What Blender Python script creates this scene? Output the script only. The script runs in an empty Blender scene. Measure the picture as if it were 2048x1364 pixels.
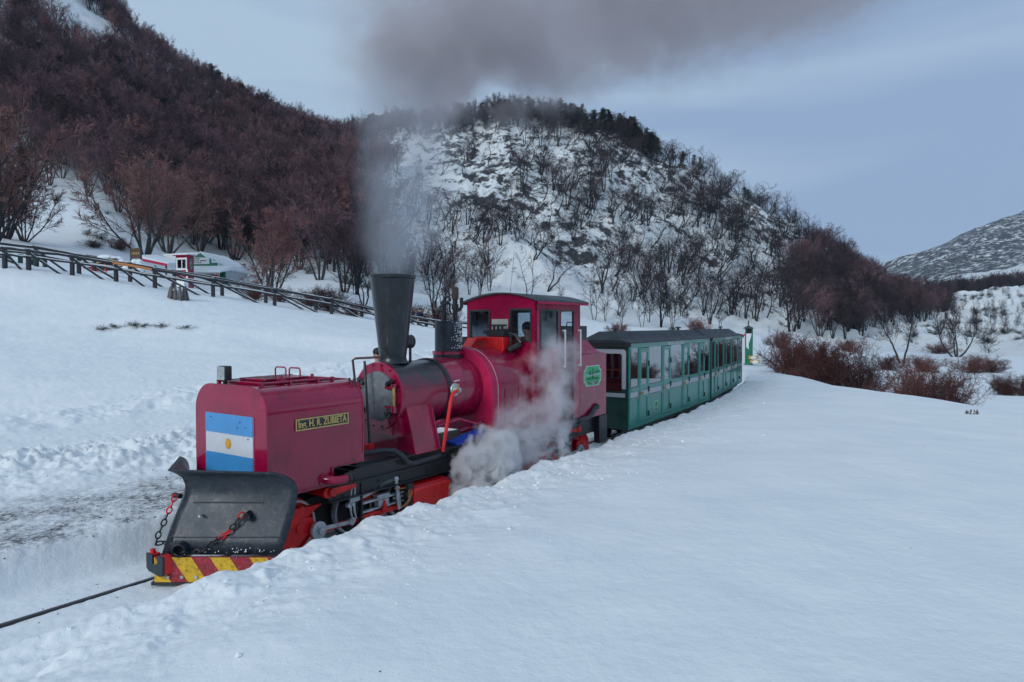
import bpy, bmesh, math, random
import numpy as np
from mathutils import Vector, Matrix
from math import sin, cos, tan, pi, radians as R

random.seed(7)
rng = np.random.default_rng(11)
SC = bpy.context.scene
COL = SC.collection

# ------------------------------------------------------------------ camera
H = 2.436                      # eye height above the rail head
FPX = 1366.0                   # focal length in pixels of the 2048 px wide photograph
PITCH = math.atan(32 / FPX)
cam = bpy.data.cameras.new('camera')
cam.sensor_width = 36.0
cam.lens = 36.0 * FPX / 2048.0
cam.clip_start = 0.05
cam.clip_end = 9000
cam_o = bpy.data.objects.new('camera', cam)
COL.objects.link(cam_o)
cam_o.location = (0, 0, H)
cam_o.rotation_euler = (R(90) - PITCH, 0, 0)
SC.camera = cam_o

# ------------------------------------------------------------------ world, sun, exposure
SUN_EL, SUN_AZ = R(24), R(215)     # sun behind cloud, behind and left of the camera
world = bpy.data.worlds.new('World')
SC.world = world
world.use_nodes = True
wt = world.node_tree
for n in list(wt.nodes):
    wt.nodes.remove(n)
def wn(t, **k):
    n = wt.nodes.new(t)
    for a, b in k.items():
        setattr(n, a, b)
    return n
w_out = wn('ShaderNodeOutputWorld')
w_bg = wn('ShaderNodeBackground')
w_bg.inputs['Strength'].default_value = 0.1
sky = wn('ShaderNodeTexSky', sky_type='NISHITA', sun_disc=False)
sky.sun_elevation = SUN_EL
sky.sun_rotation = SUN_AZ
w_tc = wn('ShaderNodeTexCoord')
w_map = wn('ShaderNodeMapping')
w_map.inputs['Rotation'].default_value = (0.0, R(17), R(-20))
w_map.inputs['Scale'].default_value = (1.1, 1.1, 8.0)
w_no = wn('ShaderNodeTexNoise')
w_no.inputs['Scale'].default_value = 1.15
w_no.inputs['Detail'].default_value = 4.5
w_no.inputs['Roughness'].default_value = 0.45
w_no.inputs['Distortion'].default_value = 0.5
w_sep = wn('ShaderNodeSeparateXYZ')
w_mr = wn('ShaderNodeMapRange')          # the cloud thins towards the right (east)
w_mr.inputs['From Min'].default_value = -0.15
w_mr.inputs['From Max'].default_value = 0.55
w_add = wn('ShaderNodeMath', operation='MULTIPLY_ADD')
w_add.inputs[1].default_value = 0.26
w_add2 = wn('ShaderNodeMath', operation='SUBTRACT')
w_ramp = wn('ShaderNodeValToRGB')
w_ramp.color_ramp.elements[0].position = 0.20
w_ramp.color_ramp.elements[0].color = (2.75, 3.85, 5.75, 1)
w_ramp.color_ramp.elements[1].position = 0.46
w_ramp.color_ramp.elements[1].color = (4.05, 5.35, 6.75, 1)
w_mix = wn('ShaderNodeMixRGB')
w_mix.inputs[0].default_value = 0.97
L = wt.links.new
L(w_tc.outputs['Generated'], w_map.inputs['Vector'])
L(w_map.outputs[0], w_no.inputs['Vector'])
L(w_tc.outputs['Generated'], w_sep.inputs[0])
L(w_sep.outputs['X'], w_mr.inputs['Value'])
L(w_mr.outputs[0], w_add.inputs[0])
w_add.inputs[2].default_value = 0.0
L(w_no.outputs['Fac'], w_add2.inputs[0])
L(w_add.outputs[0], w_add2.inputs[1])
L(w_add2.outputs[0], w_ramp.inputs[0])
L(sky.outputs[0], w_mix.inputs[1])
L(w_ramp.outputs[0], w_mix.inputs[2])
L(w_mix.outputs[0], w_bg.inputs['Color'])
L(w_bg.outputs[0], w_out.inputs['Surface'])

sun = bpy.data.lights.new('sun', 'SUN')
sun.energy = 1.5
sun.angle = R(25)
sun.color = (1.0, 0.985, 0.95)
sun_o = bpy.data.objects.new('sun', sun)
COL.objects.link(sun_o)
d = Vector((sin(SUN_AZ) * cos(SUN_EL), cos(SUN_AZ) * cos(SUN_EL), sin(SUN_EL)))
sun_o.rotation_euler = d.to_track_quat('Z', 'Y').to_euler()

SC.view_settings.view_transform = 'Standard'
SC.view_settings.look = 'None'
SC.view_settings.exposure = 0.06
SC.view_settings.gamma = 1.0
SC.view_settings.use_curve_mapping = False
SC.render.engine = 'CYCLES'
SC.cycles.max_bounces = 6
SC.cycles.diffuse_bounces = 2
SC.cycles.glossy_bounces = 3
SC.cycles.transmission_bounces = 4
SC.cycles.transparent_max_bounces = 12
SC.cycles.volume_bounces = 4
SC.cycles.use_denoising = True
SC.cycles.volume_max_steps = 256
SC.cycles.sample_clamp_indirect = 4

# ------------------------------------------------------------------ frames
class Unit:
    """A frame on the track: t along the train (backwards), w towards the camera side, z up."""
    def __init__(s, th, o):
        s.th = R(th); s.o = o
        s.s = (sin(s.th), cos(s.th)); s.n = (cos(s.th), -sin(s.th))
    def w(s, t, w, z=0.0):
        return Vector((s.o[0] + s.s[0] * t + s.n[0] * w, s.o[1] + s.s[1] * t + s.n[1] * w, z))
L0 = 6.28
TH = 34.0
FU = Unit(TH, (-cos(R(TH)) * L0, sin(R(TH)) * L0))
PIV = 5.6
DB = R(1.0)
p_ = FU.w(PIV, 0)
BU = Unit(TH + 1.0, (p_.x, p_.y))
# centre line of the track
track = []
def _track():
    x, y = FU.w(-34, 0).xy
    th = R(TH); t = -34.0; ds = 0.25
    while t < 66:
        track.append((x, y, th, t))
        k = 0.0 if t < 10 else (1 / 81.0 if t < 26 else 1 / 30.0)
        if t > 60: k = 0
        th -= k * ds
        x += sin(th) * ds; y += cos(th) * ds; t += ds
_track()
TR = np.array(track)
def track_tw(X, Y):
    """curvilinear coordinates of points: t along the track, w signed offset"""
    X = np.asarray(X, float).ravel(); Y = np.asarray(Y, float).ravel()
    T = np.full(X.shape, 0.0); W = np.full(X.shape, 1e3)
    near = np.where((np.abs(X) < 70) & (Y > -40) & (Y < 75))[0]
    sub = TR[::4]
    for k in range(0, len(near), 40000):
        i = near[k:k + 40000]
        d2 = (X[i, None] - sub[None, :, 0]) ** 2 + (Y[i, None] - sub[None, :, 1]) ** 2
        j = d2.argmin(1)
        dx = X[i] - sub[j, 0]; dy = Y[i] - sub[j, 1]; th = sub[j, 2]
        T[i] = sub[j, 3] + dx * np.sin(th) + dy * np.cos(th)
        W[i] = dx * np.cos(th) - dy * np.sin(th)
    return T, W

# ------------------------------------------------------------------ noise (numpy)
_perm = np.random.default_rng(3).permutation(512)
_ang = np.random.default_rng(4).random(512) * 2 * pi
_gx, _gy = np.cos(_ang), np.sin(_ang)
def pn(x, y):
    xi = np.floor(x).astype(int); yi = np.floor(y).astype(int)
    xf = x - xi; yf = y - yi
    u = xf * xf * xf * (xf * (xf * 6 - 15) + 10); v = yf * yf * yf * (yf * (yf * 6 - 15) + 10)
    def g(ix, iy, dx, dy):
        h = _perm[(_perm[ix & 511] + iy) & 511]
        return _gx[h] * dx + _gy[h] * dy
    a = g(xi, yi, xf, yf); b = g(xi + 1, yi, xf - 1, yf)
    c = g(xi, yi + 1, xf, yf - 1); d_ = g(xi + 1, yi + 1, xf - 1, yf - 1)
    return ((a + (b - a) * u) * (1 - v) + (c + (d_ - c) * u) * v) * 1.5
def fbm(x, y, o=4, g=0.5):
    s = 0; a = 1.0
    for k in range(o):
        s = s + a * pn(x * 2 ** k + 17.3 * k, y * 2 ** k - 9.1 * k); a *= g
    return s
def ridged(x, y, o=4):
    s = 0; a = 1.0
    for k in range(o):
        s = s + a * (1 - 2 * np.abs(pn(x * 2 ** k + 5.3 * k, y * 2 ** k + 3.1 * k))); a *= 0.5
    return s
def sst(a, b, x):
    q = np.clip((x - a) / (b - a), 0, 1)
    return q * q * (3 - 2 * q)

# ------------------------------------------------------------------ the lie of the land
# per bearing (given as a column of the photograph) the ground level at some distances: (distance, row or ('z', level))
def zz(Y, v): return H + (650 - v) / FPX * Y
Z = lambda a: ('z', a)
PROF = {
 -260: [(3, Z(.3)), (14, Z(.4)), (20, Z(1.0)), (28, Z(3.6)), (33, Z(6.0)), (40, Z(7.5)), (60, Z(12)), (95, Z(30)), (150, Z(70)), (220, Z(120)), (320, Z(205)), (420, Z(230)), (700, Z(60)), (1400, Z(60)), (3200, Z(40))],
 0:   [(3, Z(.3)), (12, Z(.35)), (16, Z(.35)), (19, Z(1.0)), (24, 688), (26.5, 655), (28, 622), (30, 590), (32.5, 530), (36, 520), (45, 500), (60, 470), (80, 395), (95, 340), (150, 140), (190, 15), (300, Z(195)), (400, Z(215)), (700, Z(60)), (1400, Z(60)), (3200, Z(40))],
 200: [(3, Z(.3)), (12, Z(.35)), (16, Z(.40)), (20, Z(1.0)), (25, 690), (27.5, 660), (28.6, 637), (31, 600), (34, 558), (38, 550), (50, 540), (60, 512), (85, 412), (105, 350), (160, 200), (220, 60), (268, -10), (340, Z(150)), (700, Z(60)), (1400, Z(60)), (3200, Z(40))],
 430: [(3, Z(.3)), (12, Z(.35)), (16, Z(.45)), (20, 757), (25, 705), (27.5, 670), (28.6, 650), (32, 618), (37, 592), (45, 590), (60, 583), (75, 572), (85, 535), (100, 490), (140, 390), (190, 280), (240, 180), (300, Z(82)), (700, Z(20)), (1400, Z(20)), (3200, Z(40))],
 665: [(3, Z(.3)), (14, Z(.40)), (20, 755), (27, 705), (29, 672), (35, 645), (42, 627), (50, 618), (60, 596), (72, 566), (85, 545), (100, 508), (160, 400), (230, 285), (300, Z(55)), (700, Z(20)), (1400, Z(20)), (3200, Z(40))],
 780: [(3, Z(.3)), (16, Z(.5)), (24, 722), (30, 680), (45, 643), (55, 636), (62, 628), (75, 600), (90, 560), (130, 470), (190, 350), (235, 255), (300, Z(58)), (700, Z(20)), (1400, Z(20)), (3200, Z(40))],
 880: [(3, Z(.3)), (16, Z(.5)), (25, 722), (32, 690), (48, 660), (60, 654), (70, 640), (80, 615), (100, 562), (140, 455), (190, 335), (225, 262), (300, Z(55)), (700, Z(20)), (1400, Z(20)), (3200, Z(40))],
 1024: [(3, Z(.4)), (16, Z(.4)), (28, Z(1.0)), (50, 668), (68, 656), (78, 628), (100, 562), (150, 420), (190, 322), (228, 240), (300, Z(60)), (700, Z(20)), (1400, Z(20)), (3200, Z(40))],
 1200: [(3, Z(.56)), (28, Z(.5)), (50, 682), (62, 662), (76, 653), (90, 632), (120, 550), (170, 405), (205, 310), (236, 258), (300, Z(60)), (700, Z(20)), (1400, Z(20)), (3200, Z(40))],
 1420: [(3, Z(.56)), (28, Z(.4)), (50, Z(.8)), (75, 668), (90, 652), (120, 598), (170, 480), (205, 400), (232, 354), (300, Z(40)), (700, Z(20)), (1400, Z(20)), (3200, Z(40))],
 1550: [(3, Z(.56)), (28, Z(.5)), (45, Z(.25)), (75, 682), (95, 668), (130, 602), (170, 515), (215, 432), (300, Z(25)), (700, Z(10)), (1400, Z(60)), (3200, Z(40))],
 1640: [(3, Z(.56)), (30, Z(.2)), (45, Z(-.4)), (70, Z(-.8)), (98, 690), (130, 640), (170, 572), (215, 492), (300, Z(15)), (700, Z(10)), (1400, Z(100)), (3200, Z(60))],
 1720: [(3, Z(.56)), (30, Z(-.5)), (60, Z(-.9)), (108, Z(-.85)), (140, 652), (180, 600), (230, 555), (300, Z(12)), (700, Z(10)), (1100, Z(70)), (1400, 550), (1700, 556), (3200, Z(60))],
 1790: [(3, Z(.5)), (30, Z(-.8)), (60, Z(-.9)), (112, Z(-.85)), (150, 660), (190, 625), (240, 592), (300, Z(11)), (600, Z(6)), (800, Z(40)), (1100, 570), (1400, 519), (1700, Z(140)), (3200, Z(60))],
 1860: [(3, Z(.5)), (30, Z(-.8)), (60, Z(-.9)), (118, Z(-.85)), (160, 668), (210, 632), (270, 602), (330, 592), (420, Z(12)), (560, Z(6)), (800, Z(45)), (1100, 548), (1400, 486), (1700, Z(170)), (3200, Z(60))],
 1950: [(3, Z(.5)), (30, Z(-.8)), (60, Z(-.9)), (120, Z(-.85)), (165, 662), (210, 620), (260, 592), (320, 580), (420, Z(14)), (560, Z(6)), (800, Z(55)), (1100, 525), (1400, 453), (1700, Z(210)), (3200, Z(60))],
 2048: [(3, Z(.5)), (30, Z(-.8)), (60, Z(-.9)), (120, Z(-.8)), (160, 664), (205, 615), (250, 584), (310, 576), (420, Z(14)), (560, Z(6)), (800, Z(65)), (1100, 505), (1450, 421), (1800, Z(250)), (3200, Z(60))],
 2400: [(3, Z(.5)), (30, Z(-.8)), (60, Z(-.9)), (120, Z(-.8)), (160, Z(2)), (250, Z(15)), (420, Z(14)), (560, Z(6)), (900, Z(100)), (1500, Z(330)), (2200, Z(380)), (3200, Z(100))],
}
_cols = sorted(PROF)
LY = np.linspace(math.log(2.0), math.log(3200), 620)
_T = []
for c in _cols:
    ys = [math.log(a) for a, b in PROF[c]]
    zs = [b[1] if isinstance(b, tuple) else zz(a, b) for a, b in PROF[c]]
    z = np.interp(LY, ys, zs)
    ker = np.exp(-np.linspace(-2, 2, 7) ** 2); ker /= ker.sum()
    zp = np.pad(z, 3, mode='edge'); z = np.convolve(zp, ker, 'valid')
    _T.append(z)
_T = np.array(_T)
UF = np.linspace(_cols[0], _cols[-1], 240)
TAB = np.array([np.interp(UF, _cols, _T[:, j]) for j in range(len(LY))]).T
ker = np.exp(-np.linspace(-2, 2, 15) ** 2); ker /= ker.sum()
TAB = np.array([np.convolve(np.pad(TAB[:, j], 7, mode='edge'), ker, 'valid') for j in range(TAB.shape[1])]).T
TMAX = tan(R(50))
def col_of(X, Y):
    az = np.arctan2(X, Y)
    azc = np.clip(az, -R(50), R(50))
    r = np.hypot(X, Y)
    u = np.clip(1024 + FPX * np.tan(azc), UF[0], UF[-1])
    return u, np.maximum(r * np.cos(azc), 2.0)
def base(X, Y):
    u, yd = col_of(X, Y)
    a = (u - UF[0]) / (UF[1] - UF[0]); i = np.clip(a.astype(int), 0, len(UF) - 2); fa = a - i
    b = (np.log(yd) - LY[0]) / (LY[1] - LY[0]); b = np.clip(b, 0, len(LY) - 1.001); j = b.astype(int); fb = b - j
    z = (TAB[i, j] * (1 - fa) + TAB[i + 1, j] * fa) * (1 - fb) + (TAB[i, j + 1] * (1 - fa) + TAB[i + 1, j + 1] * fa) * fb
    # behind the viewer an invented valley side rises, there for paint and glass reflections
    r = np.hypot(X, Y); zb_ = .45 + .16 * np.maximum(r - 45, 0) - .16 * np.maximum(r - 420, 0)
    az_ = np.arctan2(X, Y)
    zb_ = zb_ + sst(R(58), R(76), az_) * sst(R(152), R(128), az_) * .36 * np.clip(r - 26, 0, 75)  # snow slope off to the right, added for the windows to reflect
    k = sst(R(52), R(78), np.abs(az_))
    return z * (1 - k) + zb_ * k
def ground(X, Y):
    """ground level, plus masks used by the materials: rock, dirt"""
    shp = np.shape(X)
    X = np.asarray(X, float).ravel(); Y = np.asarray(Y, float).ravel()
    u, yd = col_of(X, Y)
    zb = base(X, Y)
    r = np.hypot(X, Y)
    T, W = track_tw(X, Y)
    # hill relief
    hill = sst(70, 130, yd) * (1 - 0.75 * sst(600, 1000, yd))
    left = sst(820, 640, u)
    crag = ridged(X / 26.0 + 3, (Y * .6 + zb * .5) / 26.0, 5)
    crag2 = ridged(X / 7.5, (Y * .5 + zb * .6) / 6.0, 3)
    zh = hill * ((1 - .65 * left) * (2.9 * (crag - 1.0) + 0.55 * (crag2 - 1)) + 1.2 * fbm(X / 40, Y / 40, 3))
    far = sst(700, 1000, yd)
    zh += far * (9.0 * (ridged(X / 160.0, (Y * .5 + zb) / 160.0, 5) - 1.0))
    # gentle rolling snow everywhere
    zr = 0.10 * fbm(X / 7.0, Y / 7.0, 3) * sst(10, 20, yd) + 0.5 * fbm(X / 30, Y / 30, 2) * sst(45, 90, yd) * (1 - hill)
    z = zb + zh + zr
    # camera side of the line: snow shoulder that falls to the plain
    n1 = fbm(X / 2.2, Y / 2.2, 3); n2 = fbm(X / .55, Y / .55, 4, .55); n3 = fbm(X / .16, Y / .16, 3, .6)
    n0 = fbm(X / 5 + 9, Y / 5, 2)
    edge = 9.7 + .25 * n0 + .5 * sst(22, 15, Y)
    fall = sst(edge, edge + 5.5, X)
    zplat = 0.565 + .035 * n0 + .012 * n1 - .12 * sst(3, 0, T) 
    zplat = zplat * (1 - fall) + (-.62) * fall
    cam_side = sst(33, 26, Y)
    side = (W > 0) & (T < 33)
    zc = z * (1 - cam_side) + (zplat) * cam_side
    wc = np.interp(T, [-30, 1.0, 1.8, 3.0, 9.5, 13, 20, 60], [.95, .98, 1.05, 1.62, 1.55, 1.12, 1.0, 1.0])
    hc = np.interp(T, [-30, 0.5, 1.8, 3.0, 9.5, 13, 20, 60], [.15, .18, .26, .47, .50, .42, .38, .30])
    ramp = sst(wc + 1.6, wc, W)
    bank = sst(3.4, 1.2, W)
    n5_ = ridged(X / 1.3 + .4 * Y, Y / 4.0, 2)
    n4 = fbm(X / .07, Y / .07, 2, .6)
    tex = (0.022 * n1 * sst(6, 2, W) + (0.026 * n2 * bank + 0.013 * n3 * sst(3.4, 1.2, W) + .004 * n4 * sst(2.6, 1.4, W) + .004 * n2 + .006 * n5_ * sst(2.5, 5, W)))
    lump = np.maximum(fbm(X / .30 + 40, Y / .30, 3) - .40, 0) * .07 * bank * sst(0.9, 1.2, W)
    tex = tex + lump
    zcs = (zc * (1 - ramp) + hc * ramp) + tex * cam_side + n2 * .02 * (1 - cam_side)
    inb = sst(.62, 1.0, (W - .62) / (wc - .62) * .55 + .55 + .05 * n2)
    zcs = np.where(side, -.02 + (zcs + .02) * inb, z)
    # far side of the line: low cut bank, packed road with dirt, ploughed mounds
    ZF = z
    road = sst(60, 30, T)
    mound = sst(-2.9, -4.0, W) * sst(-7.4, -5.8, W)
    mound2 = sst(-8.6, -9.6, W) * sst(-12.0, -10.5, W)
    mtex = mound * (.06 + .09 * np.maximum(fbm(X / .9, Y / .9, 4, .6), -.3) + .06 * ridged(X / .42, Y / .42, 3) - .05 + .05 * fbm(X / .17, Y / .17, 3, .65)) * (.45 + .75 * sst(-.4, .5, fbm(X / 2.4 + 7, Y / 2.4, 2))) + mound2 * (.10 + .10 * fbm(X / .8, Y / .8, 4, .6))
    rtex = .014 * n2 + .010 * n3 + .006 * n4 + .02 * np.sin(W * 9 + n1) * sst(-6.6, -7.2, W) * sst(-9, -8.4, W) 
    zf = ZF + (mtex + rtex) * sst(40, 25, T)
    cut = sst(-.80, -1.12, W + .05 * n1)
    zf = -.02 + (zf + .02) * cut
    infl = sst(14, 18, r) if False else 1.0
    zf = np.where((W < 0) & (T < 60), zf, z)
    out = np.where(side, zcs, zf)
    # the packed strip between and beside the rails
    strip = (np.abs(W) < .9)
    zs_ = -.010 + .007 * n2 + .004 * n3 + .006 * np.sin(W * 26 + 2 * n1)
    zs_ = zs_ + .040 * np.exp(-((W - .25) / .10) ** 2) - .020 * np.exp(-((W + .25) / .05) ** 2)
    ks = sst(.80, .50, np.abs(W) + .03 * n1)
    out = np.where(strip, out * (1 - ks) + zs_ * ks, out)
    near_rail = (np.abs(np.abs(W) - .25) < .05)
    fl = (np.abs(T) > 64)
    # ledge of drifted snow on the far slope
    # masks
    rk = (1 - left) * hill * (1 - far) * (1 - .97 * sst(1760, 1860, u))
    prm = np.maximum.reduce([
        np.exp(-(((u - 1010) / 60) ** 2 + ((yd - 168) / 22) ** 2)), 1.1 * np.exp(-(((u - 1110) / 70) ** 2 + ((yd - 128) / 16) ** 2)),
        1.2 * np.exp(-(((u - 1240) / 90) ** 2 + ((yd - 212) / 17) ** 2)), 1.0 * np.exp(-(((u - 1390) / 80) ** 2 + ((yd - 205) / 16) ** 2)),
        .6 * np.exp(-(((u - 1560) / 70) ** 2 + ((yd - 195) / 20) ** 2)), .6 * np.exp(-(((u - 940) / 50) ** 2 + ((yd - 205) / 15) ** 2))])
    rock = np.clip(prm, 0, 1) * .40 * rk + .85 * rk + 1.0 * far + .25 * left * hill
    dirt = sst(-.95, -1.3, W) * sst(-3.6, -2.4, W + .5 * n1) * sst(11, 7, T) * (W < 0)
    return out.reshape(shp), np.clip(rock, 0, 1).reshape(shp), dirt.reshape(shp), far.reshape(shp), hill.reshape(shp)
def gz(x, y):
    return float(ground(np.array([x]), np.array([y]))[0][0])
def groundhit(u, v, y0=9.0, y1=420.0, n=900):
    """first ground point seen at that place of the view"""
    Y = np.exp(np.linspace(math.log(y0), math.log(y1), n)); X = (u - 1024) / FPX * Y
    z = ground(X, Y)[0]
    vv = 650 - (z - H) / Y * FPX
    k = np.where(vv <= v)[0]
    k = k[0] if len(k) else n - 1
    return X[k], Y[k], z[k]

# ------------------------------------------------------------------ materials
def mat(name):
    m = bpy.data.materials.new(name); m.use_nodes = True
    nt = m.node_tree
    for n in list(nt.nodes): nt.nodes.remove(n)
    o = nt.nodes.new('ShaderNodeOutputMaterial'); b = nt.nodes.new('ShaderNodeBsdfPrincipled')
    nt.links.new(b.outputs[0], o.inputs['Surface'])
    return m, nt, b
def nn(nt, t, ins=None, **k):
    n = nt.nodes.new(t)
    for a, c in k.items(): setattr(n, a, c)
    for a, c in (ins or {}).items():
        if isinstance(c, bpy.types.NodeSocket): nt.links.new(c, n.inputs[a])
        else: n.inputs[a].default_value = c
    return n
def math_(nt, op, a, b=0.0, c=0.0, clamp=False):
    n = nt.nodes.new('ShaderNodeMath'); n.operation = op; n.use_clamp = clamp
    for i, q in enumerate((a, b, c)):
        if isinstance(q, bpy.types.NodeSocket): nt.links.new(q, n.inputs[i])
        else: n.inputs[i].default_value = q
    return n.outputs[0]
def ramp_(nt, fac, stops):
    n = nt.nodes.new('ShaderNodeValToRGB'); cr = n.color_ramp
    while len(cr.elements) < len(stops): cr.elements.new(0.5)
    for e, (p, c) in zip(cr.elements, stops):
        e.position = p; e.color = tuple(c) + (1,) if len(c) == 3 else c
    nt.links.new(fac, n.inputs[0])
    return n.outputs[0]
def paint(name, col, rough=.35, metal=0.0, var=.25, scale=6.0, bump=.0, coat=0.0, dirt=None, dscale=9.0, damt=.5, bscale=60, dst=None):
    m, nt, b = mat(name)
    tc = nn(nt, 'ShaderNodeTexCoord').outputs['Object']
    n1 = nn(nt, 'ShaderNodeTexNoise', {'Vector': tc, 'Scale': scale, 'Detail': 6.0, 'Roughness': .6}).outputs['Fac']
    lo = tuple(c * (1 - var) for c in col); hi = tuple(min(1, c * (1 + var)) for c in col)
    c = ramp_(nt, n1, [(.3, lo), (.7, hi)])
    if dirt:
        if dst: tc = nn(nt, 'ShaderNodeMapping', {'Vector': tc, 'Scale': dst}).outputs[0]
        n2 = nn(nt, 'ShaderNodeTexNoise', {'Vector': tc, 'Scale': dscale, 'Detail': 8.0, 'Roughness': .7}).outputs['Fac']
        f = math_(nt, 'MULTIPLY', ramp_(nt, n2, [(.52, (0, 0, 0)), (.66, (1, 1, 1))]), damt)
        mx = nn(nt, 'ShaderNodeMixRGB', {0: f, 1: c, 2: dirt + (1,)}); c = mx.outputs[0]
    nt.links.new(c, b.inputs['Base Color'])
    rr = ramp_(nt, n1, [(.3, (rough * .8,) * 3), (.7, (min(1, rough * 1.3),) * 3)])
    nt.links.new(rr, b.inputs['Roughness'])
    b.inputs['Metallic'].default_value = metal
    b.inputs['Coat Weight'].default_value = coat
    if name in ('maroon_paint', 'faded_maroon_paint'): b.inputs['Specular IOR Level'].default_value = .25
    b.inputs['Coat Roughness'].default_value = .07
    if coat: b.inputs['Coat IOR'].default_value = 1.5
    if bump:
        n3 = nn(nt, 'ShaderNodeTexNoise', {'Vector': tc, 'Scale': bscale, 'Detail': 4.0}).outputs['Fac']
        bp = nn(nt, 'ShaderNodeBump', {'Height': n3, 'Strength': bump, 'Distance': .01})
        nt.links.new(bp.outputs[0], b.inputs['Normal'])
    return m
M = {}
M['maroon'] = paint('maroon_paint', (.32, .002, .046), .24, 0, .25, 2.5, .0, .9, (.12, .003, .018), 3.0, .65, 30, (2.2, 2.2, .55))
M['maroon_light'] = paint('faded_maroon_paint', (.46, .012, .075), .42, 0, .2, 3, .03, .2)
M['red'] = paint('red_paint', (.74, .008, .012), .4, 0, .25, 8, .05, .2, (.10, .02, .02), 14, .5)
M['black'] = paint('black_paint', (.018, .022, .027), .42, 0, .3, 6, .1, .1, (.05, .055, .06), 9, .4)
M['soot'] = paint('sooty_steel', (.012, .016, .022), .34, .2, .45, 9, .12, .3, (.07, .08, .09), 5, .40, 60, (1.5, 1.5, .35))
M['blade'] = paint('plough_steel', (.026, .037, .050), .40, .3, .35, 5, .12, 0, (.12, .11, .125), 22, .45, 40, (1, 1, 1))
M['grey_door'] = paint('grey_smokebox_door_paint', (.15, .172, .19), .6, .0, .3, 9, .2, 0, (.30, .32, .34), 14, .5)
M['steel'] = paint('bare_steel', (.52, .55, .58), .4, .35, .25, 12, .1, 0, (.10, .09, .08), 18, .5)
M['brass'] = paint('brass', (.55, .40, .16), .35, .8, .2, 15, .1)
M['copper'] = paint('copper_pipe', (.65, .30, .14), .35, .8, .2, 15)
M['gold'] = paint('gold_paint', (.62, .45, .16), .4, .1, .1, 12)
M['white'] = paint('white_paint', (.72, .74, .76), .4, 0, .08, 10)
M['skyblue'] = paint('flag_blue_paint', (.06, .30, .66), .25, 0, .08, 3, 0, .4)
M['flagwhite'] = paint('flag_white_paint', (.62, .66, .72), .25, 0, .06, 3, 0, .4)
M['sunyellow'] = paint('flag_sun_yellow', (.75, .38, .02), .4, 0, .2, 40)
M['yellow'] = paint('yellow_hazard_paint', (.66, .40, .015), .5, 0, .25, 14, .3, 0, (.05, .04, .03), 30, .8, 50)
M['hazred'] = paint('red_hazard_paint', (.30, .01, .025), .5, 0, .3, 14, .5, 0, (.36, .30, .32), 50, .4, 90)
M['green'] = paint('green_carriage_paint', (.010, .25, .20), .36, 0, .2, 3, .03, .45, (.05, .13, .12), 5, .4)
M['green_dark'] = paint('dark_green_paint', (.005, .045, .035), .4, 0, .2, 4, .03, .3)
M['green_bright'] = paint('bright_green_paint', (.012, .19, .11), .5, 0, .15, 4)
M['beige'] = paint('greyish_cream_panel', (.47, .48, .51), .45, 0, .1, 10)
M['roof'] = paint('dark_roof_felt', (.012, .019, .028), .55, 0, .35, 6, .2, 0, (.05, .06, .075), 4, .3)
M['greyroof'] = paint('grey_cab_roof', (.055, .07, .085), .5, 0, .3, 6, .1, 0, (.2, .22, .25), 7, .3)
M['wood'] = paint('weathered_dark_wood', (.028, .032, .040), .8, 0, .5, 12, .5, 0, (.10, .11, .12), 16, .4)
M['logorange'] = paint('fresh_peeled_log', (.62, .23, .065), .6, 0, .25, 12, .3)
M['stumpwood'] = paint('grey_weathered_stump_wood', (.13, .12, .115), .85, 0, .6, 14, .8)
M['yellowwood'] = paint('yellow_timber', (.62, .42, .14), .6, 0, .2, 12, .2)
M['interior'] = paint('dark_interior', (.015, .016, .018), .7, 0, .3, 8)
M['seatbrown'] = paint('red_brown_varnished_wood', (.16, .035, .015), .4, 0, .3, 8)
M['bluecloth'] = paint('blue_tarp', (.01, .06, .45), .6, 0, .2, 8)
M['skin'] = paint('skin', (.50, .27, .20), .6, 0, .1, 8)
M['navy'] = paint('navy_jacket_cloth', (.010, .018, .055), .8, 0, .25, 20, .2)
M['hair'] = paint('black_hair', (.008, .007, .008), .6, 0, .3, 30)
M['magenta'] = paint('magenta_scarf_cloth', (.30, .02, .14), .8, 0, .2, 20)
M['trouser'] = paint('dark_trouser_cloth', (.012, .02, .04), .85, 0, .2, 20)
M['brownsign'] = paint('brown_sign_board', (.10, .045, .03), .7, 0, .3, 10)
M['badgegreen'] = paint('badge_green_print', (.06, .45, .16), .4, 0, .1, 20)
M['badgedark'] = paint('badge_dark_green_print', (.01, .10, .08), .4, 0, .1, 20)
M['badgepale'] = paint('badge_pale_green_print', (.22, .52, .38), .4, 0, .1, 20)
M['lampglass'] = paint('lamp_lens', (.45, .52, .48), .15, 0, .15, 40, 0, .5)
M['offwhite'] = paint('cream_board', (.44, .45, .40), .5, 0, .1, 10)
M['rust'] = paint('rusty_brown_brass', (.10, .065, .055), .6, .3, .4, 18, .2)
M['link'] = paint('chain_steel', (.03, .033, .038), .5, .5, .4, 30, .1)
M['rail'] = paint('worn_rail_steel', (.055, .055, .06), .35, .6, .3, 12)
M['rubber'] = paint('black_rubber_hose', (.03, .036, .042), .5, 0, .2, 12)

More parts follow.
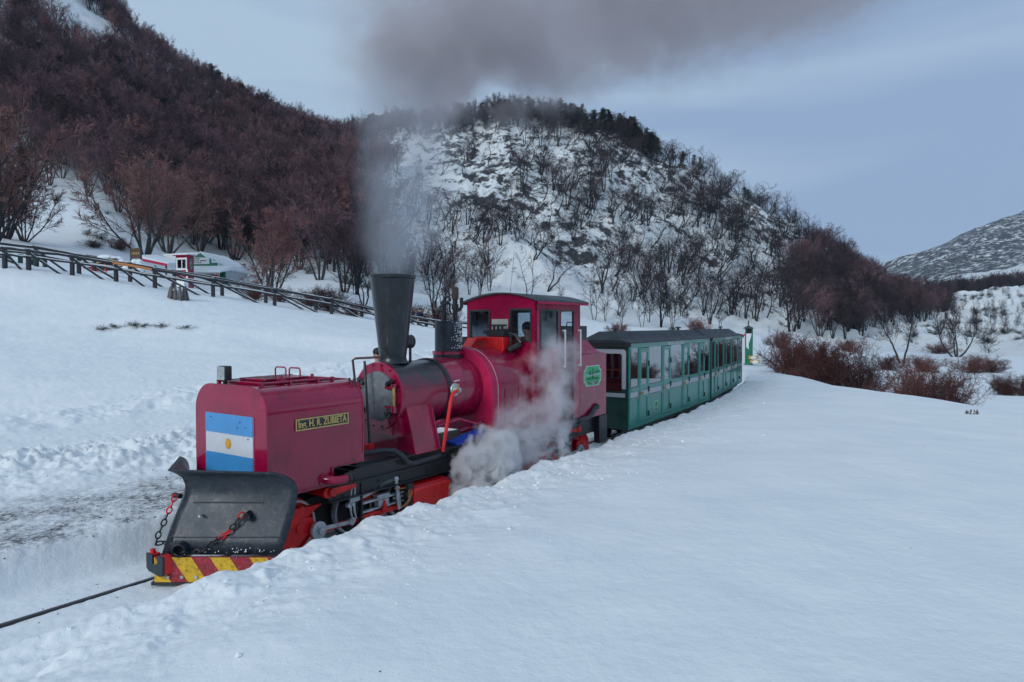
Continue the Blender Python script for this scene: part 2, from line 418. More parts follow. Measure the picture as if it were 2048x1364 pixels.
def smokeboxmat():
    m, nt, b = mat('maroon_smokebox_with_soot')
    tc = nn(nt, 'ShaderNodeTexCoord').outputs['Object']
    z = nn(nt, 'ShaderNodeSeparateXYZ', {0: tc}).outputs['Z']
    n1 = nn(nt, 'ShaderNodeTexNoise', {'Vector': tc, 'Scale': 4.0, 'Detail': 7.0, 'Roughness': .7}).outputs['Fac']
    f = math_(nt, 'ADD', z, math_(nt, 'MULTIPLY_ADD', n1, .6, -.3))
    c = ramp_(nt, math_(nt, 'SUBTRACT', f, 1.0), [(.58, (.30, .005, .045)), (.82, (.022, .027, .035))])
    nt.links.new(c, b.inputs['Base Color']); b.inputs['Roughness'].default_value = .35; b.inputs['Coat Weight'].default_value = .5; b.inputs['Coat Roughness'].default_value = .15
    return m
M['smokebox'] = smokeboxmat()

def snowmat(name, rocky=False, near=False):
    m, nt, b = mat(name)
    tc = nn(nt, 'ShaderNodeTexCoord').outputs['Object']
    sn = (.80, .825, .86)
    n1 = nn(nt, 'ShaderNodeTexNoise', {'Vector': tc, 'Scale': 1.2, 'Detail': 5.0}).outputs['Fac']
    c = ramp_(nt, n1, [(.3, (.78, .825, .85)), (.7, (.84, .875, .89))])
    b.inputs['Roughness'].default_value = .75
    b.inputs['Specular IOR Level'].default_value = .25
    if near:
        da = nn(nt, 'ShaderNodeAttribute', attribute_name='dirt').outputs['Fac']
        mp = nn(nt, 'ShaderNodeMapping', {'Vector': tc, 'Scale': (1, 1, 1)})
        n2 = nn(nt, 'ShaderNodeTexNoise', {'Vector': tc, 'Scale': 2.2, 'Detail': 10.0, 'Roughness': .72}).outputs['Fac']
        n3 = nn(nt, 'ShaderNodeTexNoise', {'Vector': tc, 'Scale': 17.0, 'Detail': 5.0, 'Roughness': .7}).outputs['Fac']
        f = math_(nt, 'MULTIPLY', math_(nt, 'MULTIPLY', da, ramp_(nt, n2, [(.36, (0, 0, 0)), (.56, (1, 1, 1))])), ramp_(nt, n3, [(.38, (.15, .15, .15)), (.58, (1, 1, 1))]))
        f = math_(nt, 'MULTIPLY', f, .95)
        c = nn(nt, 'ShaderNodeMixRGB', {0: f, 1: c, 2: (.085, .08, .085, 1)}).outputs[0]
        na = nn(nt, 'ShaderNodeTexNoise', {'Vector': tc, 'Scale': 9.0, 'Detail': 8.0, 'Roughness': .62}).outputs['Fac']
        nb = nn(nt, 'ShaderNodeTexNoise', {'Vector': tc, 'Scale': 70.0, 'Detail': 4.0}).outputs['Fac']
        nc = nn(nt, 'ShaderNodeTexNoise', {'Vector': tc, 'Scale': 1.6, 'Detail': 3.0}).outputs['Fac']
        h = math_(nt, 'MULTIPLY_ADD', nc, 1.6, math_(nt, 'MULTIPLY_ADD', nb, .12, na))
        bp = nn(nt, 'ShaderNodeBump', {'Height': h, 'Strength': .5, 'Distance': .03})
        nt.links.new(bp.outputs[0], b.inputs['Normal'])
    if rocky:
        ra = nn(nt, 'ShaderNodeAttribute', attribute_name='rock').outputs['Fac']
        mp = nn(nt, 'ShaderNodeMapping', {'Vector': tc, 'Rotation': (0, R(40), R(20)), 'Scale': (1, .35, 1)})
        sc = .42 if rocky == 1 else .11
        n2 = nn(nt, 'ShaderNodeTexNoise', {'Vector': mp.outputs[0] if rocky == 1 else tc, 'Scale': sc, 'Detail': 11.0, 'Roughness': .74}).outputs['Fac']
        n4 = nn(nt, 'ShaderNodeTexNoise', {'Vector': tc, 'Scale': sc * .28, 'Detail': 4.0, 'Roughness': .6}).outputs['Fac']
        thr = math_(nt, 'MULTIPLY_ADD', ra, -.26, (.72 if rocky == 1 else .685))
        q = math_(nt, 'ADD', math_(nt, 'MULTIPLY', n2, .72), math_(nt, 'MULTIPLY', n4, .28))
        q = math_(nt, 'SUBTRACT', q, thr)
        f = math_(nt, 'MULTIPLY', q, 16.0, 0, True)
        n5 = nn(nt, 'ShaderNodeTexNoise', {'Vector': tc, 'Scale': sc * 4, 'Detail': 6.0}).outputs['Fac']
        rc = ramp_(nt, n5, [(.35, (.018, .022, .03)), (.6, (.06, .06, .065)), (.75, (.13, .105, .085))])
        c = nn(nt, 'ShaderNodeMixRGB', {0: f, 1: c, 2: rc}).outputs[0]
        bp = nn(nt, 'ShaderNodeBump', {'Height': n2, 'Strength': .8, 'Distance': 1.2 if rocky == 1 else 9.0})
        nt.links.new(bp.outputs[0], b.inputs['Normal'])
    nt.links.new(c, b.inputs['Base Color'])
    return m
M['snow'] = snowmat('fresh_snow', near=True)
M['hillsnow'] = snowmat('snow_on_rock', rocky=1)
M['farsnow'] = snowmat('distant_snow_and_scrub', rocky=2)
M['snowcap'] = snowmat('settled_snow')

def glass(name, tint=(.85, .9, .92), refl=.35, dark=0.0):
    m, nt, b = mat(name); nt.nodes.remove(b)
    out = [n for n in nt.nodes if n.type == 'OUTPUT_MATERIAL'][0]
    tr = nn(nt, 'ShaderNodeBsdfTransparent', {'Color': tint + (1,)})
    gl = nn(nt, 'ShaderNodeBsdfGlossy', {'Color': (.9, .95, 1, 1), 'Roughness': .03})
    fr = nn(nt, 'ShaderNodeFresnel', {'IOR': 1.5}).outputs[0]
    f = math_(nt, 'MULTIPLY_ADD', fr, .9, refl, True)
    mx = nn(nt, 'ShaderNodeMixShader', {0: f}); nt.links.new(tr.outputs[0], mx.inputs[1]); nt.links.new(gl.outputs[0], mx.inputs[2])
    nt.links.new(mx.outputs[0], out.inputs['Surface'])
    return m
M['glass'] = glass('window_glass', (.98, .99, 1.0), refl=.28)
M['glass_cab'] = glass('cab_window_glass', (.88, .93, .97), .14)
M['glass_end'] = glass('end_window_glass', (.95, .97, 1.0), .04)

def barkmat(name, c1, c2, sc=8.0):
    m, nt, b = mat(name)
    tc = nn(nt, 'ShaderNodeTexCoord').outputs['Object']
    oi = nn(nt, 'ShaderNodeObjectInfo').outputs['Random']
    n1 = nn(nt, 'ShaderNodeTexNoise', {'Vector': tc, 'Scale': sc, 'Detail': 4.0}).outputs['Fac']
    q = math_(nt, 'ADD', math_(nt, 'MULTIPLY', n1, .45), math_(nt, 'MULTIPLY', oi, .55))
    c = ramp_(nt, q, [(.3, c1), (.7, c2)])
    nt.links.new(c, b.inputs['Base Color']); b.inputs['Roughness'].default_value = .85
    b.inputs['Specular IOR Level'].default_value = .2
    return m
M['bark'] = barkmat('grey_bark', (.030, .030, .036), (.085, .080, .080))
M['bark_dark'] = barkmat('dark_bark', (.014, .016, .021), (.042, .040, .042))
M['twig_red'] = barkmat('reddish_twigs', (.068, .036, .046), (.225, .125, .148), 1.2)
M['twig_pink'] = barkmat('pale_russet_twigs', (.20, .098, .095), (.34, .17, .155), 1.2)
M['twig_russet'] = barkmat('russet_twigs', (.10, .052, .050), (.23, .125, .115), 1.2)
M['twig_dark'] = barkmat('dark_twigs', (.020, .017, .024), (.080, .052, .060), 1.0)
M['bush_red'] = barkmat('deep_red_shrub_twigs', (.050, .021, .021), (.150, .058, .050), 1.6)
M['bush_grey'] = barkmat('grey_shrub_stems', (.06, .055, .06), (.16, .15, .15), 2.0)
M['leaf_dark'] = barkmat('dark_evergreen_leaves', (.010, .026, .022), (.032, .062, .042), 1.2)
M['leaf_olive'] = barkmat('olive_evergreen_leaves', (.024, .040, .018), (.080, .100, .035), 1.2)
M['deadwood'] = barkmat('bleached_dead_wood', (.20, .20, .21), (.34, .33, .33), 2.0)
M['stone'] = barkmat('dark_pebble', (.020, .018, .020), (.10, .085, .08), 3.0)

# ------------------------------------------------------------------ objects and meshes
def tag(o, label=None, cat=None, group=None, kind=None):
    if label: o['label'] = label
    if cat: o['category'] = cat
    if group: o['group'] = group
    if kind: o['kind'] = kind
    return o
def empty(name, loc, rz=0, label=None, cat=None, group=None):
    o = bpy.data.objects.new(name, None); COL.objects.link(o)
    o.empty_display_size = .3
    o.location = loc; o.rotation_euler = (0, 0, rz)
    return tag(o, label, cat, group)
class MB:
    def __init__(s, xf=None): s.v = []; s.f = []; s.m = []; s.mi = 0; s.xf = xf
    def add(s, vs, fs):
        k = len(s.v); s.v += [tuple(v) for v in vs]; s.f += [tuple(i + k for i in f) for f in fs]; s.m += [s.mi] * len(fs)
        return s
    def box(s, a0, a1, b0, b1, c0, c1):
        return s.add([(a0, b0, c0), (a1, b0, c0), (a1, b1, c0), (a0, b1, c0), (a0, b0, c1), (a1, b0, c1), (a1, b1, c1), (a0, b1, c1)],
                     [(0, 3, 2, 1), (4, 5, 6, 7), (0, 1, 5, 4), (1, 2, 6, 5), (2, 3, 7, 6), (3, 0, 4, 7)])
    def cyl(s, p, q, r, r2=None, n=14, cap=True):
        p = Vector(p); q = Vector(q); r2 = r if r2 is None else r2
        d = (q - p).normalized(); a = d.orthogonal().normalized(); b = d.cross(a)
        vs = []
        for c, rr in ((p, r), (q, r2)):
            for i in range(n):
                g = 2 * pi * i / n; vs.append(c + (a * cos(g) + b * sin(g)) * rr)
        fs = [(i, (i + 1) % n, n + (i + 1) % n, n + i) for i in range(n)]
        if cap: fs += [tuple(range(n))[::-1], tuple(range(n, 2 * n))]
        return s.add(vs, fs)
    def tube(s, pts, r, n=8, cap=True):
        pts = [Vector(p) for p in pts]; rs = r if isinstance(r, (list, tuple)) else [r] * len(pts)
        vs = []; a = None
        for i, p in enumerate(pts):
            d = (pts[min(i + 1, len(pts) - 1)] - pts[max(i - 1, 0)]).normalized()
            if a is None: a = d.orthogonal().normalized()
            a = (a - d * a.dot(d)).normalized(); b = d.cross(a)
            for k in range(n):
                g = 2 * pi * k / n; vs.append(p + (a * cos(g) + b * sin(g)) * rs[i])
        fs = []
        for i in range(len(pts) - 1):
            for k in range(n):
                fs.append((i * n + k, i * n + (k + 1) % n, (i + 1) * n + (k + 1) % n, (i + 1) * n + k))
        if cap: fs += [tuple(range(n))[::-1], tuple(range((len(pts) - 1) * n, len(pts) * n))]
        return s.add(vs, fs)
    def lathe(s, c, axis, prof, n=32, cap=True):
        """prof: (along, radius)"""
        c = Vector(c); d = Vector(axis).normalized(); a = d.orthogonal().normalized(); b = d.cross(a); vs = []
        for h, r in prof:
            for k in range(n):
                g = 2 * pi * k / n; vs.append(c + d * h + (a * cos(g) + b * sin(g)) * r)
        fs = []
        for i in range(len(prof) - 1):
            for k in range(n):
                fs.append((i * n + k, i * n + (k + 1) % n, (i + 1) * n + (k + 1) % n, (i + 1) * n + k))
        if cap: fs += [tuple(range(n))[::-1], tuple(range((len(prof) - 1) * n, len(prof) * n))]
        return s.add(vs, fs)
    def prism(s, poly, ax, a, b):
        """poly of 2D points in the plane normal to ax (0: (w,z), 1: (t,z), 2: (t,w)), from a to b along ax"""
        def P(q, c): return {0: (c, q[0], q[1]), 1: (q[0], c, q[1]), 2: (q[0], q[1], c)}[ax]
        n = len(poly)
        return s.add([P(q, a) for q in poly] + [P(q, b) for q in poly],
                     [tuple(range(n))[::-1], tuple(range(n, 2 * n))] + [(i, (i + 1) % n, n + (i + 1) % n, n + i) for i in range(n)])
    def torus(s, c, ax, R1, r, n=16, k=6, sx=1.0, long=None):
        c = Vector(c); d = Vector(ax).normalized(); a = Vector(long).normalized() if long is not None else d.orthogonal().normalized(); b = d.cross(a)
        vs = []
        for i in range(n):
            g = 2 * pi * i / n; e = a * cos(g) * sx + b * sin(g); o = (a * cos(g) + b * sin(g)).normalized()
            for j in range(k):
                h = 2 * pi * j / k; vs.append(c + e * R1 + (o * cos(h) + d * sin(h)) * r)
        fs = [(i * k + j, ((i + 1) % n) * k + j, ((i + 1) % n) * k + (j + 1) % k, i * k + (j + 1) % k) for i in range(n) for j in range(k)]
        return s.add(vs, fs)
    def ball(s, c, r, n=12, m=8, sc=(1, 1, 1)):
        c = Vector(c)
        prof = [(-cos(pi * i / m) * r, max(1e-4, sin(pi * i / m) * r)) for i in range(m + 1)]
        k = len(s.v); s.lathe((0, 0, 0), (0, 0, 1), prof, n)
        for i in range(k, len(s.v)):
            v = s.v[i]; s.v[i] = (c.x + v[0] * sc[0], c.y + v[1] * sc[1], c.z + v[2] * sc[2])
        return s
    def grid(s, P):
        """P: rows of points"""
        n = len(P[0]); vs = [p for row in P for p in row]
        return s.add(vs, [(i * n + j, i * n + j + 1, (i + 1) * n + j + 1, (i + 1) * n + j) for i in range(len(P) - 1) for j in range(n - 1)])
    def obj(s, name, mats, parent=None, bevel=0.0, smooth=35, recalc=True, solid=0.0, label=None, kind=None):
        me = bpy.data.meshes.new(name)
        vs = [s.xf(v) for v in s.v] if s.xf else s.v
        me.from_pydata(vs, [], s.f)
        if not isinstance(mats, (list, tuple)): mats = [mats]
        for m_ in mats: me.materials.append(M[m_] if isinstance(m_, str) else m_)
        if len(mats) > 1: me.polygons.foreach_set('material_index', s.m)
        if recalc:
            bm = bmesh.new(); bm.from_mesh(me); bmesh.ops.recalc_face_normals(bm, faces=bm.faces); bm.to_mesh(me); bm.free()
        if smooth:
            me.polygons.foreach_set('use_smooth', [True] * len(me.polygons)); me.set_sharp_from_angle(angle=R(smooth))
        me.update()
        o = bpy.data.objects.new(name, me); COL.objects.link(o)
        if parent: o.parent = parent
        if solid:
            q = o.modifiers.new('thickness', 'SOLIDIFY'); q.thickness = solid; q.offset = 0
        if bevel:
            q = o.modifiers.new('bevel', 'BEVEL'); q.width = bevel; q.segments = 2; q.limit_method = 'ANGLE'; q.angle_limit = R(50)
        if label: o['label'] = label
        if kind: o['kind'] = kind
        return o
def flip(v): return (v[0], -v[1], v[2])
def bx(v):   # boiler unit -> locomotive frame
    t, w, z = v
    return (PIV + cos(DB) * t - sin(DB) * w, -(sin(DB) * t + cos(DB) * w), z)
def copytree(o, parent=None):
    c = o.copy(); COL.objects.link(c)
    if parent: c.parent = parent
    for ch in o.children: copytree(ch, c)
    return c
def text(name, s, size, m_, parent, t, w, z, xf=flip, ext=.003, sx=1.0, plane='side', align='CENTER', bold=.0):
    cu = bpy.data.curves.new('lettering', 'FONT'); cu.body = s; cu.size = size; cu.extrude = ext; cu.align_x = align; cu.align_y = 'CENTER'
    cu.offset = bold; cu.resolution_u = 3
    o = bpy.data.objects.new('tmp', cu); COL.objects.link(o)
    dg = bpy.context.evaluated_depsgraph_get(); me = bpy.data.meshes.new_from_object(o.evaluated_get(dg))
    bpy.data.objects.remove(o)
    me.name = name
    for v in me.vertices:
        x, y, q = v.co
        v.co = xf((t + x * sx, w + q, z + y)) if plane == 'side' else xf((t - q, w + x * sx, z + y))
    me.materials.clear(); me.materials.append(M[m_])
    r = bpy.data.objects.new(name, me); COL.objects.link(r); r.parent = parent
    return r
def arcpts(c, r, a0, a1, n): return [(c[0] + r * cos(a0 + (a1 - a0) * i / n), c[1] + r * sin(a0 + (a1 - a0) * i / n)) for i in range(n + 1)]

# ------------------------------------------------------------------ terrain sheets (one polar net, cut into three)
def terrain():
    fine = np.arange(-47, 47.01, .13)
    coarse = np.concatenate([np.arange(47 + 3, 313 - 1, 4.2)])
    az = np.radians(np.concatenate([fine, coarse]))
    na = len(az)
    rs = [0.9]
    while rs[-1] < 62: rs.append(rs[-1] * 1.0056)
    while rs[-1] < 420: rs.append(rs[-1] * 1.0085)
    while rs[-1] < 3100: rs.append(rs[-1] * 1.011)
    rs = np.array(rs); nr = len(rs)
    A, Rr = np.meshgrid(az, rs)
    X = Rr * np.sin(A); Y = Rr * np.cos(A)
    Zg, rock, dirt, far, hill = ground(X, Y)
    u, yd = col_of(X, Y)
    cls = np.zeros((nr, na), int)
    cls[(hill > .12)] = 1
    cls[yd > 640] = 2
    idx = np.arange(nr * na).reshape(nr, na)
    i0 = idx[:-1, :]; i1 = idx[1:, :]
    q = np.stack([i0, np.roll(i0, -1, 1), np.roll(i1, -1, 1), i1], -1)
    q = q[:, :, ::-1]
    fc = cls[:-1, :]
    # a cap under the camera closes the net
    for k, (name, m_) in enumerate((('snow_ground', 'snow'), ('hillside', 'hillsnow'), ('mountain', 'farsnow'))):
        f = q[fc == k].reshape(-1, 4)
        used, inv = np.unique(f, return_inverse=True)
        co = np.stack([X.ravel()[used], Y.ravel()[used], Zg.ravel()[used]], 1)
        f = inv.reshape(-1, 4)
        if k == 0:
            c = len(co); z0 = float(Zg[0].mean()); co = np.vstack([co, [[0, 0, z0]]])
        me = bpy.data.meshes.new(name)
        me.vertices.add(len(co)); me.vertices.foreach_set('co', co.ravel())
        loops = f.ravel()
        tri = None
        if k == 0:
            ring = [int(np.searchsorted(used, i)) for i in idx[0]]
            tri = np.array([[ring[j], c, ring[(j + 1) % na]] for j in range(na)])
            tri = tri[:, ::-1]
            loops = np.concatenate([loops, tri.ravel()])
        me.loops.add(len(loops)); me.loops.foreach_set('vertex_index', loops)
        nf = len(f) + (len(tri) if tri is not None else 0)
        st = np.concatenate([np.arange(len(f)) * 4, (len(f) * 4 + np.arange(nf - len(f)) * 3)])
        me.polygons.add(nf); me.polygons.foreach_set('loop_start', st)
        me.polygons.foreach_set('use_smooth', np.ones(nf, bool))
        me.update(calc_edges=True); me.validate()
        for an, arr in (('rock', rock), ('dirt', dirt)):
            at = me.attributes.new(an, 'FLOAT', 'POINT')
            vals = arr.ravel()[used]
            if k == 0: vals = np.append(vals, 0)
            at.data.foreach_set('value', vals.astype(np.float32))
        me.materials.append(M[m_])
        o = bpy.data.objects.new(name, me); COL.objects.link(o); o['kind'] = 'structure'
terrain()

# ------------------------------------------------------------------ rails
rt = empty('railway_track', FU.w(0, 0), 0, 'narrow railway track, one dark rail showing in the packed snow ahead of the plough', 'railway track')
for sgn in (-1, 1):
    b = MB(lambda v: (v[0] - rt.location.x, v[1] - rt.location.y, v[2]))
    P = []
    for x, y, th, t in track:
        c, s_ = cos(th), sin(th); row = []
        for dw, z in ((-.045, -.09), (-.010, -.075), (-.010, -.04), (-.019, -.030), (-.019, 0), (.019, 0), (.019, -.030), (.010, -.04), (.010, -.075), (.045, -.09)):
            w = sgn * .25 + dw
            row.append((x + c * w, y - s_ * w, z))
        P.append(row)
    b.grid(P).obj('rail', 'rail', rt, smooth=0, recalc=False)

# ------------------------------------------------------------------ the locomotive
loco = empty('steam_locomotive', FU.w(0, 0), R(90 - TH), 'maroon articulated steam locomotive with snow plough, flared black chimney and tall cab', 'steam locomotive')
def B(): return MB(flip)
def BB(): return MB(bx)

# --- front water tank
t0, t1, hw, zt = 4.152, 5.43, .60, 1.82
def tankprof(zb, e=0.0): return [(-hw - e, zb), (-hw - e, zt - .27)] + arcpts((-hw + .27, zt - .27), .27 + e, pi, pi / 2, 8)[1:] + arcpts((hw - .27, zt - .27), .27 + e, pi / 2, 0, 8) + [(hw + e, zb)]
b = B(); b.prism(tankprof(.905), 0, t0, t1)
tank = b.obj('water_tank', 'maroon', loco)
b = B(); b.box(t0, 4.962, -hw, hw, .72, .9048); b.obj('tank_bottom', 'maroon', tank)
b = B(); b.prism(tankprof(1.0, .008), 0, t0 + .002, t0 + .022); b.prism(tankprof(1.0, .006), 0, t1 - .02, t1 - .003)
b.obj('edge_strip', 'maroon', tank)
b = B(); b.box(t0 + .01, 4.95, hw, hw + .018, .722, .735); b.box(t0 + .01, 4.95, hw, hw + .014, .745, .753); b.box(4.97, t1, hw, hw + .018, .906, .918); b.box(4.955, 4.975, hw, hw + .02, .73, .915)
b.obj('bottom_lip', 'maroon', tank)
# flag
b = B()
b.box(t0 - .012, t0 - .0005, -.40, .40, .90, 1.525)
flag = b.obj('flag_panel', 'flagwhite', loco)
B().box(t0 - .016, t0 - .0122, -.40, .40, 1.325, 1.525).obj('stripe', 'skyblue', flag, smooth=0)
B().box(t0 - .016, t0 - .0122, -.40, .40, .90, 1.118).obj('stripe', 'skyblue', flag, smooth=0)
b = B(); cy, cz = -.005, 1.225
star = []
for i in range(32):
    rr = .058 if i % 2 == 0 else .036; g = 2 * pi * i / 32; star.append((cy + rr * cos(g), cz + rr * sin(g)))
b.prism(star, 0, t0 - .017, t0 - .0123); b.lathe((t0 - .021, cy, cz), (1, 0, 0), [(0, .03), (.008, .034)], 20)
b.obj('sun_emblem', 'sunyellow', flag, smooth=0)
b = B()
for w, z in ((.2, 1.46), (.29, 1.41), (.16, 1.40), (-.3, 1.48), (.33, 1.30)): b.cyl((t0 - .022, w, z), (t0 - .016, w, z), .006, n=8)
b.obj('rivets', 'black', flag, kind='stuff')
# name plate
b = B(); b.box(4.488, 5.19, hw, hw + .012, 1.358, 1.478); pl = b.obj('name_plate', 'black', loco)
b = B()
for q in ((4.488, 5.19, 1.466, 1.478), (4.488, 5.19, 1.358, 1.370)): b.box(q[0], q[1], hw + .0122, hw + .018, q[2], q[3])
for q in ((4.488, 4.500), (5.178, 5.19)): b.box(q[0], q[1], hw + .0122, hw + .018, 1.3702, 1.4658)
b.obj('border', 'gold', pl, smooth=0)
text('lettering', 'Ing. H. R. ZUBIETA', .104, 'gold', pl, 4.838, hw + .0165, 1.418, ext=.003, bold=.0020, sx=.78)
# top: hatch, side rods, loops, lamp
b = B(); b.box(4.30, 5.10, -.30, .30, zt + .001, zt + .03); b.box(4.42, 5.0, -.22, .22, zt + .031, zt + .055)
top = b.obj('hatch_cover', 'maroon', loco, bevel=.006)
b = B(); b.cyl((4.25, .36, zt + .022), (5.2, .36, zt + .022), .013); b.cyl((4.25, -.36, zt + .022), (5.2, -.36, zt + .022), .013)
for t in (4.27, 4.62, 4.98, 5.19):
    for w in (-.36, .36): b.box(t - .014, t + .014, w - .02, w + .02, zt - .02, zt + .04)
for t in (4.55, 4.95): b.box(t - .03, t + .03, .27, .35, zt + .02, zt + .05); b.cyl((t, .31, zt + .03), (t, .31, zt + .085), .018)
b.obj('hatch_rod', 'maroon', loco)
for w in (-.07, .17):
    b = B(); b.tube([(4.83, w - .09, zt + .05), (4.83, w - .09, zt + .13), (4.83, w - .07, zt + .15), (4.83, w + .07, zt + .15), (4.83, w + .09, zt + .13), (4.83, w + .09, zt + .05)], .009, 6)
    b.obj('lifting_handle', 'maroon', loco)
b = B(); b.box(4.18, 4.26, -.24, -.11, zt + .04, zt + .19); b.box(4.20, 4.24, -.19, -.16, zt, zt + .04)
lamp = b.obj('flood_lamp', 'black', loco, bevel=.008)
b = B(); b.box(4.172, 4.1795, -.232, -.118, zt + .05, zt + .182); ln = b.obj('lens', 'lampglass', lamp)
b = B()
for i in range(5): q = -.232 + .114 * i / 4; b.box(4.168, 4.1718, q - .0025, q + .0025, zt + .05, zt + .182)
for i in range(6): q = zt + .05 + .132 * i / 5; b.box(4.1675, 4.1715, -.232, -.118, q - .0025, q + .0025)
b.obj('lamp_grille', 'steel', lamp, smooth=0, kind='stuff')
b = B()
for w in (.45, .52): b.cyl((5.36, w, zt - .06), (5.36, w, zt + .02), .012)
b.obj('tank_valve', 'black', loco, kind='stuff')
# elbow pipe from the tank
b = B(); b.cyl((4.86, hw, .80), (4.86, hw + .012, .80), .075); b.tube([(4.86, hw, .80), (4.87, hw + .05, .80), (4.91, hw + .095, .79), (4.97, hw + .115, .785), (5.06, hw + .12, .785)], .048, 12)
b.obj('elbow_pipe', 'maroon', loco)
b = B(); b.cyl((5.055, hw + .12, .785), (5.17, hw + .09, .79), .052); b.torus((5.075, hw + .118, .786), (1, -.2, 0), .054, .007); b.torus((5.15, hw + .10, .79), (1, -.2, 0), .054, .007)
b.obj('hose', 'rubber', loco)

# --- frame of the front unit
b = B()
b.prism([(5.0, .50), (7.1, .50), (7.1, .815), (5.40, .815), (5.36, .80), (5.30, .74), (5.22, .715), (5.0, .70)], 1, .49, .51)
b.box(5.0, 7.1, .47, .535, .655, .672); b.box(5.0, 7.1, .47, .55, .498, .515); b.box(5.39, 7.1, .30, .56, .816, .832)
b.prism([(4.3, .50), (7.1, .50), (7.1, .815), (4.3, .815)], 1, -.51, -.49)
for t in [5.08 + .0 * i for i in range(1)] + [5.2, 5.75, 6.1, 6.6]: b.cyl((t, .50, .60), (t, .525, .60), .014, n=8); b.cyl((t, .50, .54), (t, .525, .54), .014, n=8)
fr = b.obj('frame_beam', 'black', loco, bevel=.004)
b = B(); b.box(5.45, 6.0, -.45, .44, .818, .850); b.box(6.02, 7.1, -.45, .44, .8185, .846); b.obj('footplate', 'black', loco, bevel=.004)
b = B()
for t in (4.25, 5.3, 6.9): b.box(t, t + .05, -.49, .49, .40, .80)
b.box(4.2, 7.0, -.12, .12, .42, .66)
b.obj('cross_member', 'interior', loco)
b = B(); b.tube([(5.30, .30, .93), (5.9, .44, .935), (6.02, .50, .92), (6.10, .565, .85), (6.16, .60, .76), (6.26, .61, .735), (6.75, .60, .75)], .032, 10)
b.torus((6.72, .60, .75), (1, 0, 0), .036, .006)
b.obj('steam_pipe', 'rubber', loco)

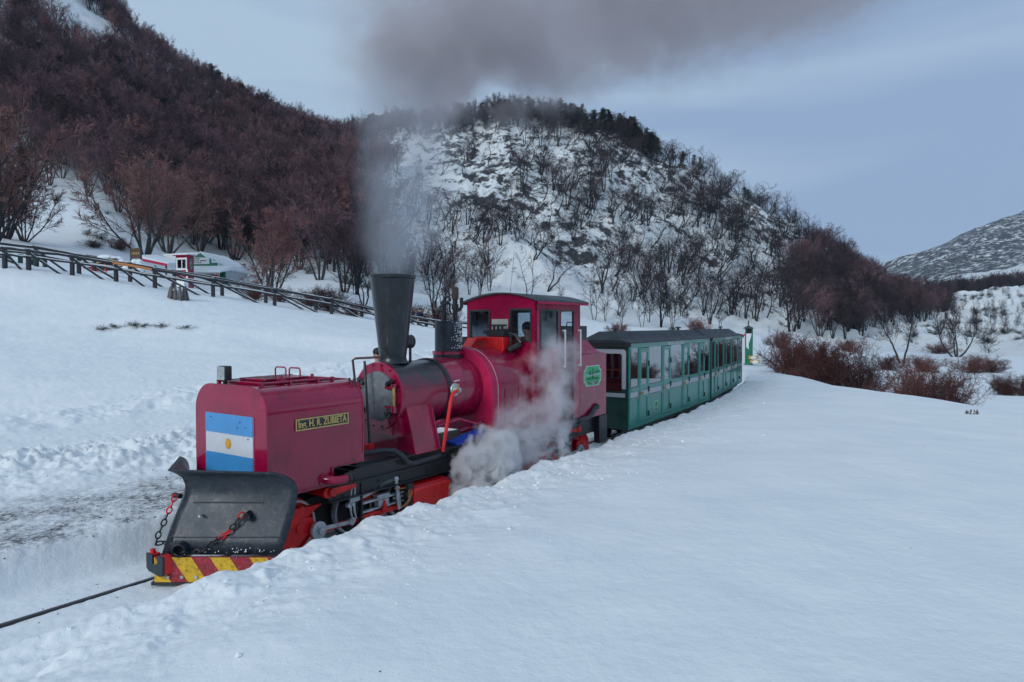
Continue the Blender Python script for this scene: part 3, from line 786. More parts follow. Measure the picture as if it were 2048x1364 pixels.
# --- running gear of the front unit
def wheel(parent, xf, t, w, z, r, tyre='steel'):
    b = MB(xf); b.lathe((t, w - .04, z), (0, 1, 0), [(0, r + .02), (.014, r + .02), (.016, r), (.075, r - .004), (.075, r - .03), (.05, r - .035), (.05, .08), (.07, .07), (.085, .05), (.085, .001)], 28)
    wl = b.obj('wheel', 'red', parent)
    b = MB(xf); b.lathe((t, w - .035, z), (0, 1, 0), [(0, r + .003), (.073, r + .001), (.073, r - .022), (0, r - .022)], 28, False); b.obj('tyre', tyre, wl)
    return wl
def gear(xf, T, sg, parent, cyl=True):
    """valve gear and rods; T(x) maps the distance along this unit, sg the direction"""
    w = .46
    for t in (4.68, 5.52, 6.36 if cyl else 6.2):
        wl = wheel(parent, xf, T(t), .30, .29, .28)
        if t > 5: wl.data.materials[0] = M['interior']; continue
        b = MB(xf)
        b.prism([(T(t) + q[0] * sg, .29 + q[1]) for q in ((-.25, -.10), (-.22, .10), (-.10, .21), (0, .22), (.03, .10), (.18, .08), (.22, -.06), (.05, -.12), (-.08, -.24), (-.2, -.2))], 1, .375, .42)
        b.cyl((T(t), .42, .29), (T(t), .44, .29), .05)
        b.obj('crank_web', 'red', wl, bevel=.01)
    b = MB(xf)
    b.prism([(T(4.86), .235), (T(6.36), .235), (T(6.36), .175), (T(4.86), .175)], 1, .43, .455)
    for t in (4.86, 5.66, 6.36): b.cyl((T(t), .425, .205), (T(t), .47, .205), .06)
    b.obj('coupling_rod', 'red', parent, bevel=.005)
    b = MB(xf)
    b.lathe((T(4.876), .45, .235), (0, 1, 0), [(0, .085), (.03, .09), (.035, .095), (.055, .095), (.06, .088), (.062, .04), (.10, .036), (.105, .02), (.105, .001)], 28)
    for i in range(6): g = i * pi / 3; b.cyl((T(4.876) + .065 * cos(g), .51, .235 + .065 * sin(g)), (T(4.876) + .065 * cos(g), .52, .235 + .065 * sin(g)), .012, n=6)
    b.obj('crank_hub', 'steel', parent)
    b = MB(xf)
    b.prism([(T(4.93), .262), (T(5.32), .235), (T(5.32), .195), (T(4.93), .215)], 1, .48, .50)
    b.cyl((T(5.33), .47, .215), (T(5.33), .52, .215), .035)
    b.obj('eccentric_rod', 'steel', parent, bevel=.004)
    # expansion link
    b = MB(xf)
    for s_ in (.0, .055):
        pts = [(5.33 + s_ + .02, .24), (5.32 + s_, .34), (5.315 + s_, .45), (5.325 + s_, .56), (5.345 + s_ * .7, .62)]
        b.tube([(T(t), .50, z) for t, z in pts], [.010, .014, .016, .014, .012], 6)
    b.prism([(T(5.30), .43), (T(5.44), .45), (T(5.44), .50), (T(5.30), .48)], 1, .485, .515)
    b.cyl((T(5.36), .48, .62), (T(5.36), .52, .62), .028); b.cyl((T(5.35), .48, .235), (T(5.35), .52, .235), .03)
    b.cyl((T(5.285), .48, .415), (T(5.285), .525, .415), .028); b.cyl((T(5.34), .48, .415), (T(5.34), .53, .415), .022)
    b.obj('expansion_link', 'steel', parent, bevel=.003)
    b = MB(xf)
    b.prism([(T(5.02), .665), (T(5.36), .655), (T(5.37), .625), (T(5.36), .61), (T(5.02), .575), (T(4.985), .59), (T(4.97), .62), (T(4.985), .65)], 1, .525, .55)
    b.cyl((T(5.03), .50, .62), (T(5.03), .565, .62), .052)
    b.obj('lifting_arm', 'red', parent, bevel=.006)
    b = MB(xf); b.cyl((T(4.98), .2, .62), (T(4.98), .50, .62), .05); b.cyl((T(4.98), .46, .62), (T(4.98), .524, .62), .06); b.obj('weigh_shaft', 'red', parent)
    b = MB(xf)
    b.box(T(5.47) - .012, T(5.47) + .012, .47, .53, .17, .63); b.box(T(5.42) - .01, T(5.42) + .01, .47, .5, .30, .63); b.box(min(T(5.42), T(5.47)), max(T(5.42), T(5.47)), .475, .50, .60, .625)
    b.obj('motion_bracket', 'black', parent, bevel=.004)
    b = MB(xf)
    b.prism([(T(5.40), .475), (T(5.62), .50), (T(5.74), .545), (T(5.86), .575), (T(6.02), .60), (T(6.05), .56), (T(5.86), .53), (T(5.74), .50), (T(5.60), .46), (T(5.40), .43)], 1, .49, .51)
    b.prism([(T(5.66), .57), (T(5.80), .60), (T(5.93), .635), (T(5.95), .615), (T(5.80), .575)], 1, .46, .475)
    b.obj('radius_rod', 'steel', parent, bevel=.004)
    b = MB(xf)
    b.prism([(T(6.00), .60), (T(6.045), .60), (T(6.10), .33), (T(6.12), .20), (T(6.07), .19), (T(6.04), .33)], 1, .512, .53)
    b.cyl((T(6.03), .50, .575), (T(6.03), .54, .575), .03); b.cyl((T(6.055), .50, .46), (T(6.055), .54, .46), .026)
    b.obj('combination_lever', 'steel', parent, bevel=.004)
    b = MB(xf)
    b.box(min(T(5.49), T(6.35)), max(T(5.49), T(6.35)), .43, .485, .365, .392); b.box(min(T(5.49), T(6.2)), max(T(5.49), T(6.2)), .44, .49, .265, .285)
    b.cyl((T(6.05), .46, .325), (T(6.5), .46, .325), .02)
    b.obj('slide_bar', 'steel', parent, bevel=.003)
    b = MB(xf); b.box(min(T(5.74), T(5.94)), max(T(5.74), T(5.94)), .425, .505, .393, .43); b.box(min(T(5.76), T(5.93)), max(T(5.76), T(5.93)), .42, .50, .29, .364); b.obj('crosshead', 'steel', parent, bevel=.004)
    b = MB(xf); b.prism([(T(5.80), .265), (T(5.84), .36), (T(5.88), .265), (T(5.87), .21), (T(5.81), .21)], 1, .506, .53); b.obj('drop_link', 'red', parent, bevel=.004)
    b = MB(xf); b.box(min(T(5.50), T(5.82)), max(T(5.50), T(5.82)), .47, .49, .215, .245); b.box(min(T(5.50), T(5.82)), max(T(5.50), T(5.82)), .47, .489, .165, .195); b.obj('connecting_rod', 'red', parent, bevel=.003)
    # cylinder
    b = MB(xf)
    b.prism([(.30, .12), (.60, .12), (.63, .16), (.645, .40), (.60, .445), (.30, .47)], 0, T(6.24), T(6.92))
    cy_ = b.obj('cylinder_cover', 'red', parent, bevel=.012)
    b = MB(xf); b.lathe((T(6.20), .47, .27), (sg, 0, 0), [(0, .10), (.03, .14), (.04, .14)], 24); b.obj('cylinder_head', 'black', cy_)
    b = MB(xf); b.box(min(T(6.25), T(6.91)), max(T(6.25), T(6.91)), .604, .618, .425, .437); b.obj('cover_seam', 'maroon', cy_)
    b = MB(xf); b.box(min(T(6.14), T(6.24)), max(T(6.14), T(6.24)), .56, .62, .43, .50); b.obj('lubricator', 'black', parent, bevel=.004)
    b = MB(xf)
    for k in range(4):
        b.tube([(T(6.16 + .02 * k), .60, .43), (T(6.17 + .02 * k), .605, .38), (T(6.16 + .01 * k), .60, .30), (T(6.08 + .03 * k), .56, .22)], .005, 5)
    b.tube([(T(5.98), .54, .47), (T(6.06), .55, .455), (T(6.18), .58, .45)], .006, 5)
    b.tube([(T(5.66), .50, .44), (T(5.67), .505, .47), (T(5.72), .505, .48)], .005, 5)
    b.obj('oil_pipe', 'copper', parent, kind='stuff')
    # springs
    for t in (4.72, 5.62):
        b = MB(xf)
        for k in range(6):
            l = .27 - .036 * k
            b.box(min(T(t - l), T(t + l)), max(T(t - l), T(t + l)), .34, .40, .47 - .018 * k, .486 - .018 * k)
        b.box(T(t) - .03, T(t) + .03, .33, .412, .37, .51)
        b.obj('leaf_spring', 'red', parent, bevel=.002)
    b = MB(xf)
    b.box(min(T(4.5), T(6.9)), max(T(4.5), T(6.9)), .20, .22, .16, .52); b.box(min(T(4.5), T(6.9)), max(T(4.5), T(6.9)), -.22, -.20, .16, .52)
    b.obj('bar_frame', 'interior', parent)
gear(flip, lambda t: t, 1, loco)

# --- plough
def wing(side, tails, wt):
    """curved mouldboard ruled from the nose (w=0) back to the side"""
    nose = [(3.44, .28), (3.49, .415), (3.54, .53), (3.592, .649), (3.635, .72), (3.668, .791), (3.682, .845), (3.678, .90), (3.65, .969), (3.605, 1.01), (3.562, 1.038), (3.504, 1.068)]
    P = []; N = 14
    for (tn, zn), (tt, zt_), w1 in zip(nose, tails, wt):
        row = []
        for i in range(N + 1):
            q = i / N
            zq = zn + (zt_ - zn) * q
            row.append((tn + (tt - tn) * q, side * w1 * q, zq))
        P.append(row)
    return P
TL_ = [(4.06, .28), (4.12, .40), (4.17, .51), (4.215, .62), (4.24, .71), (4.255, .79), (4.262, .84), (4.262, .875), (4.243, .93), (4.21, .97), (4.17, 1.00), (4.10, 1.03)]
WT_ = [.92, .92, .92, .92, .92, .92, .918, .912, .895, .87, .84, .79]
pb = B(); pb.grid(wing(1, TL_, WT_))
plough = pb.obj('snow_plough', 'blade', loco, recalc=False, solid=.014, smooth=60)
B().grid(wing(-1, [(t - .12, z + .02) for t, z in TL_], [w * .80 for w in WT_])).obj('far_wing', 'blade', plough, recalc=False, solid=.014, smooth=60)
# back plates close the wings
b = B(); b.box(4.0, 4.15, -.50, .50, .42, .60); b.box(3.75, 4.1, -.1, .1, .42, .56); b.obj('brace', 'black', plough)
b = B()
hz = []
N = 24
for k in range(N + 1):
    q = k / N; hz.append((3.50 + .84 * q, .74 * q))
def hzpt(q, z, o=0.0):
    return (3.40 + .60 * q - o * .80, .90 * q + o * .60, z)
# hazard board
b = B(); b.grid([[hzpt(q, z, o) for q in (-.02, .25, .5, .75, 1)] for z, o in ((.045, 0), (.045, .03), (.278, .03), (.278, 0), (.045, 0))])
b.add([hzpt(-.02, .045, 0), hzpt(-.02, .045, .03), hzpt(-.02, .278, .03), hzpt(-.02, .278, 0)], [(0, 1, 2, 3)])
hb = b.obj('cutting_board', 'hazred', plough, smooth=0)
def stripe(q0, q1, lean, nm='yellow', mat_='yellow'):
    b = B()
    c0, c1 = max(-.02, q0), q1
    pts = []
    lo0, lo1, hi0, hi1 = q0 + lean, q1 + lean, q0, q1
    lo0 = max(lo0, -.02); hi0 = max(hi0, -.02); hi1 = max(hi1, -.02)
    P0 = [hzpt(hi0, .2775, .0335), hzpt(hi1, .2775, .0335), hzpt(lo1, .0455, .0335), hzpt(lo0, .0455, .0335)]
    P1 = [hzpt(hi0, .2775, .0305), hzpt(hi1, .2775, .0305), hzpt(lo1, .0455, .0305), hzpt(lo0, .0455, .0305)]
    b.add(P0 + P1, [(0, 1, 2, 3), (7, 6, 5, 4), (0, 4, 5, 1), (1, 5, 6, 2), (2, 6, 7, 3), (3, 7, 4, 0)])
    b.obj('hazard_stripe', 'yellow', hb, smooth=0)
for q0, q1 in ((-.20, -.015), (.13, .30), (.46, .63), (.80, .95)):
    if q1 > q0: stripe(q0, q1, .14)
b = B()
for q in (.10, .22, .34, .46, .60, .74): 
    c = hzpt(q, .095, .034); d = (-.8, .6)
    b.cyl(c, (c[0] - .014 * .8, c[1] + .014 * .6, c[2]), .015, n=8)
b.obj('bolts', 'steel', hb, kind='stuff')
b = B(); b.grid([[hzpt(q, z, o) for q in (-.05, .5, 1)] for z, o in ((.012, -.02), (.012, .033), (.043, .033), (.043, -.02))]); b.obj('wear_edge', 'black', plough, smooth=0)
# round pipe end through the blade, small stud, lug
b = B(); c = Vector((3.52, .17, .34)) ; dd = Vector((-.8, .6, 0)).normalized()
b.lathe(c, dd, [(-.06, .062), (.05, .062), (.055, .055), (.045, .050), (-.05, .048)], 22, False); b.obj('pipe_end', 'blade', plough)
b = B(); b.cyl(c - dd * .05, c - dd * .02, .05); b.obj('pipe_inside', 'interior', plough)
b = B(); b.box(3.50, 3.60, .01, .05, .28, .44); b.obj('pipe_lug', 'blade', plough, bevel=.005)
b = B(); c2 = Vector((3.70, .22, .63)); b.cyl(c2, c2 + dd * .05, .012, n=8); b.obj('stud', 'steel', plough)
b = B()
for k in range(0): pass
# coupler: bar and two-jaw head
b = B(); b.cyl((3.42, .0, .25), (3.80, .03, .30), .042); b.obj('coupler_bar', 'black', loco)
b = B()
b.prism([(-.14, .155), (-.10, .13), (.09, .11), (.14, .125), (.14, .30), (.05, .30), (.05, .215), (-.035, .21), (-.035, .295), (-.14, .295)], 0, 3.36, 3.385)
cp = b.obj('coupler_head', 'blade', loco, bevel=.005)
b = B(); b.box(3.386, 3.46, .055, .135, .13, .298); b.box(3.386, 3.45, -.135, -.045, .16, .292); b.box(3.386, 3.46, -.1, .1, .12, .20); b.obj('coupler_jaw', 'red', cp, bevel=.005)
b = B(); b.cyl((3.40, -.09, .28), (3.40, -.09, .33), .025); b.obj('coupler_pin', 'red', cp)

def chain(name, pts, r=.032, redmask=None, parent=None, xf=flip):
    """links along a path"""
    pts = [Vector(p) for p in pts]; L_ = [0]
    for i in range(len(pts) - 1): L_.append(L_[-1] + (pts[i + 1] - pts[i]).length)
    step = r * 1.75; n = int(L_[-1] / step)
    ch = None
    for k in range(n):
        s_ = (k + .5) * step
        i = max(j for j in range(len(pts) - 1) if L_[j] <= s_); q = (s_ - L_[i]) / (L_[i + 1] - L_[i])
        c = pts[i].lerp(pts[i + 1], q); d = (pts[i + 1] - pts[i]).normalized()
        a = d.cross(Vector((.6, -.7, .3))).normalized(); bb = d.cross(a)
        b = MB(xf); b.torus(c, a if k % 2 else bb, r * .62, r * .24, 12, 5, 1.55, long=d)
        o = b.obj('chain_link', 'red' if (redmask and redmask(k, n)) else 'link', parent)
def onwing(q, z, o=.03):
    r = wing(1, TL_, WT_); k = min(range(len(r)), key=lambda i: abs(r[i][0][2] - z)); i = q * 14; j = min(int(i), 13); a_, b_ = Vector(r[k][j]), Vector(r[k][j + 1])
    p = a_.lerp(b_, i - j); p.z = z; return p + dd * o
for z in (.435,):
    b = B(); b.tube([onwing(q, z, .006) for q in (.02, .3, .6, .97)], .006, 5); b.obj('weld_seam', 'blade', plough)
b = B(); b.tube([onwing(q, .735, .004) for q in (.10, .3, .5, .72)], .008, 5); b.obj('weld_seam', 'blade', plough)
b = B(); rr = random.Random(3)
for i in range(45):
    q = .1 + .85 * rr.random(); b.ball(onwing(q, .30 + abs(rr.gauss(0, .03)), .006), rr.uniform(.003, .007), 5, 4)
b.obj('stuck_snow', 'snowcap', plough, kind='stuff')
e0 = onwing(.62, .62, .01); e1 = onwing(.62, .62, .10)
ch1 = B(); ch1.cyl(e0, e1, .035); ch1.cyl(e0 + Vector((0, 0, .03)), e1 + Vector((0, 0, .03)), .02); ch1 = ch1.obj('near_chain', 'link', loco)
chain('c', [onwing(.58, .66, .06), onwing(.55, .56, .05), onwing(.50, .49, .045), onwing(.44, .42, .04), onwing(.36, .345, .04), onwing(.26, .305, .04), onwing(.16, .30, .05), onwing(.10, .33, .05)], .036, lambda k, n: k in (0, 3, 4), ch1)
e2 = Vector((3.66, -.06, .78))
ch2 = B(); ch2.cyl(e2, e2 + Vector((-.02, -.09, 0)), .025); ch2 = ch2.obj('far_chain', 'link', loco)
chain('c', [(3.63, -.10, .79), (3.58, -.10, .68), (3.52, -.10, .56), (3.46, -.10, .45), (3.42, -.08, .37), (3.47, -.05, .38), (3.56, -.02, .34), (3.62, .02, .32)], .034, lambda k, n: k < 3, ch2)

# --- boiler unit ------------------------------------------------------
CZ = 1.535
b = BB(); b.lathe((.67, 0, CZ), (1, 0, 0), [(0, .40), (0, .425), (.86, .425)], 56); sbx = b.obj('smokebox', 'smokebox', loco)
b = BB(); b.lathe((.64, 0, CZ), (1, 0, 0), [(0, .30), (.0, .425), (.012, .432), (.03, .432)], 56)
b.obj('smokebox_ring', 'maroon', loco)
b = BB(); b.lathe((.60, 0, CZ), (1, 0, 0), [(0, .001), (0, .27), (.012, .305), (.04, .315)], 48); dr = b.obj('smokebox_door', 'grey_door', loco)
b = BB()
for i in range(16):
    g = 2 * pi * (i + .5) / 16; b.cyl((.62, .395 * cos(g), CZ + .395 * sin(g)), (.645, .395 * cos(g), CZ + .395 * sin(g)), .010, n=6)
b.obj('rivets', 'soot', sbx, kind='stuff')
for g in (35, 145, 218, 318):
    g = R(g); c = Vector((.585, .315 * cos(g), CZ + .315 * sin(g))); a = Vector((0, -cos(g), -sin(g)))
    b = BB(); b.cyl(c - a * .055, c + a * .06, .030, n=6); b.cyl(c + Vector((.05, 0, 0)), c - Vector((.045, 0, 0)), .022, n=8); b.obj('door_clamp', 'black', dr)
b = BB(); b.cyl((.575, .345, CZ - .17), (.575, .345, CZ + .17), .018); b.obj('hinge_post', 'brass', dr)
for s_ in (-.12, .12):
    b = BB(); b.box(.56, .60, .20, .36, CZ + s_ - .014, CZ + s_ + .014)
    b.cyl((.575, .345, CZ + s_ * 1.15 - .025 + (.02 if s_ > 0 else -.02)), (.575, .345, CZ + s_ * 1.15 + .035), .034)
    b.obj('hinge', 'maroon', dr)
b = BB()
for z in (-.12, .0, .09): b.box(.57, .60, -.36, -.26, CZ + z - .01, CZ + z + .01)
b.obj('door_latch', 'black', dr, kind='stuff')
# barrel
b = BB(); b.lathe((1.53, 0, CZ), (1, 0, 0), [(0, .425), (0, .445), (.05, .447), (.06, .44)], 56); b.obj('boiler_band', 'black', loco)
b = BB(); b.lathe((1.592, 0, CZ), (1, 0, 0), [(0, .425), (0, .44), (.56, .44), (.562, .443), (.58, .443), (.582, .44), (1.0, .44)], 64); barrel = b.obj('boiler_barrel', 'maroon', loco)
b = BB()
for i in range(26):
    g = 2 * pi * i / 26
    b.cyl((2.163, .44 * cos(g), CZ + .44 * sin(g)), (2.163, .450 * cos(g), CZ + .450 * sin(g)), .008, n=6)
b.obj('rivets', 'maroon', barrel, kind='stuff')
# chimney
b = BB(); cz0 = 1.94
prof = [(0, .20), (.03, .185), (.07, .173)] + [(.07 + 1.02 * i / 10, .173 + .115 * (i / 10)) for i in range(1, 11)] + [(1.10, .300), (1.14, .305), (1.145, .285), (1.10, .275), (.5, .20)]
b.lathe((.91, 0, cz0), (0, 0, 1), prof, 44, False); chim = b.obj('chimney', 'soot', loco)
b = BB(); b.cyl((.91, 0, cz0 + .5), (.91, 0, cz0 + .52), .20); b.obj('chimney_inside', 'interior', chim)
b = BB(); b.tube([(.60, -.36, CZ + .05), (.60, -.42, 1.98), (.63, -.40, 2.00), (.80, -.10, 2.02)], .016, 8); b.obj('side_pipe', 'rust', loco)
b = BB(); b.tube([(.50, -.09, 1.98), (.44, .06, .86)], .016, 8); b.obj('draught_rod', 'black', loco)
b = BB(); b.box(.38, .47, -.03, .12, .86, .96); b.obj('valve_block', 'red', loco, bevel=.008)
b = BB(); b.cyl((1.02, .03, 2.215), (1.20, .03, 2.215), .088, n=24); b.cyl((1.20, .03, 2.215), (1.215, .03, 2.215), .094, n=24); pump = b.obj('steam_drum', 'black', loco, bevel=.006)
b = BB(); b.cyl((1.15, .08, 1.95), (1.15, .08, 2.15), .018); b.tube([(1.06, .03, 2.14), (1.05, .0, 2.02), (1.0, -.02, 2.0)], .012, 6); b.tube([(1.07, 0, 2.30), (1.06, -.01, 2.5), (1.0, -.02, 2.7)], .01, 6); b.obj('drum_pipe', 'black', pump)
# saddle
b = BB()
b.prism([(.10, 1.15), (.405, 1.42), (.56, .82), (-.56, .82), (-.405, 1.42), (-.10, 1.15)], 0, .74, 1.22)
b.obj('smokebox_saddle', 'maroon', loco, bevel=.01)
b = BB(); b.prism([(-.40, 1.05), (.40, 1.05), (.36, 1.28), (-.36, 1.28)], 0, .66, .738); b.obj('saddle_plate', 'maroon', loco)
b = BB(); b.box(.3, 5.8, -.45, .45, .70, .80); b.obj('girder', 'black', loco)
b = BB(); b.box(1.75, 3.3, -.42, .44, .16, .69); b.obj('ash_pan_shade_box', 'interior', loco)  # dark box added to fill the bright gap under the boiler with shade
b = B(); b.box(4.3, 7.2, -.19, .19, .13, .50); b.obj('frame_shade_box', 'interior', loco)  # added dark box, standing in for shade between the front frames
# wash-out pipe
b = BB(); b.tube([(1.20, .60, .80), (1.36, .60, 1.44), (1.39, .60, 1.51), (1.44, .59, 1.545), (1.52, .57, 1.555)], .024, 10); b.obj('feed_pipe', 'red', loco)
b = BB(); b.cyl((1.52, .57, 1.555), (1.60, .53, 1.56), .026); b.cyl((1.56, .55, 1.555), (1.56, .57, 1.65), .012); b.obj('brass_valve', 'brass', loco)
b = BB(); b.lathe((1.63, .44, 1.56), (0, 1, 0), [(0, .09), (.02, .085), (.03, .05)], 16); b.cyl((1.60, .45, 1.56), (1.62, .55, 1.56), .035); b.obj('clack_box', 'steel', loco)
b = BB(); b.cyl((1.56, .50, 1.68), (1.66, .50, 1.69), .008); b.obj('valve_wheel', 'white', loco)
# firebox with its arch band
def fbprof(e=0.0, zb=.90): return [(-.585 - e, zb), (-.585 - e, 1.50)] + arcpts((0, 1.50), .585 + e, pi, 0, 24)[1:-1] + [(.585 + e, 1.50), (.585 + e, zb)]
b = BB(); b.prism(fbprof(), 0, 2.50, 3.295); b.obj('firebox', 'maroon', loco)
b = BB(); b.prism(fbprof(.022), 0, 2.27, 2.499); b.obj('firebox_band', 'maroon_light', loco, bevel=.006)
b = BB(); b.prism(fbprof(.028), 0, 2.40, 2.408); b.obj('band_seam', 'steel', loco)
for t in (2.6, 2.95):
    b = BB(); b.box(t, t + .012, .5855, .597, .92, 1.5); b.obj('firebox_seam', 'maroon', loco)
# steam dome drum with valves and snow
b = BB(); b.lathe((2.18, -.13, 1.99), (0, 0, 1), [(-.08, .225), (0.06, .225), (.06, .20), (.50, .20), (.51, .19), (.515, .001)], 36); dome = b.obj('steam_dome', 'blade', loco)
b = BB(); b.lathe((2.18, -.13, 2.01), (0, 0, 1), [(0, .24), (.045, .24)], 30); b.obj('dome_flange', 'maroon', dome)
b = BB(); rr = random.Random(5)
for i in range(230):
    g = R(rr.gauss(84, 20)); z = 2.09 + rr.random() * .40
    if rr.random() > .35 + .65 * sin(z * 42 + 3 * g) ** 2: continue
    b.ball((2.18 + .202 * cos(g), -.13 + .202 * sin(g), z), rr.uniform(.004, .012), 5, 4, (1, 1, .6))
b.obj('clinging_snow', 'snowcap', dome, kind='stuff')
b = BB()
b.tube([(2.12, -.34, 2.79), (2.12, -.34, 2.68), (2.13, -.30, 2.65), (2.15, -.22, 2.65)], .028, 8); b.cyl((2.16, -.20, 2.5), (2.16, -.20, 2.78), .038); b.tube([(2.16, -.20, 2.78), (2.16, -.16, 2.85), (2.16, -.10, 2.85), (2.16, -.08, 2.78)], .02, 8)
b.cyl((2.16, -.20, 2.58), (2.16, -.20, 2.62), .05); b.cyl((2.16, -.25, 2.76), (2.16, -.12, 2.76), .03)
b.obj('safety_valve', 'black', dome)
b = BB()
b.cyl((2.2, -.02, 2.5), (2.2, -.02, 2.80), .036); b.cyl((2.2, -.02, 2.66), (2.2, -.02, 2.74), .052); b.tube([(2.17, -.09, 2.76), (2.17, -.10, 2.66), (2.18, -.08, 2.60), (2.2, -.03, 2.60)], .014, 8)
b.tube([(2.2, .02, 2.65), (2.2, .07, 2.66), (2.2, .10, 2.70), (2.2, .10, 2.83)], .026, 8)
b.obj('safety_valve', 'black', dome)
b = BB(); b.lathe((2.2, -.02, 2.80), (0, 0, 1), [(0, .03), (.01, .05), (.03, .045), (.04, .052), (.18, .052), (.19, .03)], 18); b.cyl((2.2, -.06, 2.96), (2.2, -.06, 3.05), .022)
b.obj('whistle', 'rust', dome)
# tool box and lubricator ahead of the cab
b = BB(); b.prism([(-.32, 2.25), (.24, 2.25), (.26, 2.08), (.20, 1.95), (-.32, 1.99)], 0, 3.02, 3.27); b.obj('oil_box', 'red', loco, bevel=.008)
b = BB(); b.prism([(2.70, 2.10), (2.84, 2.24), (3.04, 2.24), (3.04, 2.20), (2.87, 2.20), (2.74, 2.08)], 1, -.30, -.12); b.obj('curved_arm', 'red', loco, bevel=.005)
b = BB(); b.box(3.08, 3.28, -.12, .22, 2.27, 2.36); b.cyl((3.1, -.1, 2.33), (3.1, -.17, 2.33), .03); b.cyl((3.15, .3, 1.8), (3.15, .3, 2.3), .014)
for w in (-.04, .04, .12): b.cyl((3.18, w, 2.36), (3.18, w, 2.42), .02, n=8)
b.cyl((3.18, -.09, 2.43), (3.18, .2, 2.43), .016); b.cyl((3.1, .28, 2.05), (3.25, .42, 2.15), .05); b.tube([(3.2, .24, 2.3), (3.2, .36, 2.28), (3.2, .46, 2.16)], .03)
b.obj('steam_manifold', 'black', loco)
b = BB(); b.box(2.9, 3.28, -.52, -.36, 1.93, 2.25); b.obj('side_box', 'interior', loco)

# --- cab
ch = .68; ct0, ct1 = 3.30, 4.66; zb, ze = .85, 2.785
def roofz(w): return 2.80 + .125 * (1 - (w / ch) ** 2)
def frontwall(t, mat_='maroon'):
    cols = [-ch, -.63, -.20, .18, .60, ch]; b = BB()
    def seg(w0, w1, z0, z1=None):
        n = 6; pts = [(w0, z0)]
        if z1 is None: pts += [(w0 + (w1 - w0) * i / n, roofz(w0 + (w1 - w0) * i / n)) for i in range(n + 1)] + [(w1, z0)]
        else: pts += [(w0, z1), (w1, z1), (w1, z0)]
        b.prism(pts, 0, t, t + .02)
    seg(-ch, -.63, .9); seg(-.63, -.20, 2.685); seg(-.63, -.20, .9, 2.20); seg(-.20, .18, .9); seg(.18, .60, 2.695); seg(.18, .60, .9, 2.17); seg(.60, ch, .9)
    return b
cab = frontwall(ct0).obj('cab_front', 'maroon', loco, smooth=0)
b = frontwall(ct1 - .02); b.obj('cab_back', 'maroon', loco, smooth=0)
def wframe(nm, w0, w1, z0, z1, t, side=False, far=False, m_='black', g='glass_cab', par=None, th=.03):
    b = BB(); q = t
    def bxx(a0, a1, c0, c1, d0, d1):
        if side: b.box(a0, a1, d0, d1, c0, c1)
        else: b.box(d0, d1, a0, a1, c0, c1)
    d0, d1 = q
    bxx(w0, w0 + th, z0, z1, d0, d1); bxx(w1 - th, w1, z0, z1, d0, d1); bxx(w0 + th, w1 - th, z0, z0 + th, d0, d1); bxx(w0 + th, w1 - th, z1 - th, z1, d0, d1)
    o = b.obj(nm, m_, par or loco, smooth=0)
    b = BB()
    if side: b.box(w0 + th, w1 - th, (d0 + d1) / 2 - .003, (d0 + d1) / 2 + .003, z0 + th, z1 - th)
    else: b.box((d0 + d1) / 2 - .003, (d0 + d1) / 2 + .003, w0 + th, w1 - th, z0 + th, z1 - th)
    b.obj('pane', g, o, smooth=0)
    return o
for tt in (ct0, ct1 - .02):
    wframe('cab_window', -.63, -.20, 2.20, 2.685, (tt - .015, tt + .03)); wframe('cab_window', .18, .60, 2.17, 2.695, (tt - .015, tt + .03))
B_ = BB(); B_.box(ct0 - .006, ct0 - .001, -.17, .15, 2.37, 2.53); B_.obj('white_panel', 'offwhite', loco)
def sidewall(w0, w1):
    b = BB()
    b.box(ct0, 3.40, w0, w1, zb, ze); b.box(3.40, 3.95, w0, w1, 2.685, ze); b.box(3.40, 3.95, w0, w1, zb, 2.055); b.box(3.95, 4.01, w0, w1, zb, ze)
    b.box(4.01, 4.45, w0, w1, 2.68, ze); b.box(4.45, ct1, w0, w1, zb, ze)
    return b
sw = sidewall(ch - .02, ch).obj('cab_side', 'maroon', loco, smooth=0)
sidewall(-ch, -ch + .02).obj('cab_side', 'maroon', loco, smooth=0)
for w in (ch - .028, -ch - .008): wframe('side_window', 3.40, 3.95, 2.055, 2.685, (w, w + .036), True, m_='soot')
b = BB(); b.box(4.01, 4.03, ch - .03, ch + .004, .85, 2.68); b.box(4.43, 4.45, ch - .03, ch + .004, .85, 2.68); b.box(4.03, 4.43, ch - .03, ch + .004, 2.66, 2.68); b.obj('door_frame', 'black', loco)
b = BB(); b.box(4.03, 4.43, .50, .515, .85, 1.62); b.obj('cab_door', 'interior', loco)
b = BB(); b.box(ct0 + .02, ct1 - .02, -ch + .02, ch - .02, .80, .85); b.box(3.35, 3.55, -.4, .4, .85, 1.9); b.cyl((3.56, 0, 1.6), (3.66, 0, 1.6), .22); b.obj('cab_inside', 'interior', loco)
# arched roof
b = BB(); n = 14; P = []
for t in (3.24, 4.86): P.append([(t, -ch - .06 + (2 * ch + .12) * i / n, 2.806 + .135 * (1 - ((-1 + 2 * i / n)) ** 2)) for i in range(n + 1)])
b.grid(P); rf = b.obj('cab_roof', 'greyroof', loco, solid=.022, recalc=False)
b = BB()
for w in (-ch - .062, ch + .045): b.box(3.26, 4.84, w, w + .02, 2.765, 2.80)
b.obj('roof_edge', 'maroon_light', rf)
b = BB(); b.tube([(3.7, -.1, 2.93), (3.75, -.05, 3.6)], .003, 5); b.obj('aerial', 'black', rf)
for t in (4.09, 4.60):
    b = BB(); b.cyl((t, ch + .045, 1.74), (t, ch + .045, 2.36), .013); b.cyl((t, ch, 1.76), (t, ch + .05, 1.76), .016); b.cyl((t, ch, 2.345), (t, ch + .05, 2.345), .016); b.obj('handrail', 'white', loco)
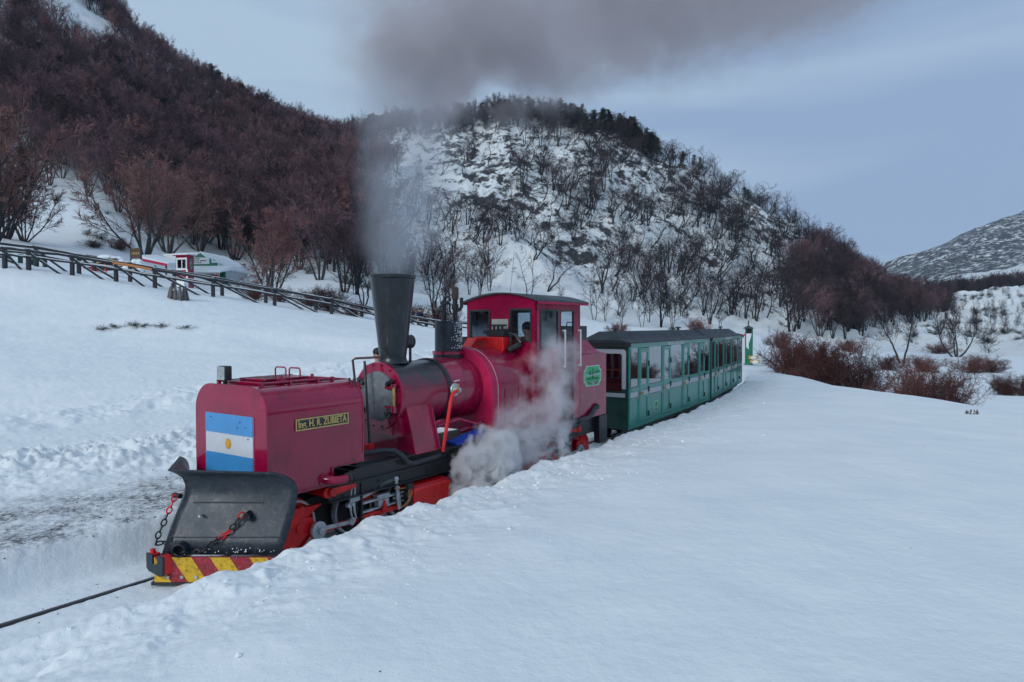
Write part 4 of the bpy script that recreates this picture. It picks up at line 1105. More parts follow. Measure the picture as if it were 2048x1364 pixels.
for z, r, s_ in ((1.757, .062, 'G'), (1.452, .082, 'L1')):
    b = BB(); b.lathe((3.675, ch, z), (0, 1, 0), [(0, r), (.010, r), (.012, r - .012), (.006, r - .014), (.006, .001)], 28); pp = b.obj('round_plate', 'brass', loco)
    text('number', s_, r * 1.1, 'rust', pp, 3.675, ch + .009, z, xf=bx, ext=.002)
# bunker and rear tank
b = BB(); bt0, bt1 = 4.672, 5.75
b.box(bt0, bt1, -.62, .62, .80, 1.925); bk = b.obj('coal_bunker', 'maroon', loco, bevel=.012)
P = []
for i in range(7):
    q = i / 6; e = (1 - q); c = .23 * q ** 2.0; s_ = .30 * (1 - (1 - q) ** 1.0)
    P.append([(4.68, .61 - .33 * q, 1.926 + c), (bt1 - .01 - .10 * q ** .6, .61 - .33 * q, 1.926 + c), (bt1 - .01 - .10 * q ** .6, -.61 + .33 * q, 1.926 + c), (4.68, -.61 + .33 * q, 1.926 + c)])
b = BB(); b.grid(P); b.obj('hopper', 'maroon_light', bk, recalc=False, smooth=50)
b = BB(); b.box(4.69, bt1 - .12, -.28, .28, 2.05, 2.42); b.obj('hopper_box', 'soot', bk, bevel=.006)
for t in (4.85, 5.30):
    b = BB(); b.tube([(t - .10, .1, 2.40), (t - .10, .1, 2.47), (t - .08, .1, 2.485), (t + .10, .1, 2.485), (t + .12, .1, 2.47), (t + .12, .1, 2.40)], .009, 6); b.obj('lifting_handle', 'black', bk)
b = BB(); b.cyl((4.90, .50, 1.93), (4.90, .50, 2.10), .03); b.cyl((4.90, .50, 2.08), (4.90, .50, 2.11), .042); b.obj('filler_pipe', 'maroon', bk)
b = BB(); b.box(bt1 + .001, bt1 + .02, .55, .60, .65, 1.9); b.box(5.5, 5.80, .50, .61, .30, .79); b.obj('rear_step', 'black', loco)
def badge(name, parent, t, w, z, W_, H_, xf, big=True):
    """green enamel badge with notched corners: white rim, scene, dark foot"""
    def shape(s, c=.22):
        a, b_ = W_ / 2 * s, H_ / 2 * s; n = c * H_
        pts = [(-a + n, -b_), (a - n, -b_)]
        for (cx, cz_, a0, a1) in ((a, -b_, pi, pi / 2), (a, b_, 3 * pi / 2, pi), (-a, b_, 2 * pi, 3 * pi / 2), (-a, -b_, pi / 2, 0)):
            for i in range(1, 5):
                g = a0 + (a1 - a0) * i / 5; pts.append((cx + n * cos(g), cz_ + n * sin(g)))
            nx = {0: 0}
            if cx > 0 and cz_ < 0: pts.append((a, -b_ + n)); pts.append((a, b_ - n))
            if cx > 0 and cz_ > 0: pts.append((a - n, b_)); pts.append((-a + n, b_))
            if cx < 0 and cz_ > 0: pts.append((-a, b_ - n)); pts.append((-a, -b_ + n))
        return pts
    def clip(pts, z0, z1):
        out = [(x, min(max(y, z0), z1)) for x, y in pts if True]
        return out
    def put(pts, m_, e, nm, par):
        b = MB(xf); b.prism([(t + x, z + y) for x, y in pts], 1, w + e, w + e + .003); return b.obj(nm, m_, par, smooth=0)
    bd = put(shape(1), 'white', .0, name, parent)
    put(shape(.93), 'badgegreen', .0031, 'badge_field', bd)
    a = W_ / 2 * .9; h = H_
    put([(-a * .97, -.02 * h), (a * .97, .0), (a * .97, .14 * h), (a * .5, .10 * h), (0, .16 * h), (-a * .5, .10 * h), (-a * .97, .12 * h)], 'badgepale', .0064, 'badge_sky', bd)
    put([(-a * .72, -.27 * h), (a * .72, -.27 * h), (a * .42, -.42 * h), (-a * .42, -.42 * h)], 'badgedark', .0064, 'badge_foot', bd)
    put([(-a * .55, .06 * h), (-a * .45, .22 * h), (-a * .40, .12 * h), (-a * .30, .30 * h), (-a * .20, .06 * h)], 'badgedark', .0097, 'badge_trees', bd)
    put([(a * .22, .17 * h), (a * .32, .22 * h), (a * .42, .15 * h), (a * .60, .24 * h), (a * .78, .22 * h), (a * .9, .13 * h), (a * .7, .18 * h), (a * .42, .09 * h), (a * .3, .12 * h)], 'badgedark', .0097, 'badge_hills', bd)
    b = MB(xf); pts = [(t + .035 * W_ * 1.6 * cos(g), z + .04 * h + .14 * h * sin(g)) for g in [2 * pi * i / 16 for i in range(16)]]
    b.prism(pts, 1, w + .0098, w + .0125); b.prism([(t - .012 * W_, z + .17 * h), (t + .012 * W_, z + .17 * h), (t + .018 * W_, z + .36 * h), (t - .018 * W_, z + .36 * h)], 1, w + .0098, w + .0125); b.obj('badge_engine', 'black', bd, smooth=0)
    b = MB(xf); b.prism([(t + .022 * W_ * cos(g), z + .03 * h + .05 * h * sin(g)) for g in [2 * pi * i / 10 for i in range(10)]], 1, w + .0126, w + .014); b.obj('badge_star', 'white', bd, smooth=0)
    if big:
        text('badge_lettering', 'TREN DEL FIN DEL MUNDO', .105 * h * 1.6, 'badgedark', bd, t, w + .0075, z - .145 * h, xf=xf, ext=.001, sx=.33 * W_ / h * 1.0)
        text('badge_lettering', 'FERROCARRIL AUSTRAL', .075 * h, 'white', bd, t, w + .0105, z - .315 * h, xf=xf, ext=.001, sx=.85)
        text('badge_lettering', 'FUEGUINO', .075 * h, 'white', bd, t, w + .0105, z - .385 * h, xf=xf, ext=.001, sx=.85)
    return bd
badge('badge', loco, 5.215, .621, 1.54, .64, .36, bx)
# rear unit gear (mirrored), pipes under the cab
gear(bx, lambda t: 9.9 - t - .0 if False else 9.35 - t + .55, -1, loco, False)
b = BB(); b.prism([(2.6, .50), (5.75, .50), (5.75, .79), (2.6, .79)], 1, .49, .51); b.box(2.6, 5.75, .47, .55, .775, .79); b.obj('frame_beam', 'black', loco, bevel=.004)
b = BB(); b.tube([(3.5, .66, .83), (4.6, .68, .82), (4.9, .68, .82), (5.02, .66, .83), (5.35, .64, 1.0)], .045, 10)
for t in (4.55, 4.62): b.torus((t, .68, .82), (1, 0, 0), .048, .007)
b.torus((5.33, .64, .985), (1, 0, .5), .05, .009); b.obj('suction_hose', 'rubber', loco)
b = BB(); b.prism([(1.45, .88), (2.1, .98), (2.15, .90), (1.5, .83)], 1, .45, .60); b.obj('blue_sheet', 'bluecloth', loco)
b = BB(); b.box(1.25, 3.3, .30, .58, .80, .83); b.obj('running_board', 'black', loco)
b = BB(); b.tube([(1.3, .4, 1.1), (1.7, .45, 1.15), (2.2, .5, 1.0)], .03); b.tube([(1.9, .3, .95), (2.2, .45, 1.05)], .05); b.obj('under_pipe', 'maroon', loco)

# ------------------------------------------------------------------ carriages
def car_unit(A, th):
    t = R(th); n = (cos(t), -sin(t)); return Unit(th, (A[0] - n[0] * .62, A[1] - n[1] * .62))
C1 = car_unit((2.347, 13.583), 30.2); C2 = car_unit((5.664, 19.342), 26.0)
def make_car(U, label, lettered=True, badge_on=True):
    c = empty('railway_carriage', (U.o[0], U.o[1], 0), R(90) - U.th, label, 'railway carriage', 'green carriages behind the locomotive')
    Ln, hw = 6.33, .62
    mods = [(.03, .55, 'w'), (.56, 1.12, 'd'), (1.13, 2.09, 'w'), (2.10, 2.67, 'd'), (2.68, 3.68, 'w'), (3.69, 4.22, 'd'), (4.23, 5.19, 'w'), (5.20, 5.72, 'd'), (5.73, 6.30, 'w')]
    for sd in (1, -1):
        def bb(b, a0, a1, e0, e1, z0, z1):   # e: depth measured outwards from the side plane
            w0, w1 = sd * (hw + e0), sd * (hw + e1); b.box(a0, a1, min(w0, w1), max(w0, w1), z0, z1)
        b = MB(flip)
        bb(b, 0, Ln, -.03, 0, .34, .42); bb(b, 0, Ln, -.03, 0, 1.965, 2.07); bb(b, 0, Ln, -.005, .014, 2.055, 2.075)
        for t in [0] + [m_[0] for m_ in mods[1:]] + [Ln - .03]: bb(b, t - .001 if t else 0, t + .03, -.03, .002, .421, 1.964)
        for m_ in mods:
            if m_[2] == 'w':
                bb(b, m_[0] + .028, m_[1], -.03, 0, .925, .955); bb(b, m_[0] + .028, m_[1], -.03, 0, 1.085, 1.165)
                bb(b, m_[1] - .035, m_[1], -.03, .0005, .421, 1.964)
        side = b.obj('side_wall', 'green', c, bevel=.003, smooth=0)
        b = MB(flip)
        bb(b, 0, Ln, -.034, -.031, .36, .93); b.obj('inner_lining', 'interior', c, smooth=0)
        for m_ in mods:
            a0, a1 = m_[0] + .03, m_[1] - .035
            if m_[2] == 'w':
                b = MB(flip); bb(b, a0, a1, -.026, -.014, .421, .924); pnl = b.obj('lower_panel', 'green', side, smooth=0)
                b = MB(flip); bb(b, a0 + .01, a1 - .01, -.02, -.006, .962, 1.078); b.obj('belt_panel', 'beige', side, bevel=.006, smooth=0)
                b = MB(flip); bb(b, a0, a1, -.030, -.02, .955, 1.085); b.obj('belt_backing', 'green', side, smooth=0)
                b = MB(flip); bb(b, a0, a1, -.017, -.013, 1.166, 1.964); b.obj('pane', 'glass', side, smooth=0)
                b = MB(flip); bb(b, a0, a1, -.012, .003, 1.166, 1.176); bb(b, a0, a0 + .008, -.012, .0, 1.176, 1.964); b.obj('window_bead', 'green_dark', side, smooth=0)
            else:
                b = MB(flip); d0, d1 = m_[0] + .036, m_[1] - .004
                fr = .075
                bb(b, d0, d0 + fr, -.02, .006, .43, 1.955); bb(b, d1 - fr, d1, -.02, .006, .43, 1.955)
                bb(b, d0 + fr, d1 - fr, -.02, .0055, .43, .50); bb(b, d0 + fr, d1 - fr, -.02, .0055, .915, .955); bb(b, d0 + fr, d1 - fr, -.02, .0055, 1.085, 1.19); bb(b, d0 + fr, d1 - fr, -.02, .0055, 1.87, 1.955)
                bb(b, d0 + fr, d1 - fr, -.012, -.008, .501, .914); bb(b, d0 + fr, d1 - fr, -.018, -.012, .956, 1.084)
                dr = b.obj('door', 'green', c, bevel=.003, smooth=0)
                b = MB(flip); bb(b, d0 + fr, d1 - fr, -.010, -.006, 1.191, 1.869); b.obj('pane', 'glass', dr, smooth=0)
                b = MB(flip); bb(b, d0 + fr - .02, d1 - fr + .01, .0062, .011, .965, 1.075); b.obj('belt_panel', 'beige', dr, bevel=.004, smooth=0)
                b = MB(flip); y = sd * (hw + .03)
                b.cyl((d0 + .03, sd * (hw + .006), 1.02), (d0 + .03, y, 1.02), .022, n=10); b.cyl((d0 + .03, y, 1.02), (d0 + .12, y, 1.02), .010, n=8); b.cyl((d0 + .12, y, .985), (d0 + .12, y, 1.055), .013, n=8); b.cyl((d0 + .03, sd * (hw + .006), .90), (d0 + .03, y - sd * .01, .90), .016, n=8)
                b.obj('handle', 'brass', dr)
                for z in (.56, 1.08, 1.62):
                    b = MB(flip); bb(b, d1 - .028, d1 + .012, .0065, .026, z - .055, z + .055); b.obj('hinge', 'interior', dr, smooth=0)
        if sd == 1 and lettered:
            text('lettering', 'FERROCARRIL AUSTRAL FUEGUINO', .10, 'white', side, 3.12, hw + .003, 2.013, ext=.002, sx=.82, bold=.003)
        if sd == 1 and badge_on:
            badge('badge', c, 1.68, hw - .0135, .655, .27, .24, flip, False)
    for t, s_ in ((0, -1), (Ln, 1)):
        b = MB(flip)
        def eb(w0, w1, z0, z1, d0=0, d1=.03): b.box(min(t, t - s_ * d1) + 0, max(t, t - s_ * d1), w0, w1, z0, z1)
        eb(-hw + .031, hw - .031, .34, 1.10); eb(-hw + .031, hw - .031, 1.93, 2.06); eb(-hw + .031, -.44, 1.10, 1.93); eb(.44, hw - .031, 1.10, 1.93); eb(-.03, .03, 1.10, 1.93)
        ew = b.obj('end_wall', 'green_dark', c, smooth=0)
        b = MB(flip); q0, q1 = (t - .010, t - .001) if s_ < 0 else (t + .001, t + .010)
        b.box(q0, q1, -.52, .52, .985, 1.065)
        b.prism([(-.54, 1.945), (.50, 1.945), (.54, 1.90), (.54, 1.17), (.53, 1.15), (.47, 1.15), (.455, 1.17), (.455, 1.83), (.42, 1.86), (-.42, 1.86), (-.455, 1.83), (-.455, 1.17), (-.47, 1.15), (-.54, 1.17)], 0, q0, q1)
        b.obj('trim', 'beige', ew, smooth=0)
        b = MB(flip); b.box(t - s_ * .018 - .003, t - s_ * .018 + .003, -.44, .44, 1.101, 1.929); b.obj('pane', 'glass_end', ew, smooth=0)
        b = MB(flip); b.box(t - s_ * .025 - .01, t - s_ * .025 + .01, -.44, .44, 1.52, 1.55); b.obj('glazing_bar', 'seatbrown', ew, smooth=0)
    # roof with a raised hipped deck
    b = MB(flip)
    b.prism([(-hw - .05, 2.065), (-hw - .05, 2.085), (-.45, 2.135), (.45, 2.135), (hw + .05, 2.085), (hw + .05, 2.065)], 0, -.06, Ln + .06)
    rf = b.obj('roof', 'roof', c, bevel=.006, smooth=0)
    b = MB(flip)
    r0, r1 = .02, Ln - .02; W0, W1 = .42, .20; zt = 2.30
    b.add([(r0, -W0, 2.136), (r0, W0, 2.136), (r1, W0, 2.136), (r1, -W0, 2.136), (r0 + .35, -W1, zt), (r0 + .35, W1, zt), (r1 - .35, W1, zt), (r1 - .35, -W1, zt)],
          [(0, 1, 5, 4), (1, 2, 6, 5), (2, 3, 7, 6), (3, 0, 4, 7), (4, 5, 6, 7), (0, 3, 2, 1)])
    b.obj('roof_deck', 'roof', rf, smooth=0)
    for t in (.75, 5.35):
        b = MB(flip); b.lathe((t, 0, zt), (0, 0, 1), [(0, .035), (.05, .035), (.05, .09), (.06, .088), (.085, .06), (.095, .001)], 18); b.obj('ventilator', 'black', rf)
    b = MB(flip); b.box(-.045, -.02, -hw - .03, hw + .03, 2.0, 2.064); b.box(Ln + .02, Ln + .045, -hw - .03, hw + .03, 2.0, 2.064); b.obj('gutter_end', 'interior', rf)
    # interior
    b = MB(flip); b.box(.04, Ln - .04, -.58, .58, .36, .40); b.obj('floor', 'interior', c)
    for t in (.30, 1.60, 2.05 + .75, 3.4, 4.3 + .3, 5.2, 5.95):
        b = MB(flip); b.box(t - .20, t + .20, -.56, .56, .70, .76); b.box(t - .02, t + .02, -.56, .56, .76, 1.22); b.obj('seat', 'seatbrown', c, bevel=.01)
    # underframe
    b = MB(flip)
    for w in (-.45, .42): b.box(.05, Ln - .05, w, w + .04, .20, .335)
    for t in (1.0, 1.7, 4.6, 5.3): b.cyl((t, -.32, .18), (t, .32, .18), .03)
    b.box(.6, 2.1, .36, .40, .10, .20); b.box(4.2, 5.7, .36, .40, .10, .20); b.box(-.25, .05, -.05, .05, .25, .33); b.box(Ln, Ln + .25, -.05, .05, .25, .33)
    b.obj('underframe', 'black', c)
    for t in (1.0, 1.7, 4.6, 5.3):
        for w in (.25, -.25):
            b = MB(flip); b.lathe((t, w - .03, .18), (0, 1, 0), [(0, .19), (.012, .19), (.014, .17), (.06, .165), (.06, .03), (.061, .001)], 22); b.obj('wheel', 'rail', c)
    return c
car1 = make_car(C1, 'green panelled carriage coupled right behind the maroon locomotive, with a small green badge')
car2 = make_car(C2, 'second green carriage, at the far end of the train beside the green cabin', True, False)

# ------------------------------------------------------------------ people
def blob(name, chains, m_, parent, sub=2, root=0):
    """skin-modifier body: chains of (point, radius); a chain may start with the index of an earlier vertex"""
    vs, es, rs = [], [], []
    for ch in chains:
        prev = None
        for it in ch:
            if isinstance(it, int): prev = it; continue
            p, r = it; vs.append(p); rs.append(r); k = len(vs) - 1
            if prev is not None: es.append((prev, k))
            prev = k
    me = bpy.data.meshes.new(name); me.from_pydata(vs, es, []); me.update()
    o = bpy.data.objects.new(name, me); COL.objects.link(o)
    o.modifiers.new('skin', 'SKIN')
    sv = me.skin_vertices[0].data if me.skin_vertices else None
    if sv is None:
        bm = bmesh.new(); bm.from_mesh(me); bm.verts.layers.skin.verify(); bm.to_mesh(me); bm.free(); sv = me.skin_vertices[0].data
    for i, r in enumerate(rs):
        sv[i].radius = (r, r) if not isinstance(r, tuple) else r
        sv[i].use_root = (i == root)
    s_ = o.modifiers.new('sub', 'SUBSURF'); s_.levels = s_.render_levels = sub
    me.materials.append(M[m_]); o.parent = parent
    o.modifiers['skin'].use_smooth_shade = True
    return o
def person(loc, rz, label, h=1.75, lean=0.0, coat='navy', cap=None, scarf=None, arms=((.35, .22), (.30, .2)), nm='person', bulk=1.0):
    k = h / 1.75
    p = empty(nm, loc, rz, label, 'person'); p.scale = (k * bulk, k * bulk, k)
    lx = lean
    hip, ch_, nk, hd = (0, 0, .92), (lx * .5, 0, 1.28), (lx * .8, 0, 1.48), (lx * 1.0 + .02, 0, 1.62)
    # body: one continuous figure, x is forward
    b = blob('body', [
        [(hip, .11), ((lx * .3, 0, 1.1), .115), (ch_, .125), (nk, .055), ((hd[0] - .01, 0, 1.56), .06), ((hd[0], 0, 1.64), .092), ((hd[0] - .005, 0, 1.72), .078)],
        [0, ((.02, .10, .86), .085), ((.05, .11, .48), .06), ((.0, .12, .09), .045), ((.13, .13, .04), .04)],
        [0, ((.02, -.10, .86), .085), ((.03, -.11, .48), .06), ((-.03, -.12, .09), .045), ((.10, -.13, .04), .04)],
        [2, ((lx * .6, .19, 1.40), .058), ((lx * .6 + .06, .25, 1.13), .044), ((lx * .6 + arms[0][0], .20, 1.13 - .02 + arms[0][1] * .3), .034), ((lx * .6 + arms[0][0] + .08, .17, 1.13 + arms[0][1] * .4), .03)],
        [2, ((lx * .6, -.19, 1.40), .058), ((lx * .6 + .04, -.25, 1.13), .044), ((lx * .6 + arms[1][0], -.20, 1.10), .034), ((lx * .6 + arms[1][0] + .08, -.17, 1.11), .03)],
    ], 'skin', p)
    blob('coat', [
        [((0, 0, .80), .155), ((lx * .2, 0, 1.0), .15), ((lx * .4, 0, 1.2), .165), ((lx * .6, 0, 1.38), .14), ((lx * .8, 0, 1.47), .078)],
        [3, ((lx * .6, .19, 1.39), .082), ((lx * .6 + .05, .25, 1.14), .07), ((lx * .6 + arms[0][0] + .05, .20, 1.12 + arms[0][1] * .35), .056)],
        [3, ((lx * .6, -.19, 1.39), .082), ((lx * .6 + .03, -.25, 1.14), .07), ((lx * .6 + arms[1][0] + .05, -.20, 1.10), .056)],
    ], coat, p)
    blob('trousers', [
        [((0, 0, .90), .13), ((.02, .10, .80), .10), ((.05, .11, .48), .085), ((.0, .12, .06), .070)],
        [0, ((.02, -.10, .80), .10), ((.03, -.11, .48), .085), ((-.03, -.12, .06), .070)]], 'trouser', p)
    b = MB(); hx = hd[0]
    b.ball((hx - .012, 0, 1.70), .105, 14, 10, (1.02, .92, .82))
    if cap:
        b.obj('cap', cap, p)
    else:
        b.ball((hx - .04, 0, 1.655), .092, 14, 10, (.8, .98, 1.1)); b.obj('hair', 'hair', p)
    b = MB(); b.ball((hx + .092, 0, 1.625), .018, 8, 6, (1, .8, 1.3)); b.ball((hx, .088, 1.625), .022, 8, 6, (.8, .4, 1.2)); b.ball((hx, -.088, 1.625), .022, 8, 6, (.8, .4, 1.2)); b.obj('nose_and_ears', 'skin', p)
    b = MB()
    for s_ in (-1, 1): b.ball((hx + .078, s_ * .033, 1.65), .011, 8, 6)
    b.obj('eyes', 'hair', p); b = MB(); b.box(hx + .082, hx + .090, -.022, .022, 1.578, 1.586); b.obj('mouth', 'seatbrown', p)
    for s_, a in ((1, arms[0]), (-1, arms[1])):
        b = MB(); c = Vector((lx * .6 + a[0] + .10, s_ * .165, 1.12 + (a[1] * .4 if s_ > 0 else -.01)))
        b.ball(c, .036, 8, 6, (1.2, .5, 1))
        for i in range(4): b.tube([c + Vector((.03, 0, .022 - .015 * i)), c + Vector((.07, -s_ * .01, .02 - .015 * i)), c + Vector((.085, -s_ * .03, .015 - .015 * i))], [.009, .008, .006], 6)
        b.tube([c + Vector((0, -s_ * .015, .025)), c + Vector((.03, -s_ * .04, .045)), c + Vector((.05, -s_ * .045, .04))], [.010, .009, .007], 6)
        b.obj('gloved_hand', 'hair', p)
        b = MB(); b.ball((.06 if s_ > 0 else .03, s_ * .13, .05), .06, 10, 6, (2.0, .85, .9)); b.obj('boot', 'hair', p)
    if scarf:
        b = MB(); b.torus((nk[0], 0, 1.49), (0.1, 0, 1), .075, .032, 16, 8); b.obj('scarf', scarf, p)
    return p
def at(u, Y): return ((u - 1024) / FPX * Y, Y)
def put(u, Y, dz=0.0):
    x, y = at(u, Y); return Vector((x, y, gz(x, y) + dz))

def ppl(u, v, Y, hgt, rz, label, **k):
    """a figure whose crown is seen at that place"""
    x, y = at(u, Y); top = zz(Y, v)
    z = top - hgt * 1.02
    g = gz(x, y)
    return person((x, y, max(z, g - .95)), rz, label, h=hgt, **k)

# ------------------------------------------------------------------ fences on the slope
FY = lambda u: float(np.interp(u, [-120, 12, 427, 663, 880, 960], [31, 32.4, 37, 42, 48, 51]))
def fence(us, off, label, rails=(.92, .62), brace=True, hpost=1.0, orange=None, seed=1):
    r = random.Random(seed)
    u0 = us[0]; p0 = put(u0, FY(u0) + off)
    f = empty('rail_fence', p0, 0, label, 'fence', 'dark log fences up the snowy slope')
    xf = lambda v: (v[0] - p0.x, v[1] - p0.y, v[2] - p0.z)
    P = [put(u, FY(u) + off, -.40 * float(sst(640, 800, u))) for u in us]
    for i, p in enumerate(P):
        b = MB(xf); h = hpost + r.uniform(-.04, .04)
        b.tube([(p.x, p.y, p.z - .3), (p.x + r.uniform(-.02, .02), p.y, p.z + h * .5), (p.x, p.y, p.z + h)], [.115, .11, .105], 8); po = b.obj('post', 'wood', f)
        b = MB(xf); b.ball((p.x, p.y, p.z + h), .085, 8, 5, (1, 1, .35)); b.obj('snow_cap', 'snowcap', po)
    for i in range(len(P) - 1):
        a, c = P[i], P[i + 1]
        for k, z in enumerate(rails):
            m_ = 'wood'
            if orange is not None and i == orange and k == 0: m_ = 'logorange'
            d = Vector((0, -.10, 0)); q = [a + d + Vector((0, 0, z)), a.lerp(c, .35) + d + Vector((0, r.uniform(-.02, .02), z + r.uniform(-.03, .03))), a.lerp(c, .7) + d + Vector((0, 0, z + r.uniform(-.03, .03))), c + d + Vector((0, 0, z))]
            e = (c - a).normalized() * .1; q[0] = q[0] - e; q[-1] = q[-1] + e
            b = MB(xf); b.tube(q, [.078, .072, .066, .062] if k == 0 else [.055, .05, .05, .045], 7)
            rl = b.obj('rail', m_, f, label='freshly peeled orange top rail' if m_ == 'logorange' else None)
            b = MB(xf); b.tube([v + Vector((0, .01, .052)) for v in q], .030, 5); b.obj('snow_line', 'snowcap', rl) if m_ == 'wood' else None
        if brace:
            b = MB(xf); q = a.lerp(c, .82)
            b.tube([a + Vector((0, -.12, rails[0] - .05)), a.lerp(q, .5) + Vector((0, -.12, .38)), q + Vector((0, -.12, -.10))], [.055, .05, .05], 7); br = b.obj('brace', 'wood', f)
            b = MB(xf); b.tube([a + Vector((0, -.11, rails[0] - .0)), a.lerp(q, .5) + Vector((0, -.11, .43)), q + Vector((0, -.11, -.05))], .028, 5); b.obj('snow_line', 'snowcap', br)
    return f
fence([-95, 12, 60, 146, 234, 311, 427, 550, 663, 756, 815, 893, 960], 0, 'dark log fence nearest the train, diagonal braces, one orange peeled rail', orange=4, seed=3)
fence([-60, 75, 160, 262, 350, 445, 532, 632, 724, 800, 870, 950], 1.5, 'second dark log fence running just behind the nearer one', rails=(.95, .60), seed=8)

# stumps
def stump(loc, r_, h_, label, group='tree stumps in the snow', seed=1, broken=True):
    rr = random.Random(seed); s = empty('tree_stump', loc, rr.uniform(0, 6), label, 'tree stump', group)
    n = 11
    b = MB()
    for i in range(n):
        g = 2 * pi * i / n; hh = h_ * rr.uniform(.6, 1.0); w = 2 * pi * r_ / n * .62
        c = Vector((r_ * cos(g), r_ * sin(g), 0)); tn = Vector((-sin(g), cos(g), 0)); o = Vector((cos(g), sin(g), 0))
        b.tube([c * 1.25 - Vector((0, 0, .2)), c * 1.05 + Vector((0, 0, hh * .4)), c * .92 + Vector((0, 0, hh))], [w * .75, w * .6, w * .28], 6)
    b.obj('splintered_trunk', 'stumpwood', s)
    b = MB(); b.lathe((0, 0, 0), (0, 0, 1), [(-.2, r_ * .85), (h_ * .5, r_ * .8), (h_ * .62, r_ * .5), (h_ * .66, .001)], 12); b.obj('snow_filling', 'snowcap', s)
    return s
p = groundhit(357, 598); stump(p, .36, .78, 'splintered grey stump at the foot of the log fence', seed=4)
p = groundhit(197, 417); stump(p, .22, .75, 'small dark stump alone on the upper left snow slope', seed=6)
p = put(1946, 14.3); stump((p.x, p.y, p.z - .05), .10, .15, 'low grey stump on the snow crest beside the red bush at right', seed=9)

# ------------------------------------------------------------------ cabins and stall on the slope
def hut():
    Y = 50; x, y = at(365, Y); z0 = gz(x, y); W = 1.05; D = .62; top = zz(Y, 512)
    hh = top - z0
    o = empty('ticket_booth', (x, y, z0), R(-16), 'small dark red wooden booth with a white framed window behind the fence', 'booth')
    xf = None
    b = MB(); zs, zt_ = hh - 1.0, hh - .18
    # walls with window openings
    b.box(-W / 2, -W / 2 + .04, 0, D, -.3, hh); b.box(-W / 2, W / 2, D - .04, D, -.3, zs); b.box(-W / 2, W / 2, D - .04, D, zt_, hh)
    for sx in (W / 2 - .04,):
        b.box(sx, sx + .04, .04, D - .04, -.3, zs); b.box(sx, sx + .04, .04, D - .04, zt_, hh); b.box(sx, sx + .04, .04, .16, zs, zt_); b.box(sx, sx + .04, .46, D - .04, zs, zt_)
    b.box(-W / 2 + .04, W / 2, 0, .04, -.3, zs); b.box(-W / 2 + .04, W / 2, 0, .04, zt_, hh); b.box(-W / 2 + .04, -W / 2 + .1, 0, .04, zs, zt_); b.box(W / 2 - .1, W / 2, 0, .04, zs, zt_)
    b.box(-W / 2, -W / 2 + .1, D - .04, D, zs, zt_); b.box(W / 2 - .1, W / 2, D - .04, D, zs, zt_)
    b.obj('wall', 'maroon', o, smooth=0)
    b = MB(); f = .09
    b.box(-W / 2 + .06, W / 2 - .06, -.03, .0, zs - .04, zs + f); b.box(-W / 2 + .06, W / 2 - .06, -.03, 0, zt_ - f, zt_ + .04); b.box(-W / 2 + .06, -W / 2 + .06 + f, -.03, 0, zs + f, zt_ - f); b.box(W / 2 - .06 - f, W / 2 - .06, -.03, 0, zs + f, zt_ - f)
    w_ = b.obj('window', 'white', o, smooth=0)
    b = MB(); b.box(-W / 2 + .14, W / 2 - .14, .01, .02, zs, zt_); b.obj('pane', 'glass', w_, smooth=0)
    b = MB(); b.box(-.03, .03, .005, .03, zs, zt_); b.obj('mullion', 'white', w_, smooth=0)
    b = MB(); b.box(W / 2, W / 2 + .02, .16, .46, zs, zs + .06); b.box(W / 2, W / 2 + .02, .16, .46, zt_ - .06, zt_); b.box(W / 2, W / 2 + .02, .16, .20, zs, zt_); b.box(W / 2, W / 2 + .02, .42, .46, zs, zt_)
    w2 = b.obj('window', 'green_bright', o, smooth=0); b = MB(); b.box(W / 2 - .03, W / 2 - .02, .20, .42, zs, zt_); b.obj('pane', 'glass', w2, smooth=0)
    b = MB(); b.box(-W / 2 - .15, W / 2 + .15, -.15, D + .1, hh, hh + .05); r_ = b.obj('roof', 'maroon', o)
    b = MB(); b.box(-W / 2 - .16, W / 2 + .16, -.16, D + .1, hh + .05, hh + .16); b.obj('roof_snow', 'snowcap', r_, bevel=.05)
    b = MB(); b.box(W / 2 - .12, W / 2 + .02, -.04, -.001, hh - 1.9, hh - 1.0); b.box(-.3, W / 2 + .1, -.5, -.05, -.3, hh - 1.75); b.obj('drifted_snow', 'snowcap', o, bevel=.04)
hut()
